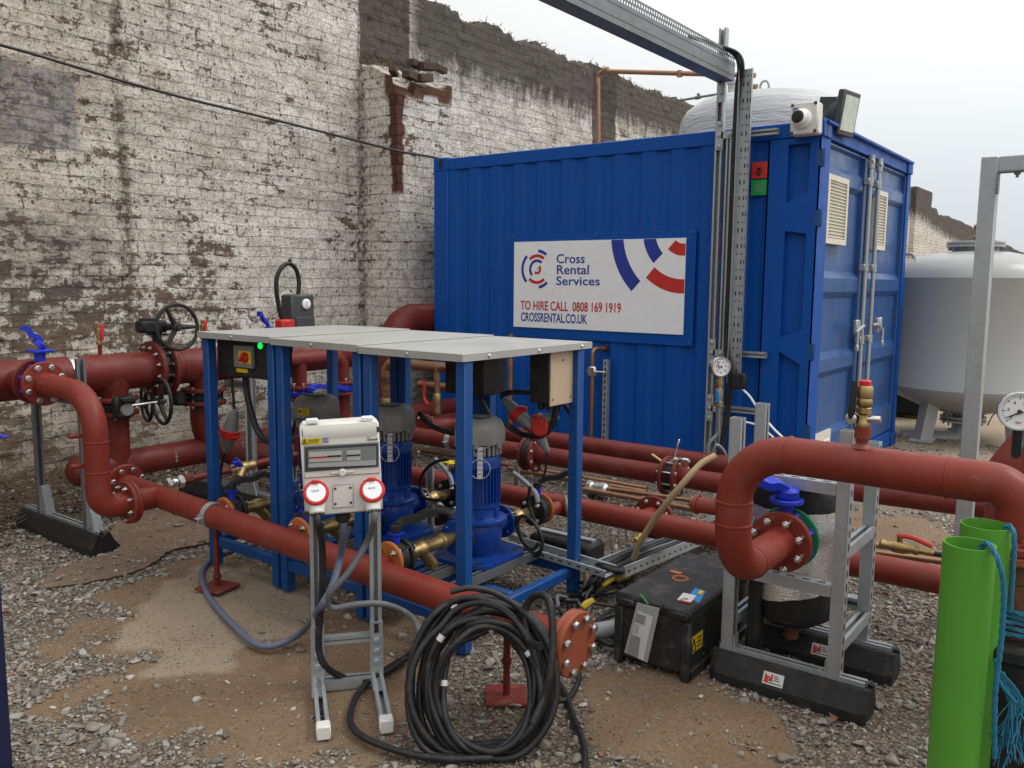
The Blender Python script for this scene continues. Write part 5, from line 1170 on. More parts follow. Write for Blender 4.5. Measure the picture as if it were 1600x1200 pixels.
for xx in (-3.59, -3.02, -2.45): mb.tube([(xx, R3Y, R3Z), (xx, R3Y-.12, R3Z)], .034, 20)
xb2 = at(1021, 800, Y=R3Y+.1).x; mb.tube([(xb2, R3Y, R3Z), (xb2, R3Y+.11, R3Z)], pr_, 24); mb.build('pipe_body', 'red', r3)
flange(r3, (xb2, R3Y+.09, R3Z), Y_, .110, .022, 'red_back', 8, .0115, bl=.03)
r4 = thing('rear_pipe', 'straight red pipe ending at the tall galvanised frame on right', 'pipe', tuple(at(1420, 777, Y=4.5)), 'red pipes behind the rack')
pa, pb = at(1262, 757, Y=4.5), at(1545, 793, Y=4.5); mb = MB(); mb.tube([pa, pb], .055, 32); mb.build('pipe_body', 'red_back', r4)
def strut_foot(x, y, lab):
    o = thing('rubber_foot', lab, 'rubber foot', (x, y, 0), FG); mb = MB(); mb.bb(x-.2, x+.2, y-.09, y+.09, -.01, .10, .02); mb.build('rubber_block', 'black', o); mb = MB(); mb.bb(x-.18, x+.18, y-.022, y+.022, .098, .112); mb.build('rail', 'galv', o)
p = at(915, 838, Z=.05); strut_foot(p.x, R3Y+.12, 'short rubber foot below the red header pipe beside right rack post')
p = at(680, 800, Z=.05); strut_foot(p.x, p.y, 'short rubber foot between second and third pump, further back')
for k, (px, pyt, pyb, Yp) in enumerate(((768, 560, 760, 4.55), (807, 720, 775, 4.55))):
    q = at(px, pyt, Y=Yp); mb = MB(); channel(mb, (q.x, Yp, 0), (q.x, Yp, q.z), .041, (.5, -1, 0)); solo(mb, 'strut_post', 'galv', ['upright galvanised strut behind the third pump head', 'short galvanised strut under the middle red pipe'][k], 'strut', smooth=False)
# copper runs
def pipe_solo(pts, r, label, name='copper_pipe', mat='copper', fil=.05, fit=()):
    root = thing(name, label, 'pipe', pts[0]); mb = MB(); mb.tube(fillet(pts, fil, 8), r, 16); mb.build('tube', mat, root)
    for c, ax in fit:
        mb = MB(); mb.lathe(V(c)-V(ax)*r*1.4, ax, [(r+.001, 0), (r+.004, .002), (r+.004, r*2.8-.002), (r+.001, r*2.8)], 16); mb.build('fitting', mat, root)
    return root
YC = 5.55
a, b, c_ = at(950, 544, Y=5.95), at(936, 546, Y=5.80), at(932, 770, Y=5.80)
pipe_solo([a, V((a.x-.05, 5.80, a.z)), V((a.x-.05, 5.80, .16)), V((a.x-.30, 5.6, .12))], .017, 'thin copper riser leaving a hole in the container side', fil=.04, fit=[((a.x-.05, 5.80, a.z-.09), Z_), ((a.x-.05, 5.80, a.z-.32), Z_)])
cl = at(933, 581, Y=5.80); mb = MB(); mb.box((a.x-.05, 5.80, cl.z), (.075, .05, .085), None, .01); mb.box((a.x-.05, 5.80, cl.z), (.10, .03, .02), None, .004); mb.tube([(a.x-.05, 5.80, cl.z), (a.x+.06, 5.82, cl.z)], .008, 8); solo(mb, 'pipe_bracket', 'steel', 'silver two piece bracket holding the thin copper riser', 'bracket')
q = at(948, 562, Y=5.86); mb = MB(); mb.bb(q.x-.021, q.x+.021, 5.84, 5.88, .02, q.z); mb.mi = 1; slot_marks(mb, (q.x, 5.839, .02), (q.x, 5.839, q.z), -Y_, .05, .026, .012); solo(mb, 'slotted_strut', ['galv', 'inkblack'], 'slotted galvanised strut beside the thin copper riser on container', 'strut', smooth=False)
mb = MB(); mb.lathe((a.x, Y0-.003, a.z), -Y_, [(.030, 0), (.030, .004), (.024, .006), (.0, .006)], 20); solo(mb, 'grommet', 'black', 'black rubber grommet where copper riser enters container', 'grommet')
YB = 5.1
e1, e2 = at(604, 625, Y=YB), at(604, 566, Y=YB); e3 = at(690, 572, Y=YB)
pipe_solo([V((e2.x, YB, e1.z-.1)), V((e2.x, YB, e2.z)), V((e3.x+.35, YB, e2.z))], .042, 'fat copper pipe bending right behind the middle rack post', fil=.09, fit=[((e2.x, YB, e2.z-.13), Z_), ((e2.x, YB, e2.z-.18), Z_)])
mb = MB(); mb.lathe((e2.x, YB, e1.z-.16), Z_, [(.05, 0), (.055, .02), (.055, .05), (.046, .06), (.046, .11), (.056, .12), (.056, .16), (.048, .18)], 10); mb.lathe((e2.x, YB, e1.z-.30), Z_, [(.05, 0), (.05, .16)], 14); solo(mb, 'brass_valve', 'brass', 'large brass ball valve under the fat copper pipe', 'valve')
mb = MB(); q = at(613, 608, Y=YB-.08); mb.tube(spline([q+Z_*.08, q, q-Z_*.06, q+V((.06, 0, -.12))], 5), .014, 8); solo(mb, 'valve_lever', 'redplastic', 'red lever of the large brass ball valve', 'valve lever')
e2 = at(683, 573, Y=4.95); e1 = at(683, 640, Y=4.95); pipe_solo([V((e2.x, 4.95, e1.z)), V((e2.x, 4.95, e2.z)), V((e2.x+.5, 4.95, e2.z))], .022, 'slim copper pipe with a bend, right of the fat one', fil=.05, fit=[((e2.x, 4.95, e2.z-.09), Z_)])
mb = MB(); mb.lathe((e2.x, 4.95, R1Z+.03), Z_, [(.03, 0), (.035, .02), (.03, .05), (.035, .10), (.035, .15), (.026, .17), (.026, e1.z-R1Z)], 10); solo(mb, 'brass_valve', 'brass', 'slim brass valve below the slim bent copper pipe', 'valve')
mb = MB(); q = at(663, 612, Y=4.9); mb.tube(spline([q+Z_*.09, q, q-Z_*.05, q+V((.04, 0, -.10))], 5), .012, 8); solo(mb, 'valve_lever', 'redplastic', 'red lever beside the slim bent copper pipe', 'valve lever')
a, b = at(655, 600, Y=5.4), at(758, 603, Y=5.4); pipe_solo([a, V((b.x, 5.4, a.z))], .034, 'level copper pipe ending in a capped joint behind third pump', fit=[((b.x-.03, 5.4, a.z), X_)])
a, b = at(798, 560, Y=5.6), at(798, 690, Y=5.6); pipe_solo([a+Z_*.2, V((a.x, 5.6, b.z-.3))], .022, 'upright copper pipe against container behind the red plugs', fit=[((a.x, 5.6, at(798, 567, Y=5.6).z), Z_)])
for k, (p0, p1, r) in enumerate((((655, 705), (1010, 800), .020), ((795, 757), (1010, 782), .020), ((905, 762), (1100, 785), .016), ((912, 770), (1085, 800), .018))):
    a = at(*p0, Y=5.25-.1*k); b = at(*p1, Y=5.25-.1*k); z = (a.z+b.z)/2
    pipe_solo([V((a.x, a.y, max(.05, a.z))), V((b.x, b.y, max(.05, b.z)))], r, ['long low copper pipe behind the pumps', 'low copper pipe beneath middle red pipe', 'upper of two low copper pipes by silver coupling', 'lower of two low copper pipes by silver coupling'][k])
q = at(934, 765, Y=5.0); mb = MB(); mb.lathe(q-X_*.09, X_, [(.045, 0), (.058, .015), (.058, .05), (.048, .06), (.048, .11), (.058, .12), (.058, .16), (.045, .175)], 8); solo(mb, 'coupling', 'steel', 'silver hexagonal pipe coupling below the middle red pipe', 'coupling')
# right-hand low copper pair with little red lever valve
a, b = at(1330, 850, Y=4.0), at(1490, 868, Y=4.0)
for k in range(2): pipe_solo([a+V((-.2, .05*k, -.05*k)), b+V((.0, .05*k, -.05*k))], .014, ['upper thin copper pipe on the gravel right of silver tank', 'lower thin copper pipe on the gravel right of silver tank'][k])
q = at(1405, 855, Y=3.9); vv_ = thing('ball_valve', 'small brass ball valve with red lever lying right of silver tank', 'valve', q)
mb = MB(); mb.lathe(q-X_*.08, X_, [(.018, 0), (.024, .01), (.018, .03), (.028, .06), (.028, .10), (.018, .13), (.024, .15), (.014, .16), (.014, .22)], 10); mb.tube([q, q+V((0, 0, .05))], .012, 8); mb.build('body', 'brass', vv_)
mb = MB(); mb.tube(spline([q+V((-.01, 0, .05)), q+V((.05, 0, .052)), q+V((.13, 0, .03))], 4), .010, 6); mb.build('lever', 'redplastic', vv_)
mb = MB(); mb.lathe(q+X_*.13, X_, [(.012, 0), (.012, .08)], 10); mb.lathe(q+X_*.21, X_, [(.022, 0), (.026, .02), (.026, .08), (.020, .09)], 12); mb.build('hose_end', 'black', vv_)
# ------------------------------------------------------------------ pump rack: three blue stands with galvanised lids
UW = .585; RX = -2.09; FYR, BYR = 2.47, 3.345; LZ = 1.213
UL = ['blue steel pump stand with galvanised lid, nearest to the black box', 'middle blue steel pump stand with galvanised lid between the two others', 'blue steel pump stand with galvanised lid, nearest the brick wall']
def unit():
    x0, x1 = RX-UW+.004, RX-.006
    r = thing('pump_stand', UL[0], 'pump stand', ((x0+x1)/2, (FYR+BYR)/2, 0), 'blue pump stands of the rack')
    for x in (x0+.028, x1-.028):
        for y in (FYR+.035, BYR-.035):
            mb = MB(); mb.box((x, y, (LZ-.03)/2), (.050, .050, LZ-.035), None, .004); p = mb.build('post', 'rackblue', r)
    for nm, a in (('front', (x0+.054, x1-.054, FYR+.014, FYR+.054)), ('back', (x0+.054, x1-.054, BYR-.054, BYR-.014)), ('l', (x0+.008, x0+.048, FYR+.062, BYR-.062)), ('r', (x1-.048, x1-.008, FYR+.062, BYR-.062))):
        mb = MB(); mb.bb(*a, .105, .150, .004); mb.build('rail', 'rackblue', r)
    mb = MB(); mb.bb(x0+.05, x1-.05, 2.83, 2.87, .106, .149, .004); mb.build('rail', 'rackblue', r)
    mb = MB(); lx0, lx1, ly0, ly1 = RX-UW+.003, RX-.003, FYR-.012, BYR+.045
    mb.box(((lx0+lx1)/2, (ly0+ly1)/2, LZ-.002), (lx1-lx0, ly1-ly0, .004), None, .0015)
    for (a, b_, c, d) in ((lx0, lx1, ly0, ly0+.003), (lx0, lx1, ly1-.003, ly1), (lx0, lx0+.003, ly0+.004, ly1-.004), (lx1-.003, lx1, ly0+.004, ly1-.004)): mb.bb(a, b_, c, d, LZ-.030, LZ-.0035)
    lid = mb.build('lid', 'lid', r, smooth=False)
    for c, n in (((RX-UW*.5, ly0, LZ-.016), -Y_), ((lx1, 2.62, LZ-.016), X_), ((lx1, 2.96, LZ-.016), X_), ((lx1, 3.3, LZ-.016), X_)):
        mb = MB(); mb.lathe(c, n, [(.008, 0), (.008, .003), (.005, .006), (0, .006)], 6); mb.build('screw', 'steel', lid)
    for dx in (-.085, .085):
        mb = MB(); channel(mb, (RX-UW/2+dx, FYR+.09, .192), (RX-UW/2+dx, BYR-.07, .192), .041, (0, 0, 1)); mb.build('support_channel', 'galv_dark', r, smooth=False)
    return r
u0_ = unit()
UNITS = [u0_]
for k in (1, 2):
    c = copy_tree(u0_); c.location.x -= UW*k; c.location.z += .006*k; c['label'] = UL[k]; UNITS.append(c)
# ---- pump
PX, PY, PZ = -2.45, 3.0, .318; PSC = 1.27
PL = ['blue vertical pump behind the right front rack post, head in full view', 'blue vertical pump behind the white socket box', 'blue vertical pump with yellow sticker on its grey head']
def pump():
    global MB
    MB0 = MB
    class MBp(MB0):
        def add(s, vs, fs): return MB0.add(s, [V((PX+(p[0]-PX)*PSC, PY+(p[1]-PY)*PSC, p[2]+.02)) for p in vs], fs)
    MB = MBp; r = pump_(); MB = MB0; return r
def pump_():
    r = thing('pump', PL[0], 'pump', (PX, PY, .194), 'blue vertical pumps in the rack')
    mb = MB(); c = .05; w, d = .13, .15
    poly = [(-w+c, -d), (w-c, -d), (w-.01, -d+.03), (w, -d+c), (w, d-c), (w-c, d), (-w+c, d), (-w, d-c), (-w, -d+c), (-w+.01, -d+.03)]
    mb.prism(poly, (PX, PY, .194), X_, Y_, Z_, .016); mb.mi = 1
    for sx in (-1, 1):
        for sy in (-1, 1): mb.box((PX+sx*.088, PY+sy*.115, .2102), (.020, .045, .001))
    mb.build('base_plate', ['pumpblue', 'inkblack'], r)
    mb = MB(); mb.lathe((PX, PY, .205), Z_, [(.06, 0), (.068, .02), (.074, .05), (.082, .075), (.085, .11), (.082, .15), (.072, .165)], 32)
    mb.tube([(PX, PY-.135, PZ), (PX, PY+.135, PZ)], .040, 24); mb.lathe((PX, PY, .365), Z_, [(.098, 0), (.102, .003), (.102, .016), (.098, .019)], 32); v = mb.build('volute', 'pumpblue', r)
    global PSC
    PSC = 1.0
    for sy in (-1, 1): fl_ = flange(v, (PX, PY+sy*.172-.009, PZ), Y_, .080, .018, 'pumpblue', 0); bolts(fl_, (PX, PY+sy*.172, PZ+.02), Y_, .060, 4, .011, .034, a0=math.pi/4)
    PSC = 1.27
    bolts(v, (PX, PY, .394), Z_, .1155, 6, .007, .024)
    mb = MB(); mb.box((PX+.02, PY-.084, .30), (.05, .004, .03), None, .001); mb.build('name_plate', 'darkgrey', v)
    mb = MB(); mb.lathe((PX, PY, .384), Z_, [(.074, 0), (.070, .01), (.070, .05), (.076, .055), (.076, .07)], 32)
    for k in range(6):
        a = k*math.pi/3+.2; mb.box((PX+.071*math.cos(a), PY+.071*math.sin(a), .41), (.012, .03, .045), Matrix.Rotation(a, 3, 'Z'), .003)
    mb.build('lantern', 'pumpblue', r)
    mb = MB(); mb.lathe((PX, PY, .45), Z_, [(.070, 0), (.067, .01), (.067, .165), (.079, .17), (.079, .205), (.074, .225), (.066, .23)], 40)
    for k in range(34):
        a = 2*math.pi*k/34; mb.box((PX+.0715*math.cos(a), PY+.0715*math.sin(a), .538), (.013, .0032, .158), Matrix.Rotation(a, 3, 'Z'))
    mb.build('motor', 'pumpblue', r)
    mb = MB(); mb.lathe((PX, PY, .682), Z_, [(.058, 0), (.058, .05)], 32)
    for k in range(28):
        a = 2*math.pi*k/28; mb.box((PX+.068*math.cos(a), PY+.068*math.sin(a), .706), (.028, .007, .046), Matrix.Rotation(a, 3, 'Z'))
    mb.build('fan_cowl', 'headgrey', r)
    mb = MB(); mb.lathe((PX, PY, .728), Z_, [(.078, 0), (.093, .006), (.096, .03), (.096, .075), (.086, .105), (.062, .122), (0, .126)], 8, a0=math.pi/8)
    mb.bb(PX-.045, PX+.045, PY-.096, PY-.06, .735, .80, .008)
    for k in range(6): 
        a = k*math.pi/3; mb.lathe((PX+.088*math.cos(a), PY+.088*math.sin(a), .722), Z_, [(.010, 0), (.010, .02)], 8)
    h = mb.build('motor_head', 'headgrey', r)
    mb = MB(); mb.box((PX+.012, PY-.02, .8545), (.072, .052, .006), None, .002); mb.mi = 1; mb.box((PX+.012, PY-.02, .858), (.052, .034, .003)); mb.build('display', ['darkgrey', 'grey'], h)
    mb = MB(); d = V((.85, -1, 0)).normalized(); u = Z_.cross(d)*-1
    for i in range(7): mb.prism([(-.010, 0), (.010, 0), (.010, .018), (-.010, .018)], V((PX, PY, .585+.021*i))+d*.0855, d.cross(Z_)*-1, Z_, d, .0015); 
    mb.build('warning_strip', 'tape', r, smooth=False)
    mb = MB(); mb.tube([V((PX, PY, .63))+d*.092+(d.cross(Z_))*.036*math.cos(a*.314)+Z_*.045*math.sin(a*.314) for a in range(20)], .0016, 6, True)
    mb.tube(spline([V((PX, PY, .675))+d*.092, V((PX+.05, PY-.08, .70)), V((PX+.085, PY-.05, .735))], 6), .0014, 6); mb.tube(spline([V((PX, PY, .66))+d*.092-d.cross(Z_)*.02, V((PX-.05, PY-.085, .63)), V((PX-.085, PY-.06, .585))], 6), .0014, 6)
    mb.build('wire_seal', 'wire', r)
    return r
p0_ = pump()
for k in (1, 2):
    c = copy_tree(p0_); c.location.x -= .57*k; c['label'] = PL[k]
    for ch in kids(c):
        if ch.name.startswith(('motor_head', 'fan_cowl')):
            s_ = 1+.03*k; lx, ly = PX-ORIG['pump'].x, PY-ORIG['pump'].y; ch.scale = (s_, s_, 1)
    if k == 2:
        mb = MB(); q = at(483, 633, Y=PY-.097); mb.box((q.x, PY-.1325, .80), (.085, .002, .036)); mb.mi = 1
        for i in range(4): mb.box((q.x+.012, PY-.1342, .789+.007*i), (.044, .001, .0025))
        mb.box((q.x-.028, PY-.1342, .80), (.014, .001, .018))
        s = mb.build('yellow_sticker', ['yellow', 'inkblack'], None, (0, 0, 0), smooth=False); s.parent = c; s.location = -c.location
# ---- suction valve set (front) and discharge valve set (back)
SLB = ['brass and black valve set on the foreground pipe by the nearest pump', 'brass and black valve set on the foreground pipe behind the socket stand', 'brass and black valve set on the foreground pipe at left rack end']
def lug_valve(r, y, z, R, th=.05):
    wafer(r, (PX, y, z), Y_, R, th, 'black', 4)
def suction():
    r = thing('suction_valve', SLB[0], 'valve set', (PX, 2.5, .2), 'suction valve sets under the rack')
    z = PZ+.025
    f = flange(r, (PX, 2.405, z), Y_, .078, .018, 'orange', 4, .013, bl=.024, a0=math.pi/4, br=.056)
    lug_valve(r, 2.455, z, .082, .05)
    mb = MB(); mb.tube([(PX, 2.455, z+.05), (PX, 2.455, z+.105)], .017, 12); mb.box((PX, 2.455, z+.105), (.05, .05, .008)); mb.build('neck', 'valveblue', r)
    mb = MB(); lever(mb, (PX, 2.455, z+.125), V((.2, 1, .12)), Z_, .20, .024); mb.build('lever', 'black', r)
    flange(r, (PX, 2.482, z), Y_, .075, .018, 'black', 4, .012, bl=.04, a0=math.pi/4, br=.056)
    mb = MB(); mb.lathe((PX, 2.50, z), Y_, [(.036, 0), (.040, .006), (.040, .03), (.029, .04), (.029, .08), (.036, .09), (.036, .12), (.030, .13), (.029, .22), (.037, .225), (.037, .25), (.029, .26), (.029, .325)], 10)
    mb.tube([(PX, 2.60, z), (PX+.01, 2.66, z-.075)], .026, 14); mb.lathe((PX+.01, 2.655, z-.075), V((.02, .06, -.085)), [(.031, 0), (.031, .02), (.016, .025)], 6); mb.build('strainer', 'brass', r)
    return r
s0_ = suction()
for k in (1, 2):
    c = copy_tree(s0_); c.location.x -= .57*k; c['label'] = SLB[k]
DLB = ['black lever valve between nearest pump and rear header pipe', 'black lever valve behind the middle pump, half hidden', 'black lever valve behind the pump nearest the wall']
def discharge():
    r = thing('discharge_valve', DLB[0], 'valve set', (PX, 3.4, .2), 'discharge valve sets behind the pumps'); z = PZ+.014
    mb = MB(); mb.lathe((PX, 3.18, z), Y_, [(.030, 0), (.030, .03), (.037, .04), (.037, .07), (.030, .08), (.030, .11), (.036, .12), (.036, .14), (.028, .15), (.028, .26)], 10); mb.tube([(PX, 3.25, z), (PX, 3.25, z+.06)], .016, 10); mb.build('check_valve', 'brass', r)
    flange(r, (PX, 3.425, z), Y_, .078, .016, 'black', 4, .0125, bl=.04, a0=math.pi/4, br=.056); lug_valve(r, 3.468, z, .082, .05)
    flange(r, (PX, 3.495, z), Y_, .078, .018, 'orange', 4, .0125, bl=.024, a0=math.pi/4, br=.056)
    mb = MB(); mb.tube([(PX, 3.468, z+.05), (PX, 3.468, z+.115)], .017, 12); mb.build('neck', 'valveblue', r)
    mb = MB(); lever(mb, (PX, 3.468, z+.13), V((.75, .55, .28)), Z_, .20, .022); mb.build('lever', 'black', r)
    mb = MB(); mb.tube(spline([(PX-.25, 3.6, z+.13), (PX-.1, 3.5, z+.12), (PX+.02, 3.42, z+.10), (PX+.05, 3.4, z+.06)], 6), .013, 8); mb.build('sense_line', 'pipegrey', r)
    return r
d0_ = discharge()
for k in (1, 2):
    c = copy_tree(d0_); c.location.x -= .57*k; c['label'] = DLB[k]
# ---- control boxes under the lids
for k, lab in enumerate(('black control box with tan side plate under the right lid corner', 'black control box hanging under the middle lid')):
    dx = -UW*k; a = V((-2.245+dx, 3.10, .945)); b = V((-2.135+dx, 3.285, LZ-.035))
    if k: a.x, b.x = at(701, 580, Y=3.13).x, at(701, 580, Y=3.13).x+.24
    r = thing('control_box', lab, 'control box', ((a.x+b.x)/2, (a.y+b.y)/2, a.z), 'black control boxes under the lids')
    mb = MB(); mb.bb(a.x, b.x, a.y, b.y, a.z, b.z, .006); mb.build('housing', 'black', r)
    if k: continue
    mb = MB(); mb.bb(b.x, b.x+.006, a.y+.004, b.y-.002, a.z-.008, b.z); pl = mb.build('side_plate', 'tan', r, smooth=False)
    for (y, z) in ((a.y+.02, a.z+.02), (b.y-.02, a.z+.02), (a.y+.10, b.z-.04)): mb = MB(); mb.lathe((b.x+.006, y, z), X_, [(.005, 0), (.005, .002), (0, .003)], 8); mb.build('screw', 'darkgrey', pl)
    mb = MB(); mb.bb(b.x-.03, b.x+.004, b.y+.002, b.y+.05, a.z-.01, b.z); mb.build('bracket', 'galv_dark', r, smooth=False)
    for x in (b.x-.03, b.x-.075): mb = MB(); mb.lathe((x, a.y+.05, a.z), -Z_, [(.018, 0), (.018, .025), (.014, .035)], 10); mb.build('cable_gland', 'black', r)
YS = 2.56
xa, xb_, za, zb = at(339, 560, Y=YS).x, at(416, 560, Y=YS).x, at(375, 589, Y=YS).z, at(375, 529, Y=YS).z
sw = thing('switch_box', 'black switch box with yellow and red rotary isolator and green lamp', 'switch box', ((xa+xb_)/2, YS+.08, za), 'black control boxes under the lids')
mb = MB(); mb.bb(xa, xb_, YS, YS+.16, za, zb, .006); mb.build('housing', 'black', sw)
qx = lambda px: at(px, 555, Y=YS-.02).x
qz = lambda py: at(380, py, Y=YS-.02).z
mb = MB(); mb.bb(qx(365), qx(394), YS-.022, YS-.0005, qz(575), qz(540), .004); im = mb.build('isolator_mount', 'grey', sw)
mb = MB(); mb.bb(qx(374), qx(393), YS-.026, YS-.0225, qz(568), qz(548), .001); mb.build('yellow_plate', 'yellow', im)
mb = MB(); kc = V((qx(385), YS-.026, qz(558))); mb.lathe(kc, -Y_, [(.026, 0), (.026, .012), (.020, .02), (0, .02)], 20); mb.box(kc+V((0, -.022, 0)), (.014, .022, .05), Matrix.Rotation(.8, 3, 'Y'), .004); mb.build('knob', 'redplastic', im)
mb = MB(); mb.bb(qx(365), qx(382), YS-.006, YS-.0005, qz(583), qz(577)); mb.build('label_plate', 'yellow', sw, smooth=False)
lc_ = at(404.5, 540.5, Y=YS-.01); mb = MB(); mb.lathe(V((lc_.x, YS, lc_.z)), -Y_, [(.015, 0), (.015, .006), (.010, .010), (0, .012)], 18); mb.build('indicator_lamp', 'led', sw)
def cable(px, Y=None, Z=None, r=.011, mat='cable', label='', name='cable', k=8, n=10):
    pts = []
    for q in px:
        if len(q) == 3: pts.append(at(q[0], q[1], Y=q[2]) if Y is not None else at(q[0], q[1], Z=q[2]))
        else: pts.append(at(q[0], q[1], Y=Y) if Y is not None else at(q[0], q[1], Z=Z))
    mb = MB(); mb.tube(spline(pts, k), r, n); return solo(mb, name, mat, label, 'cable')
cable([(362, 586), (363, 605), (365, 625), (366, 645)], Y=2.62, r=.007, label='thin black lead dropping from the switch box to the hanging plug')
cable([(383, 586), (386, 615), (393, 645), (402, 672), (416, 688), (436, 693), (455, 690, 2.8)], Y=2.63, r=.016, label='thick black cable curving from switch box to the first pump')
def plug(p, d, r0, label, L=.19):
    """industrial plug: grey body, red collar, grey socket end, along d"""
    p, d = V(p), V(d).normalized(); o = thing('plug', label, 'plug', p, 'hanging industrial plugs')
    mb = MB(); mb.lathe(p, d, [(.012, -.02), (r0*.55, 0), (r0*.75, L*.18), (r0*.9, L*.4), (r0, L*.44)], 18); mb.build('grey_body', 'grey', o)
    mb = MB(); mb.lathe(p, d, [(r0*1.0, L*.44), (r0*1.22, L*.45), (r0*1.22, L*.64), (r0, L*.66)], 22); s = d.cross(Y_).normalized(); mb.box(p+d*L*.55+s*r0*1.25, (r0*.9, r0*.9, .012), None, .003); mb.build('red_collar', 'redplastic', o)
    mb = MB(); mb.lathe(p, d, [(r0*.95, L*.66), (r0*.85, L*.85), (r0*.5, L), (.012, L*1.12)], 18); mb.build('rear_body', 'grey', o); return o
pa, pb = at(366, 645, Y=2.62), at(353, 700, Y=2.62); plug(pa, pb-pa, .042, 'red and grey plug hanging beside the leftmost rack post', (pb-pa).length)
cable([(353, 700), (349, 715), (345, 735), (343, 770)], Y=2.62, r=.008, label='black lead below the leftmost hanging plug')
Yc = 3.22
cable([(868, 614), (868, 640), (864, 662), (850, 678), (832, 681), (812, 676), (792, 664, 3.06)], Y=Yc, r=.016, label='thick black cable curving from control box to nearest pump head')
cable([(881, 612), (876, 624), (872, 640), (869, 655)], Y=Yc+.04, r=.010, label='short black lead beside the tan control box')
cable([(793, 630, 3.2), (785, 620, 3.2), (792, 614, 3.18), (820, 613, 3.2), (858, 617, 3.3), (884, 635, 3.42), (898, 665, 3.48), (902, 700, 3.49), (901, 760, 3.49), (897, 820, 3.49), (893, 850, 3.48), (898, 868, 3.46)], Y=Yc, r=.0125, label='black cable looping from grey plug down the right back post')
pa, pb = at(791, 627, Y=3.2), at(822, 660, Y=3.2); plug(pa, pb-pa, .036, 'upper grey and red plug of the cluster near right rack end', (pb-pa).length*1.15)
pa, pb = at(866, 652, Y=3.24), at(826, 664, Y=3.22); plug(pa, pb-pa, .034, 'right hand grey plug of the cluster near right rack end', (pb-pa).length*1.05)
pa, pb = at(853, 700, Y=3.26), at(836, 672, Y=3.24); plug(pa, pb-pa, .030, 'lowest grey plug of the cluster near right rack end', (pb-pa).length*1.2)
q = at(845, 667, Y=3.21); mb = MB(); mb.lathe(q, V((.2, -1, .1)), [(.045, 0), (.045, .012), (.038, .02), (0, .02)], 22); mb.box(q+V((-.05, .0, -.01)), (.10, .03, .05), Matrix.Rotation(.3, 3, 'Y'), .01); solo(mb, 'hinged_connector', 'redplastic', 'red hinged socket cap in the middle of the plug cluster', 'socket cap')
cable([(853, 700), (855, 715), (852, 735), (848, 748)], Y=3.27, r=.006, label='thin black lead hanging under the plug cluster')
cable([(806, 806), (808, 825), (818, 848), (833, 864), (845, 860), (847, 842), (838, 822), (824, 808), (812, 808), (809, 822), (818, 845), (832, 858), (842, 848)], Y=3.12, r=.009, label='looped black cable hanging right of the nearest pump')
cable([(828, 760), (826, 785), (832, 805), (842, 830), (846, 855), (840, 868), (828, 866)], Y=3.2, r=.008, label='slack black lead between nearest pump and right rack post')
cable([(700, 718), (680, 722), (662, 738), (656, 760), (664, 778), (690, 782)], Y=3.15, r=.008, label='slack black lead between the middle and nearest pump')
cable([(655, 645), (675, 665), (700, 675), (716, 677)], Y=3.1, r=.014, label='thick black cable leading from middle pump head')
cable([(470, 650), (460, 665), (454, 690), (456, 720)], Y=3.05, r=.010, label='black cable left of the pump with yellow sticker')
cable([(738, 598), (750, 620), (765, 648)], Y=3.25, r=.010, label='black cable rising behind nearest pump head')
for (px, py) in ((905, 742), (901, 690), (899, 800)):
    p = at(px, py, Y=3.46); mb = MB(); mb.tube([p+V((-.035, -.02, 0)), p+V((.03, -.03, .004)), p+V((.07, -.03, -.012))], .003, 6)
    solo(mb, 'cable_tie', 'black', {742: 'black cable tie with long tail on the right back post', 690: 'highest black cable tie on the right back post', 800: 'lowest black cable tie on the right back post'}[py], 'cable tie')
cable([(882, 775), (888, 800), (892, 825), (896, 850)], Y=3.55, r=.011, mat='hose', label='tan hose descending behind the right back rack post')
cable([(916, 895, .10), (915, 920, .05), (905, 940, .03)], Z=.1, r=.013, mat='hose', label='short tan hose end at foot of right rack post')
# perforated tray lying from the rack to the cable channel
def flat_tray(p0, p1, w, label, h=.03):
    p0, p1 = V(p0), V(p1); d = (p1-p0).normalized(); s = d.cross(Z_).normalized(); L = (p1-p0).length; c = (p0+p1)/2; R = Matrix((d, s, d.cross(s)*-1)).transposed()
    mb = MB(); mb.box(c, (L, w, .002), R)
    for sg in (-1, 1): mb.box(c+s*sg*(w/2-.001)+Z_*h/2, (L, .002, h), R); mb.box(c+s*sg*(w/2-.006)+Z_*h, (L, .012, .002), R)
    mb.mi = 1
    for i in range(int(L/.05)):
        for j in (-1, 0, 1): mb.box(p0+d*(.025+.05*i)+s*j*w*.3+Z_*.0016, (.024, .008, .001), R)
        mb.box(p0+d*(.03+.05*i)+s*(-w/2-.0004)+Z_*h*.5, (.02, .0006, .008), R); mb.box(p0+d*(.03+.05*i)+s*(w/2+.0004)+Z_*h*.5, (.02, .0006, .008), R)
    return solo(mb, 'ground_tray', ['galv', 'inkblack'], label, 'cable tray', smooth=False)
flat_tray(at(785, 846, Z=.19), at(955, 898, Z=.15), .11, 'perforated tray carrying cables away from the right rack end')
flat_tray(at(955, 896, Z=.12), at(1190, 800, Z=.12), .16, 'cable filled channel behind the black box', .05)
YL = []
import itertools
cb0 = [(905, 965), (916, 932), (936, 902), (966, 882), (1006, 864), (1062, 845), (1120, 824)]
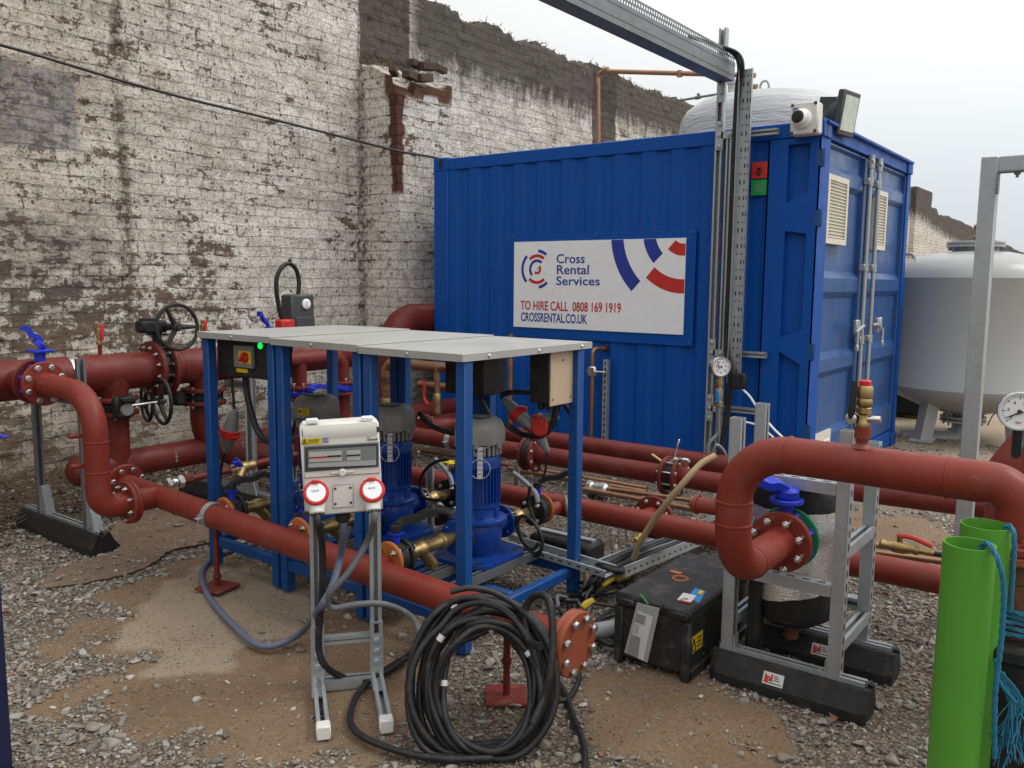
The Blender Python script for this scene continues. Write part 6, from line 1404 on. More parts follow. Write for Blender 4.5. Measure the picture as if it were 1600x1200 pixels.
for k in range(9):
    o = (k-4)*3.2; r = random.Random(k)
    pts = [(x+o*(.9 if i < 3 else .3)+r.uniform(-3, 3), y+(abs(o)*.1 if i < 3 else o*.9)+r.uniform(-2, 2), .04 if i < 2 else .125+.006*(k % 3)) for i, (x, y) in enumerate(cb0)]
    cable(pts, Z=.1, r=.009+.002*(k % 3), mat='cable' if k % 4 else 'greycable', label=['black', 'grey'][0 if k % 4 else 1]+' cable in the bundle behind the box, strand '+['next to tray', 'second from tray', 'third from tray', 'fourth from tray', 'in the middle', 'fourth from box', 'third from box', 'second from box', 'nearest to box'][k])
bpy.context.view_layer.update()
for k, pts in enumerate(([(900, 872), (930, 880), (950, 890), (975, 893)], [(985, 908), (950, 912), (905, 920), (880, 935), (874, 950), (885, 970), (905, 978), (930, 985), (968, 1000)], [(870, 975), (905, 985), (945, 965), (975, 958)], [(935, 1000), (955, 1008), (968, 1000), (972, 985)], [(930, 972), (950, 955), (970, 945)], [(905, 1005), (930, 1000), (962, 975)])):
    cable([(x, y, .16 if k == 0 else .02+.01*(k % 2)) for x, y in pts], Z=.03, r=[.014, .009, .008, .010, .008, .009][k], label=['thick black cable lying in the perforated rack tray', 'black cable looping wide on gravel left of black box', 'black cable passing behind the blind flange', 'black cable under the grey pipe end by the box', 'short black cable reaching the box from bundle', 'black cable end lying below the blind flange'][k])
TG = random.Random(21)
for k in range(7):
    x, y = TG.uniform(885, 950), TG.uniform(895, 990); pts = []
    a0 = TG.uniform(0, 6.28)
    for i in range(7): a = a0+i*TG.uniform(.55, .95); pts.append((x+TG.uniform(20, 44)*math.cos(a), y+TG.uniform(14, 28)*math.sin(a), .015+.022*(i % 3)+.01*k))
    o = cable(pts, Z=.03, r=TG.choice([.007, .009, .010]), mat=TG.choice(['cable', 'cable', 'greycable']), label='dark cable in the tangle between blind flange and black case'); o['group'] = 'tangled cables left of the black case'
pa, pb = at(940, 985, Z=.05), at(968, 980, Z=.06); mb = MB(); mb.tube([pa+(pa-pb)*1.2, pb+(pb-pa)*.6], .035, 16); solo(mb, 'duct_end', 'pipegrey', 'grey plastic pipe entering the black box behind blind flange', 'pipe')
for k, (a, b) in enumerate((((910, 950), (926, 938)), ((940, 915), (958, 903)), ((993, 845), (1018, 828)), ((962, 905), (984, 898)))):
    p, q = at(*a, Z=.10), at(*b, Z=.12); mb = MB(); mb.tube([p, (p*2+q)/3+Z_*.004, q], [.014, .018, .013], 7); solo(mb, 'yellow_tape', 'yrope', 'yellow tape wrap on the cables '+['beside the blind flange', 'below the right rack post', 'farthest behind the black box', 'at the back left box corner'][k], 'tape')
mb = MB()
for k in range(9):
    p = at(960+random.uniform(-25, 60), 855+random.uniform(-25, 20), Z=.12); mb.tube([p, p+V((random.uniform(-.05, .05), random.uniform(-.03, .03), random.uniform(.08, .22)))], .0015, 5)
tag(mb.build('wire_tails', 'cable', None), 'thin black cable tie tails sticking up from the cable channel', 'cable ties', kind='stuff')
cable([(1118, 712, 3.4), (1095, 725, 3.35), (1070, 752, 3.3), (1045, 782, 3.3), (1020, 815, 3.35), (1000, 848, 3.4), (990, 872, 3.45)], Y=3.3, r=.014, mat='hose', label='tan rubber hose sloping in front of the rear pipes', name='hose')
mb = MB(); q = at(695, 722, Y=3.6); mb.box(q, (.10, .06, .02), None, .004); mb.box(q+V((.06, .0, -.02)), (.03, .03, .04)); solo(mb, 'yellow_tag', 'yellow', 'yellow plastic tag between the middle and nearest pump', 'tag')
mb = MB(); q = at(668, 735, Y=3.62); channel(mb, (q.x+.02, 3.62, 0), (q.x+.02, 3.62, q.z+.02), .041, (.5, -1, 0)); solo(mb, 'strut_post', 'galv', 'short galvanised strut between the middle and nearest pump', 'strut', smooth=False)
# ------------------------------------------------------------------ socket box on its strut stand
def atp(px, py, P, n):
    d = Fw+Rt*((px-800)/CF)-Up*((py-600)/CF); return EYE+d*((V(P)-EYE).dot(n)/d.dot(n))
PLg, PRg = at(497, 1056, Z=.04), at(588, 1047, Z=.04); TLg, TRg = at(505, 1140, Z=.02), at(603, 1130, Z=.02)
ur = (V((PRg.x, PRg.y, 0))-V((PLg.x, PLg.y, 0))).normalized(); ub = Z_.cross(ur); nf = -ub
sk = thing('strut_stand', 'galvanised strut stand on two splayed feet carrying the socket box', 'stand', ((PLg+PRg)/2).xy[:]+(0,))
hl = atp(500, 700, PLg, nf).z
for pg, tg_ in ((PLg, TLg), (PRg, TRg)):
    b = V((pg.x, pg.y, .02)); mb = MB(); channel(mb, b, V((pg.x, pg.y, hl)), .041, nf); mb.build('upright', 'galv', sk, smooth=False)
    tip = V((tg_.x, tg_.y, .024)); dr = (tip-V((pg.x, pg.y, .024))).normalized()
    mb = MB(); st0 = V((pg.x, pg.y, .024))+dr*.02; channel(mb, st0, tip, .041, Z_); mb.mi = 1
    if pg is PLg: slot_marks(mb, st0, tip, Z_, .05, .025, .013, .0215-.019)
    ft = mb.build('foot', ['galv', 'inkblack'], sk, smooth=False)
    mb = MB(); mb.box(tip+dr*.012, (.047, .047, .047), Matrix((dr, Z_.cross(dr), Z_)).transposed(), .004); mb.build('end_cap', 'offwhite', ft)
    mb = MB(); o = V((pg.x, pg.y, 0))+nf*.0235
    R = Matrix((ur, ub, Z_)).transposed()
    mb.box(o+Z_*.125, (.048, .005, .23), R); mb.box(o+Z_*.028+nf*.06, (.048, .12, .005), R)
    for z in (.09, .13, .17): mb.box(o+Z_*z+nf*.004, (.030, .006, .026), R); mb.lathe(o+Z_*z+nf*.006, nf, [(.012, 0), (.012, .008), (.008, .010)], 6)
    mb.mi = 1; mb.box(o+Z_*.215+nf*.003, (.016, .003, .035), R); mb.build('bracket', ['galv', 'inkblack'], sk, smooth=False)
for z, off in ((.175, .0), (.024, .035)):
    a, b = V((PLg.x, PLg.y, z))+nf*off+ur*.02, V((PRg.x, PRg.y, z))+nf*off-ur*.02; mb = MB(); channel(mb, a, b, .041 if z < .1 else .03, Z_ if z < .1 else nf); mb.build('crossbar', 'galv', sk, smooth=False)
BO = (PLg+PRg)/2+nf*.045; BO.z = 0
TL, TR, BR, BL = [atp(*q, BO+nf*.10, nf) for q in ((471, 664), (594, 657), (597, 796), (473, 809))]
bw = ((TR-TL).length+(BR-BL).length)/2; bh = ((TL-BL).length+(TR-BR).length)/2; bc = (TL+TR+BR+BL)/4
bu = ((TR-TL)+(BR-BL)).normalized(); bz = (Z_-bu*Z_.dot(bu)).normalized(); bn = bu.cross(bz)*1.0
if bn.dot(nf) < 0: bn = -bn
RB = Matrix((bu, bz, bn)).transposed()
db = thing('socket_box', 'grey white distribution box with two red ringed sockets on stand', 'distribution box', bc-bz*bh/2)
mb = MB(); mb.box(bc-bn*.055, (bw, bh, .10), RB, .012); mb.build('enclosure', 'offwhite', db)
mb = MB(); mb.box(bc+bn*.004, (bw*.985, bh*.985, .014), RB, .007); 
# curved brow along the top of the lid
vs = []; k = 10
for i in range(k+1):
    a = math.pi/2*i/k; y_ = bh*.49-.055*(1-math.sin(a)) if False else bh*.49-.05*i/k; zo = .011+.0045*math.sin(math.pi*i/k)
    for s in (-1, 1): vs.append(bc+bu*s*bw*.46+bz*y_+bn*zo)
mb.add(vs, [(2*i, 2*i+1, 2*i+3, 2*i+2) for i in range(k)]); fr = mb.build('front_cover', 'offwhite', db)
Pn = bc+bn*.0112
def pq(cx, cy, lift=0): return atp(440+cx/6, 620+cy/6, Pn+bn*lift, bn)
def panel(mb, c4, lift, th=.001):
    P = [pq(*c, lift) for c in c4]; mb.add([p-bn*th for p in P]+P, [(4, 5, 6, 7), (3, 2, 1, 0)]+[(i, (i+1) % 4, 4+(i+1) % 4, 4+i) for i in range(4)])
mb = MB(); panel(mb, ((212, 468), (910, 430), (916, 712), (216, 760)), .002, .003); mb.build('window_frame', 'offwhite', fr, smooth=False)
mb = MB(); panel(mb, ((216, 474), (905, 436), (908, 655), (220, 705)), .0055, .003); mb.build('window_surround', 'darkgrey', fr, smooth=False)
mb = MB(); panel(mb, ((245, 500), (885, 462), (888, 640), (250, 655)), .0065, .001); mb.build('breaker_recess', 'pipegrey', fr, smooth=False)
mb = MB(); panel(mb, ((255, 520), (565, 505), (568, 600), (258, 612)), .008, .001); panel(mb, ((612, 505), (740, 498), (742, 592), (614, 598)), .008, .001); br_ = mb.build('breaker_row', 'offwhite', fr, smooth=False)
mb = MB(); panel(mb, ((255, 566), (430, 556), (430, 570), (255, 580)), .010, .001); mb.build('red_switch_row', 'inkred', br_, smooth=False)
mb = MB(); panel(mb, ((430, 552), (562, 546), (562, 560), (430, 568)), .010, .001); panel(mb, ((612, 545), (738, 538), (738, 552), (612, 560)), .010, .001); mb.build('black_switch_row', 'inkblack', br_, smooth=False)
mb = MB(); panel(mb, ((252, 628), (884, 592), (886, 640), (250, 664)), .0095, .001); mb.build('reflection_strip', 'tape', br_, smooth=False)
mb = MB(); panel(mb, ((222, 478), (902, 440), (906, 652), (224, 700)), .0125, .0008); mb.build('window_pane', 'smoke', fr, smooth=False)
mb = MB(); PP = [pq(*c, .0022) for c in ((212, 466), (911, 428), (917, 713), (216, 762))]; mb.tube(PP, .0012, 5, True); PP = [pq(*c, .0012) for c in ((480, 834), (670, 818), (672, 1030), (484, 1044))]; mb.tube(PP, .0010, 5, True); mb.build('panel_line', 'darkgrey', fr)
mb = MB(); q = pq(570, 706, .004); mb.box(q, (bw*.30, .010, .008), RB, .003); mb.lathe(q, bn, [(.013, 0), (.013, .009), (.010, .012), (0, .012)], 18); mb.build('latch', 'offwhite', fr)
for c in ((222, 342), (890, 306), (234, 1100), (908, 1046)): mb = MB(); q = pq(*c, .0005); mb.box(q, (.022, .020, .004), RB, .002); mb.mi = 1; mb.box(q+bn*.0022, (.012, .004, .0016), RB); mb.build('corner_screw', ['darkgrey', 'inkblack'], fr)
mb = MB(); panel(mb, ((482, 838), (668, 822), (670, 1028), (486, 1040)), .003, .004); bp = mb.build('blank_plate', 'offwhite', fr, smooth=False)
for c in ((502, 862), (645, 852), (650, 992), (505, 1004)): mb = MB(); mb.lathe(pq(*c, .003), bn, [(.0045, 0), (.0045, .0015), (0, .002)], 10); mb.build('screw', 'darkgrey', bp)
mb = MB(); panel(mb, ((180, 398), (368, 386), (370, 440), (184, 452)), .0025, .002); ds_ = mb.build('danger_sticker', 'yellow', fr, smooth=False)
a, b, c = pq(190, 444, .0032), pq(240, 440, .0032), pq(214, 398, .0032); mb = MB()
for p, q in ((a, b), (b, c), (c, a)): mb.tube([p, q], .0012, 5)
m_ = (a+b+c)/3; mb.tube([m_+bz*.006, m_-bz*.004], .0012, 5); mb.build('warning_triangle', 'inkblack', ds_)
text('DANGER', 'danger_text', 'inkblack', ds_, pq(250, 418, .003), bu, bz, .0085, 1.05); text('400 VOLTS', 'voltage_text', 'inkblack', ds_, pq(250, 437, .003), bu, bz, .0065, 1.1)
mb = MB(); panel(mb, ((385, 390), (437, 384), (438, 426), (386, 432)), .0025, .002); tg = mb.build('blue_tag', 'inkblue', fr, smooth=False); text('jpl', 'tag_lettering', 'paper', tg, pq(392, 421, .0032), bu, bz, .017)
mb = MB(); panel(mb, ((800, 378), (830, 376), (830, 382), (800, 384)), .002, .001); panel(mb, ((804, 396), (905, 388), (905, 404), (804, 412)), .002, .001); mb.build('rating_plate', 'grey', fr, smooth=False)
for c in ((285, 236), (806, 212)): mb = MB(); q = pq(*c); mb.box(q-bn*.02, (.040, .016, .03), RB, .003); mb.build('fixing_tab', 'white', db)
PLUGS = []
for k, c in enumerate(((322, 888), (842, 863))):
    o = pq(*c, .0); d = (bn*.80+bz*.42).normalized(); q = o+bn*.030
    mb = MB(); mb.lathe(o-bz*.008, bn, [(.043, 0), (.041, .014), (.036, .03)], 24); mb.box(o-bz*.04+bn*.012, (.060, .055, .024), RB, .006); s = mb.build('socket', 'offwhite', db)
    mb = MB(); mb.lathe(q, d, [(.041, -.006), (.043, 0), (.043, .014), (.038, .018), (.032, .018)], 32); mb.box(q-bz*.0+d*.004+bz*.040, (.026, .012, .014), RB, .003); mb.build('red_ring', 'redplastic', s)
    mb = MB(); mb.lathe(q, d, [(.0335, .005), (.0335, .0165), (.031, .019), (0, .019)], 32); lidd = mb.build('socket_lid', 'white', s)
    text('16A-6h', 'rating_text', 'inkgrey', lidd, q+d*.0195-bu*.016+bz*.004, bu, d.cross(bu), .009, 1.0)
    g = q-bz*.040+bn*.002; gd = (-bz*.86+bn*.42).normalized()
    mb = MB(); mb.lathe(g, gd, [(.024, -.012), (.026, 0), (.026, .026), (.022, .030), (.017, .031)], 20); 
    mb.mi = 1
    for i in range(9): a = i*2*math.pi/9; e1 = gd.orthogonal().normalized(); e2 = gd.cross(e1); mb.box(g+gd*.0305+(e1*math.cos(a)+e2*math.sin(a))*.020, (.006, .006, .003), RB)
    mb.build('plug', ['offwhite', 'inkblack'], s); PLUGS.append((g+gd*.02, gd))
mb = MB(); q = pq(575, 1090)-bn*.05; mb.lathe(q+bz*.01, -bz, [(.036, 0), (.036, .018), (.026, .026), (.026, .045), (.018, .055)], 18); mb.build('gland', 'black', db); GL = q-bz*.05
def gpt(px, py, Z): return at(px, py, Z=Z)
def fpt(px, py, o): return atp(px, py, BO+nf*o, nf)
COILC = at(757, 1058, Y=2.06)
p, d = PLUGS[0]; mb = MB()
mb.tube(spline([p, p+d*.05, fpt(503, 850, .09), fpt(504, 915, .07), fpt(500, 965, .06), fpt(498, 1010, .06), fpt(508, 1040, .06), gpt(540, 1060, .03), gpt(575, 1061, .03), gpt(608, 1046, .03), gpt(645, 1022, .05), at(668, 1010, Y=2.02), at(700, 985, Y=2.08)], 10), .0125, 12); solo(mb, 'cable', 'cable', 'black cable from left socket running down the stand to coil', 'cable')
p, d = PLUGS[1]; mb = MB()
mb.tube(spline([p, p+d*.04, fpt(574, 845, .10), fpt(546, 892, .12), fpt(520, 922, .12), fpt(512, 938, .10), fpt(520, 950, .08), fpt(560, 944, .07), fpt(600, 944, .05), fpt(638, 960, .02), at(655, 985, Y=2.0), at(660, 1020, Y=2.0), at(665, 1060, Y=1.99)], 10), .0115, 12); solo(mb, 'cable', 'greycable', 'dark grey cable from right socket looping across the stand', 'cable')
mb = MB(); mb.tube(spline([GL+bz*.02, GL-bz*.03, fpt(532, 870, -.02), fpt(519, 915, .04), fpt(500, 950, .07), gpt(474, 985, .06), gpt(445, 1003, .03), gpt(418, 1010, .022), gpt(392, 1002, .02), gpt(360, 972, .02), gpt(330, 938, .02), gpt(317, 912, .02), gpt(316, 893, .02), gpt(326, 878, .02), gpt(345, 866, .02), gpt(372, 858, .02), gpt(400, 850, .02)], 8), .0135, 12); solo(mb, 'hose', 'bluegrey', 'blue grey hose from the box bottom looping over the dirt', 'hose')
mb = MB(); mb.tube(spline([fpt(512, 905, -.03), fpt(515, 935, -.02), fpt(540, 945, -.03), fpt(590, 945, -.05), fpt(620, 952, -.06)], 6), .008, 8); solo(mb, 'cable', 'cable', 'thin dark cable behind the stand uprights', 'cable')

# ------------------------------------------------------------------ coil of cable leaning on the foreground pipe
cu_ = V((.80, .60, 0)).normalized(); cn_ = V((.6*.93, -.8*.93, .36)).normalized(); cv_ = cn_.cross(cu_); 
if cv_.z < 0: cv_ = -cv_
cc = at(756, 1056, Y=2.04); a_r, b_r = .228, .270; N = 17; pts = []
rr_ = random.Random(11); rad_ = [rr_.uniform(.64, 1.04) for _ in range(N+2)]; off_ = [rr_.uniform(-.065, .075) for _ in range(N+2)]; sh = [(rr_.uniform(-.030, .026), rr_.uniform(-.034, .012)) for _ in range(N+2)]
for i in range(N*26):
    q = i/26; j = int(q); f = q-j; f = f*f*(3-2*f); L = lambda A: A[j]*(1-f)+A[j+1]*f
    a = 2*math.pi*q+2.2; R_ = L(rad_); o = L(off_)
    sx = sh[j][0]*(1-f)+sh[j+1][0]*f; sy = sh[j][1]*(1-f)+sh[j+1][1]*f
    w = 1+.035*math.sin(3*a+j*1.7)+.03*math.sin(2*a+j*.9)
    bx = a_r*R_*w*math.cos(a)+sx; by = b_r*R_*w*math.sin(a)+sy-.03*(1-R_)
    pts.append(cc+cu_*bx+cv_*by+cn_*(o+.02*math.sin(2*a+j)))
lo = .014
for p in pts:
    if p.z < lo: p.z = lo+(p.z-lo)*.05
ck = thing('cable_coil', 'big coil of black cable leaning against foreground pipe', 'cable coil', (cc.x, cc.y, 0))
mb = MB(); mb.tube(spline(pts, 2), .0108, 10); mb.build('coiled_cable', 'cable', ck)
ln = len(pts)
for k in range(7):
    i = int(ln*(.06+.13*k)); ang = [2.0, 2.6, 3.4, 1.0, .6, 3.2, 1.6][k]; i = min(ln-3, int((int(i/26)+((ang-2.2) % (2*math.pi))/(2*math.pi))*26))
    mb = MB(); mb.tube([pts[i], pts[i+1]*.4+pts[i]*.6], .0122, 10); mb.build('tape_wrap', 'tape', ck)
for k, (px, mat, r, lab) in enumerate(((((668, 1000), (640, 1022), (600, 1048), (566, 1075), (550, 1105), (548, 1130), (565, 1150), (600, 1166), (650, 1180), (710, 1186), (770, 1184)), 'cable', .0115, 'black cable sweeping out on gravel left of the coil'), (((868, 1060), (884, 1085), (896, 1120), (908, 1150), (914, 1180), (912, 1230)), 'cable', .011, 'black cable trailing from the coil to bottom edge'), (((888, 1020), (898, 1030), (905, 1060), (890, 1090), (872, 1095)), 'cable', .010, 'short black cable loop right of the coil'))):
    mb = MB(); mb.tube(spline([gpt(a, b, .02) for a, b in px], 8), r, 10); solo(mb, 'cable', mat, lab, 'cable')
mb = MB(); mb.tube(spline([at(a, b, Y=Yq) for a, b, Yq in ((845, 1010, 2.1), (826, 1000, 2.13), (820, 960, 2.15), (830, 935, 2.16), (848, 930, 2.15), (860, 945, 2.13), (864, 1000, 2.1), (860, 1050, 2.07), (850, 1090, 2.05), (832, 1130, 2.0))], 8), .0125, 10); solo(mb, 'cable', 'cable', 'black cable loop standing up from the right side of coil', 'cable')

# ------------------------------------------------------------------ black equipment case
KX0, KX1, KY0, KY1, KZ = -1.615, -1.29, 2.815, 3.46, .285
bx = thing('equipment_case', 'scuffed black lidded case with paper pouch tied to its front', 'case', ((KX0+KX1)/2, (KY0+KY1)/2, 0))
mb = MB(); mb.bb(KX0+.012, KX1-.012, KY0+.012, KY1-.012, .02, KZ-.045, .012)
for x in (KX0, KX1-.04): mb.bb(x, x+.04, KY0+.004, KY1-.004, 0, .045, .006)
for x in (KX0+.02, KX1-.02):
    mb.bb(x-.02, x+.02, KY0, KY0+.03, .0, KZ-.05, .008)
mb.build('body', 'blackcase', bx)
mb = MB(); mb.bb(KX0, KX1, KY0, KY1, KZ-.05, KZ, .012); 
for (x0, x1) in ((KX0+.01, KX0+.09), (KX1-.09, KX1-.01)): mb.bb(x0, x1, KY0-.008, KY0+.03, KZ-.045, KZ-.015, .006)
mb.bb(KX0+.11, KX1-.11, KY0-.010, KY0+.03, KZ-.035, KZ+.002, .008); lid_ = mb.build('case_lid', 'blackcase', bx)
mb = MB(); p = [at(a, b, Z=KZ+.001) for a, b in ((1078, 936), (1094, 918), (1104, 921), (1088, 942))]
def quad(P, th, n=Z_): mb = MB(); P = [V(q) for q in P]; mb.add([q for q in P]+[q+n*th for q in P], [(3, 2, 1, 0), (4, 5, 6, 7)]+[(i, (i+1) % 4, 4+(i+1) % 4, 4+i) for i in range(4)]); return mb
z1 = KZ+.0005
st_ = quad([at(a, b, Z=z1) for a, b in ((1075, 932), (1086, 919), (1103, 924), (1073+19, 943))], .001).build('blue_sticker', 'lightblue', lid_, smooth=False)
quad([at(a, b, Z=z1+.002) for a, b in ((1058, 937), (1068, 926), (1088, 931), (1078, 943))], .0006).build('white_sticker', 'paper', lid_, smooth=False)
quad([at(a, b, Z=z1+.003) for a, b in ((1090, 927), (1094, 922), (1100, 924), (1096, 930))], .0006).build('yellow_patch', 'yellow', st_, smooth=False)
text('JP', 'sticker_text', 'inkblue', lid_, at(1064, 936, Z=z1+.0032), X_, Y_, .03); mb = quad([at(a, b, Z=z1+.0032) for a, b in ((1060, 939), (1062, 937), (1080, 941), (1078, 943))], .0004); mb.build('red_stripe', 'inkred', lid_, smooth=False)
rg = at(1063, 904, Z=KZ+.0005); mb = MB(); mb.tube([rg+V((.030*math.cos(a*.3142), .030*math.sin(a*.3142), .0)) for a in range(20)], .0045, 6, True); rg2 = at(1056, 894, Z=KZ+.001); mb.box(rg2, (.05, .025, .003), None, .001); mb.build('orange_mark', 'orange', lid_)
for k, (y0, y1) in enumerate(((KY0+.02, KY0+.14), (KY0+.44, KY0+.56))):
    mb = MB(); mb.bb(KX1-.0118, KX1-.0105, y0+.01, y1, .10, .165); ys_t = mb.build('warning_sticker', 'yellow', bx, smooth=False)
    mb = MB(); x = KX1-.0100
    for (p, q) in (((y0+.02, .108), (y0+.04, .155)), ((y0+.04, .155), (y0+.06, .108)), ((y0+.02, .108), (y0+.06, .108))): mb.tube([(x, *p), (x, *q)], .003, 5)
    for i in range(3): mb.bb(x-.0004, x+.0006, y0+.07, y0+.11, .112+.016*i, .118+.016*i)
    mb.build('warning_mark', 'inkblack', ys_t, smooth=False)
for y in (KY0+.03, KY0+.16, KY0+.3):
    mb = MB(); mb.lathe((KX1-.0115, y, .06), X_, [(.006, 0), (.006, .002), (0, .003)], 8); mb.build('rivet', 'steel', bx)
yp = KY0-.014; n_ = V((0, -1, 0)); pl_ = [at(a, b, Y=yp) for a, b in ((996, 941), (1031, 950), (1012, 1035), (976, 1019))]
mb = quad(pl_, .003, V((0, -1, 0))); po = mb.build('document_pouch', 'clear', bx, smooth=False)
mb = quad([at(a, b, Y=yp-.001) for a, b in ((997, 954), (1020, 964), (1005, 1032), (980, 1020))], .001, V((0, -1, 0))); mb.build('sheet', 'paper', po, smooth=False)
def pqc(cx, cy): return at(840+cx/5, 860+cy/5, Y=yp-.0048)
mb = MB()
for c4 in (((775, 490), (845, 515), (830, 585), (760, 555)), ((735, 655), (802, 682), (780, 840), (700, 805))): P = [pqc(*c) for c in c4]; mb.add(P, [(0, 1, 2, 3)])
for i in range(6): P = [pqc(762-3*i, 575+12*i), pqc(800-3*i-6*(i % 2), 590+12*i), pqc(799-3*i-6*(i % 2), 594+12*i), pqc(761-3*i, 579+12*i)]; mb.add(P, [(0, 1, 2, 3)])
mb.build('print', 'inkgrey', po, smooth=False)
mb = MB(); a, b = at(1000, 928, Y=KY0-.012), at(1013, 944, Y=KY0-.018); mb.tube([a, b], .003, 6); mb.build('tie', 'inkgreen', po)

# ------------------------------------------------------------------ strut frame with silver tank, right
FX = dict(fl=-1.207, fr=-.812, bl=-1.256, br=-.817); F1, F2 = 2.985, 3.36
rubber_foot(-1.255, -.685, 2.985, 'front rubber foot of the silver tank frame, logo sticker on side', FG, sticker=-1.045)
rubber_foot(-1.255, -.685, 3.345, 'rear rubber foot of the silver tank frame', FG, sticker=-.985)
sf_ = thing('tank_stand', 'galvanised strut frame around the silver tank, slotted uprights', 'strut frame', (-1.03, 3.17, .1))
tops = dict(fl=.998, fr=at(1315, 671, Y=F1).z, bl=1.005, br=.90)
for kk, yy in (('fl', F1), ('fr', F1), ('bl', F2), ('br', F2)):
    x = FX[kk]; mb = MB(); channel(mb, (x, yy, .105), (x, yy, tops[kk]), .045, (-1, .0, 0) if kk in ('fr', 'br') else (1, 0, 0)); mb.mi = 1
    if kk in ('fr', 'br'): slot_marks(mb, (x+.0226, yy+.0, .13), (x+.0226, yy+.0, tops[kk]), X_, .048, .024, .012, .0008)
    mb.build('upright', ['galv', 'inkblack'], sf_, smooth=False)
    mb = MB(); dx = .024 if kk in ('fl', 'bl') else -.024; mb.bb(x+dx, x+dx+math.copysign(.006, dx), yy-.02, yy+.02, .108, .17); mb.bb(x+dx, x+dx+math.copysign(.07, dx), yy-.02, yy+.02, .1045, .110); mb.lathe((x+dx*2.2, yy, .110), Z_, [(.011, 0), (.011, .008), (.008, .01)], 6); mb.build('foot_bracket', 'galv', sf_, smooth=False)
zu, zw = at(1230, 754, Y=F1-.02).z, at(1240, 912, Y=F1-.02).z
for z, fcz, ys in ((zu, -Y_, F1), (zw, -Y_, F1), (zu-.01, -Y_, F2), (.26, -Y_, F2)):
    mb = MB(); channel(mb, (FX['fl']+.024, ys, z), (FX['fr']-.024, ys, z), .041, V((0, 1, 0)) if ys == F1 else fcz); mb.mi = 1
    if ys == F1: slot_marks(mb, (FX['fl']+.03, ys-.0, z+.0206), (FX['fr']-.03, ys-.0, z+.0206), Z_, .055, .028, .012, .0006)
    mb.build('crossbar', ['galv', 'inkblack'], sf_, smooth=False)
for x, z in ((FX['fr'], .22), (FX['fr'], .56), (FX['fl'], zu-.05), (FX['fl'], .22)):
    mb = MB(); channel(mb, (x, F1+.024, z), (x, F2-.024, z), .041, Z_); mb.build('crossbar', 'galv', sf_, smooth=False)
mb = MB(); q = at(1250, 742, Y=3.1); mb.bb(FX['fl']+.05, FX['fr']-.03, 3.012, 3.16, zu+.021, zu+.026, .001); mb.lathe((FX['fl']+.1, 3.06, zu+.026), Z_, [(.018, 0), (.018, .012), (.01, .016), (.01, .03)], 6); mb.lathe((FX['fr']-.07, 3.06, zu+.026), Z_, [(.018, 0), (.018, .012), (.01, .016)], 6); mb.build('top_plate', 'galv', sf_)
mb = MB(); mb.bb(FX['fl']+.045, FX['fl']+.095, 3.04, 3.09, .02, .52, .006); solo(mb, 'black_post', 'black', 'black square post behind the front left frame upright', 'post')
TX, TY, TRr = -1.048, 3.215, .170
sv = thing('silver_tank', 'small tank in embossed silver jacket with black ends inside frame', 'tank', (TX, TY, .12))
ztop, zbot = at(1255, 762, Y=TY-TRr).z, at(1250, 985, Y=TY-TRr*.5).z
zj1, zj0 = at(1255, 806, Y=TY-TRr).z, at(1255, 945, Y=TY-TRr).z
mb = MB(); mb.lathe((TX, TY, 0), Z_, [(.04, zbot-.005), (.10, zbot+.005), (.145, zbot+.035), (.165, zj0-.02), (TRr-.002, zj0+.02)], 40); 
mb.build('black_base', 'black', sv); mb = MB()
mb.lathe((TX, TY, 0), Z_, [(TRr-.002, zj1-.02), (TRr-.002, zj1+.01), (.166, zj1+.05), (.150, zj1+.085), (.10, zj1+.115), (0, zj1+.125)], 40)
mb.build('black_dome', 'black', sv)
mb = MB(); rng2 = random.Random(4); vs = []; n = 56
for i in range(n):
    a = 2*math.pi*i/n
    for z in (zj0+.02*math.sin(a*2.3+1)+.006*rng2.random(), zj0+.05, (zj0+zj1)/2, zj1-.04, zj1+.004*rng2.random()): rr = TRr+.0012*rng2.random()+.001; vs.append((TX+rr*math.cos(a), TY+rr*math.sin(a), z))
mb.add(vs, [(i*5+k, ((i+1) % n)*5+k, ((i+1) % n)*5+k+1, i*5+k+1) for i in range(n) for k in range(4)]); jk = mb.build('silver_jacket', 'alu', sv, angle=60)
mb = MB(); mb.lathe((TX, TY, 0), Z_, [(.026, zbot-.075), (.030, zbot-.07), (.030, zbot-.05), (.024, zbot-.045), (.024, zbot-.02), (.031, zbot-.015), (.031, zbot+.01)], 16); mb.build('drain_nozzle', 'rust', sv)
mb = MB(); mb.lathe((TX+.02, TY, zj1+.115), Z_, [(.04, 0), (.045, .01), (.045, .05), (.03, .06)], 16); mb.build('top_nozzle', 'rust', sv)
mb = MB(); q = V((TX+TRr*.995, TY-TRr*.16, at(1321, 865, Y=TY).z)); mb.box(q, (.008, .05, .10), Matrix.Rotation(-.16, 3, 'Z')); mb.build('blue_label', 'lightblue', sv, smooth=False)
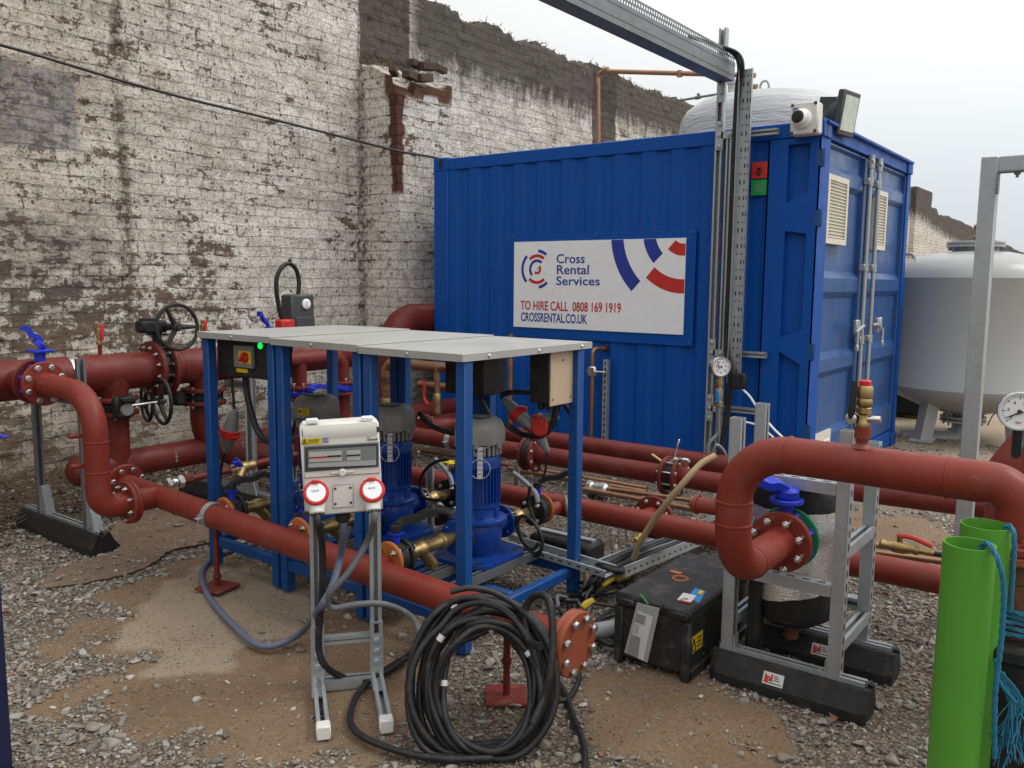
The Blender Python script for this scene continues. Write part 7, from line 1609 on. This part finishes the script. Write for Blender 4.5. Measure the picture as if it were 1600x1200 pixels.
# red U pipe with its valve
UX, UYl = -1.035, 2.45; fcen = at(1222, 845, Y=2.90); UX = fcen.x; zlow = fcen.z
UYl = 2.45; zt_ = at(1400, 733, Y=UYl).z; ex = at(1592, 800, Y=UYl).x; zfr = at(1592, 842, Y=UYl).z; pu = .0545
up_ = thing('crossover_pipe', 'bright red pipe bending up from silver tank and across to right', 'pipe', (UX, UYl, zlow-pu))
mb = MB(); path = fillet([(UX, 2.885, zlow), (UX, UYl, zlow), (UX, UYl, zt_), (ex, UYl, zt_-.004), (ex, UYl, zfr)], [.165, .165, .16], 14); mb.tube(path, pu, 44)
for c, ax in (((UX, UYl, zlow+.165), Z_), ((UX, UYl, zt_-.165), Z_), ((UX+.165, UYl, zt_), X_), ((ex-.165, UYl, zt_-.004), X_), ((UX, UYl+.165, zlow), Y_), ((UX, 2.87, zlow), Y_)): weld(mb, c, ax, pu)
q = at(1090, 788, Y=UYl); mb.tube([(UX, UYl, q.z), (UX-.115, UYl, q.z)], .025, 20); mb.lathe((UX-.115, UYl, q.z), -X_, [(.030, 0), (.030, .012), (.016, .014), (.016, .026), (0, .028)], 20)
xv_ = at(1347, 690, Y=UYl).x; mb.tube([(xv_, UYl, zt_+.03), (xv_, UYl, zt_+.10)], .016, 14); mb.lathe((xv_, UYl, zt_+.048), Z_, [(.03, 0), (.018, .012)], 16); mb.lathe((xv_, UYl, zt_+.075), Z_, [(.022, 0), (.022, .03)], 16); mb.build('pipe_body', 'red', up_)
flange(up_, (UX, 2.880, zlow), Y_, .108, .022, 'red', 8, .0135, bl=.11)
flange(up_, (ex, UYl, zfr-.02), Z_, .112, .022, 'red', 8, .012, bl=.05)
av = thing('air_valve', 'brass air vent with red cap and black lever on crossover pipe', 'valve', (xv_, UYl, zt_+.10))
mb = MB(); z = zt_+.10; zc_ = at(1350, 600, Y=UYl).z
mb.lathe((xv_, UYl, z), Z_, [(.015, 0), (.019, .006), (.019, .02), (.014, .026), (.014, .04), (.021, .046), (.021, .06), (.014, .066)], 8); mb.lathe((xv_, UYl, z+.066), Z_, [(.019, 0), (.021, .004), (.021, .016), (.019, .02), (.021, .026), (.0215, zc_-z-.075), (.018, zc_-z-.07)], 22); mb.build('body', 'brass', av)
mb = MB(); mb.lathe((xv_, UYl, zc_-.006), Z_, [(.016, 0), (.016, .014), (.013, .017), (0, .017)], 18); mb.build('cap', 'redplastic', av)
mb = MB(); mb.lathe((xv_-.028, UYl-.01, z+.03), -Y_, [(.016, -.01), (.016, .012), (.008, .016)], 14); mb.tube([(xv_+.0, UYl, z+.03), (xv_+.045, UYl, z+.032)], .009, 10); mb.build('valve_stem', 'chrome', av)
mb = MB(); mb.tube(spline([(xv_-.028, UYl-.018, z+.03), (xv_-.026, UYl-.022, z+.075), (xv_-.024, UYl-.018, z+.135)], 5), [.010]*5+[.0085]*6, 8); mb.build('lever', 'black', av)
bv = thing('lever_valve', 'blue lever valve with green gasket between red pipe and silver tank', 'valve', (UX, 2.94, zlow), 'blue lever valves')
wafer(bv, (UX, 2.926, zlow), Y_, .118, .046, 'valveblue', 8)
mb = MB(); mb.lathe((UX, 2.951, zlow), Y_, [(.06, 0), (.109, .0), (.111, .003), (.111, .010), (.109, .013), (.06, .013)], 44); mb.build('gasket', 'gasket', bv)
zn = at(1215, 778, Y=2.926).z; nx_ = at(1216, 790, Y=2.926).x; mb = MB(); mb.tube([(UX, 2.926, zlow+.08), (UX, 2.926, zn-.01)], .024, 14); mb.lathe((UX, 2.926, zn-.012), Z_, [(.055, 0), (.058, .003), (.058, .014), (.055, .017)], 24); mb.build('neck', 'valveblue', bv)
mb = MB(); l0, l1 = V((UX, 2.926, zn+.026)), at(1187, 758, Y=2.86); lever(mb, l0, l1-l0, V((.1, -.1, 1)), .15, .042); mb.box(l0+V((.0, -.01, .0)), (.06, .05, .035), None, .01); mb.build('lever', 'valveblue', bv)
mb = MB(); mb.tube([(UX, 2.972, zlow), (UX, 3.06, zlow)], .055, 24); mb.build('stub', 'black', bv)
mb = MB(); p0, p1 = at(1160, 850, Y=2.99), at(1182, 808, Y=3.1); d = (p1-p0).normalized(); mb.box((p0+p1)/2, ((p1-p0).length, .04, .006), Matrix((d, Y_, d.cross(Y_))).transposed()); mb.box(p0-Z_*.05, (.03, .006, .12)); mb.mi = 1; mb.box(p0-Z_*.05+V((0, -.0035, 0)), (.012, .001, .03)); solo(mb, 'angle_bracket', ['galv', 'inkblack'], 'angled slotted bracket left of the blue lever valve', 'bracket', smooth=False)

# ------------------------------------------------------------------ gauge by the column
GY = 4.8; gp = at(1127, 573, Y=GY)
ga = thing('pressure_gauge', 'small round pressure gauge on brass cock before container', 'gauge', gp, 'round pressure gauges')
gn = V((-gp.x*.55, -1, -.02)).normalized()
def gauge(root, c, n, R):
    n = V(n).normalized(); u = Z_.cross(n).normalized(); w = n.cross(u)
    mb = MB(); mb.lathe(c, n, [(R*.6, -R*.55), (R*.97, -R*.5), (R, -R*.45), (R, .0), (R*.97, .004), (R*.88, .004), (R*.88, -.002)], 40); mb.build('case', 'chrome', root)
    mb = MB(); mb.lathe(c, n, [(R*.89, -.003), (R*.89, -.0015), (0, -.0015)], 40); f = mb.build('dial', 'dial', root)
    mb = MB()
    for i in range(31):
        a = rad(225-270*i/30); r0 = R*(.70 if i % 5 else .62); d = u*math.cos(a)+w*math.sin(a); s = n.cross(d); t_ = R*(.010 if i % 5 else .018)
        mb.add([c+d*r0-s*t_, c+d*R*.80-s*t_, c+d*R*.80+s*t_, c+d*r0+s*t_], [(0, 1, 2, 3)])
    mb.build('scale', 'inkblack', f, smooth=False)
    for i, s in enumerate(('0', '2', '4', '6', '8', '10')):
        a = rad(225-270*i/5); p = c+(u*math.cos(a)+w*math.sin(a))*R*.48; text(s, 'dial_number', 'inkblack', f, p-u*R*.07-w*R*.07, u, w, R*.22)
    text('bar', 'dial_text', 'inkred', f, c-w*R*.62-u*R*.14, u, w, R*.2)
    return u, w, f
u, w, f = gauge(ga, gp, gn, .062)
mb = MB(); mb.tube([gp+gn*.002-u*.012-w*.010, gp+gn*.002+(-u*.6+w*.75)*.045], [.0035, .001], 6); mb.tube([gp, gp+gn*.004], .006, 8); mb.build('needle', 'inkblack', f)
mb = MB(); g0 = gp-gn*.02; mb.lathe(g0-Z_*.06, -Z_, [(.014, 0), (.014, .02), (.022, .024), (.022, .05), (.015, .055), (.015, .075), (.024, .08), (.024, .125), (.016, .13), (.016, .15), (.026, .155), (.026, .18), (.012, .185)], 10); mb.build('cock', 'brass', ga)
mb = MB(); mb.box(g0+gn*.03-Z_*.18+u*-.02, (.026, .012, .075), Matrix((u, n_, Z_)).transposed() if False else None, .004); mb.build('blue_handle', 'lightblue', ga)
mb = MB(); gb0 = g0-Z_*.24; mb.tube(spline([gb0, gb0-Z_*.10, gb0-Z_*.17+u*.0, gb0-Z_*.23-u*.05, gb0-Z_*.30-u*.06, gb0-Z_*.36-u*.0, gb0-Z_*.31+u*.06, gb0-Z_*.24+u*.0, gb0-Z_*.30-u*.03, V((gb0.x, R1Y, R1Z+.05))], 8), .012, 10); mb.build('syphon', 'galv_dark', ga)

# ------------------------------------------------------------------ right edge: frame, flanged riser, gauge, ducts
gq = at(1549, 246, Y=4.05)
gpst = thing('portal_frame', 'tall galvanised square tube frame standing right of container', 'frame', (gq.x, 4.05, 0))
pw = .064; mb = MB(); mb.bb(gq.x-pw/2, gq.x+pw/2, 4.05-pw/2, 4.05+pw/2, 0, gq.z, .003); mb.build('upright', 'galv', gpst)
mb = MB(); mb.bb(gq.x+pw/2, gq.x+1.8, 4.05-pw/2, 4.05+pw/2, gq.z-.062, gq.z-.002, .003); mb.build('top_rail', 'galv', gpst)
mb = MB(); mb.bb(gq.x+1.8, gq.x+1.8+pw, 4.05-pw/2, 4.05+pw/2, 0, gq.z, .003); mb.build('upright', 'galv', gpst)
mb = MB(); mb.bb(gq.x+pw/2, gq.x+pw/2+.11, 4.0, 4.05, gq.z-.068, gq.z-.0625, .001); mb.bb(gq.x+pw/2, gq.x+pw/2+.006, 4.0, 4.05, gq.z-.15, gq.z-.068, .001); mb.lathe((gq.x+pw/2+.07, 4.02, gq.z-.068), -Z_, [(.012, 0), (.012, .01), (.006, .012), (.006, .022)], 6); mb.build('corner_bracket', 'galv_dark', gpst)
fl2 = thing('flanged_riser', 'rusty flanged riser under the right pipe elbow on black block', 'pipe', (ex, UYl, 0))
flange(fl2, (ex, UYl, zfr-.044), Z_, .112, .022, 'primer', 0); mb = MB(); zz_ = at(1590, 955, Y=UYl-.08).z
mb.lathe((ex, UYl, 0), Z_, [(.080, zz_-.2), (.080, zfr-.10), (.084, zfr-.095), (.084, zfr-.05)], 32); mb.lathe((ex, UYl, zz_+.07), Z_, [(.083, 0), (.085, .003), (.083, .006)], 32); mb.build('riser', 'rust', fl2)
mb = MB(); zk = at(1580, 1012, Y=UYl-.12).z; mb.bb(ex-.115, ex+.3, UYl-.13, UYl+.2, 0, zk, .012); mb.bb(ex-.135, ex+.32, UYl-.145, UYl+.21, zk-.04, zk+.004, .010); mb.build('block', 'black', fl2)
rp_ = at(1612, 720, Y=3.3)
rr = thing('reducer_pipe', 'red tapered pipe with gauge partly cut by right picture edge', 'pipe', (rp_.x, 3.3, .2))
za_, zb_ = at(1590, 662, Y=3.3).z, at(1590, 762, Y=3.3).z; mb = MB(); mb.lathe((rp_.x, 3.3, 0), Z_, [(.128, 0.0), (.128, zb_), (.126, zb_+.08), (.105, za_-.10), (.062, za_-.03), (.045, za_), (.04, za_+.05)], 40); mb.build('pipe_body', 'red', rr)
gg = at(1593, 643, Y=3.1); ga2 = thing('pressure_gauge', 'larger pressure gauge cut by right picture edge above red taper', 'gauge', gg, 'round pressure gauges')
gn2 = V((.2, -1, .08)).normalized(); u, w, f = gauge(ga2, gg, gn2, .062)
mb = MB(); mb.tube([gg+gn2*.003+u*.01, gg+gn2*.003+(-u*.85-w*.5)*.045], [.0035, .001], 6); mb.tube([gg, gg+gn2*.005], .006, 8); mb.build('needle', 'inkblack', f)
mb = MB(); mb.tube([gg-w*.055-gn2*.02, gg-w*.14-gn2*.02, V((rp_.x, 3.3, za_+.02))], .014, 10); mb.build('stem', 'black', ga2)
dg = []
for k, (px, py, Zt, wpx, lab) in enumerate(((1515, 849, .895, 75, 'bright green plastic duct standing in front at lower right'), (1541, 819, .905, 73, 'bright green plastic duct standing behind the other one'))):
    p = at(px, py, Z=Zt); dp_ = (p-EYE).dot(Fw); r = wpx/2*dp_/CF; dg.append((p, r))
    mb = MB(); prof = [(r, 0), (r, Zt), (r-.0045, Zt), (r-.0045, 0), (r, 0)]; mb.lathe((p.x, p.y, 0), Z_, prof, 48)
    solo(mb, 'green_duct', 'green', lab, 'duct', (p.x, p.y, 0), 'green ducts at the right edge')
(p, r), (p2, r2) = dg
def rope(pts, rr, label, k=8):
    P = spline(pts, k); mb = MB(); fine = spline(P, 3); st = [[], [], []]; s = 0
    for i, q in enumerate(fine):
        if i: s += (q-fine[i-1]).length
        t_ = (fine[min(i+1, len(fine)-1)]-fine[max(i-1, 0)]).normalized(); e1 = t_.cross(V((.3, .5, .81))).normalized(); e2 = t_.cross(e1)
        for j in range(3): a = s/(rr*3.2)*1.6+j*2.094; st[j].append(q+(e1*math.cos(a)+e2*math.sin(a))*rr*.5)
    for q in st: mb.tube(q, rr*.56, 6)
    return solo(mb, 'rope', 'rope', label, 'rope')
rope([p+V((.015, .005, -.10)), p+V((.020, -.002, -.03)), p+V((.030, -.012, .006)), p+V((.045, -.03, .012)), p+V((.067, -.045, -.02)), p+V((.080, -.04, -.08)), p+V((.082, -.028, -.2)), p+V((.078, -.02, -.34)), p+V((.085, .0, -.5))], .0062, 'blue rope hanging over the rim of front green duct')
rope([p2+V((.045, -.01, -.05)), p2+V((.044, -.015, .0)), p2+V((.055, -.02, .008)), p2+V((.066, -.03, -.03)), p2+V((.068, -.02, -.2))], .006, 'blue rope end over the rim of rear green duct')
lp = []; rz = random.Random(3)
for i in range(5*20):
    a = i/20*2*math.pi; lp.append(V((ex+(.098+.016*rz.random())*math.cos(a), UYl+(.098+.016*rz.random())*math.sin(a), zk+.014+.014*(i/20)+.005*math.sin(a*3))))
rope(lp, .006, 'blue rope wound round the rusty riser above black block', 2)
base = at(1563, 1065, Y=UYl-.19); mb = MB()
for k in range(42):
    rz = random.Random(k); e = at(1555+rz.uniform(-12, 55), 1165+rz.uniform(-25, 40), Y=UYl-.20-rz.uniform(0, .05)); m1 = at(1585+rz.uniform(-10, 14), 1095+rz.uniform(-6, 10), Y=UYl-.20)
    mb.tube(spline([base+V((rz.uniform(-.008, .008), 0, rz.uniform(-.01, .03))), m1, (m1+e)/2+V((rz.uniform(-.012, .012), 0, rz.uniform(-.01, .01))), e], 5), .0014, 4)
mb.tube(spline([at(1556, 1030, Y=UYl-.16), base, at(1588, 1098, Y=UYl-.20)], 5), .006, 7); solo(mb, 'rope_tail', 'rope', 'frayed blue rope end hanging before the black block', 'rope')
# dark blue post at the left picture edge
q = at(0, 1100, Y=1.0); zt = at(0, 880, Y=1.0).z; mb = MB(); mb.box((q.x-.035, q.y-.0, zt/2), (.055, .055, zt), None, .004); mb.box((q.x-.035, q.y, .006), (.07, .07, .012), None, .003)
solo(mb, 'blue_post', 'navy', 'dark navy steel post cut by the left picture edge', 'post')
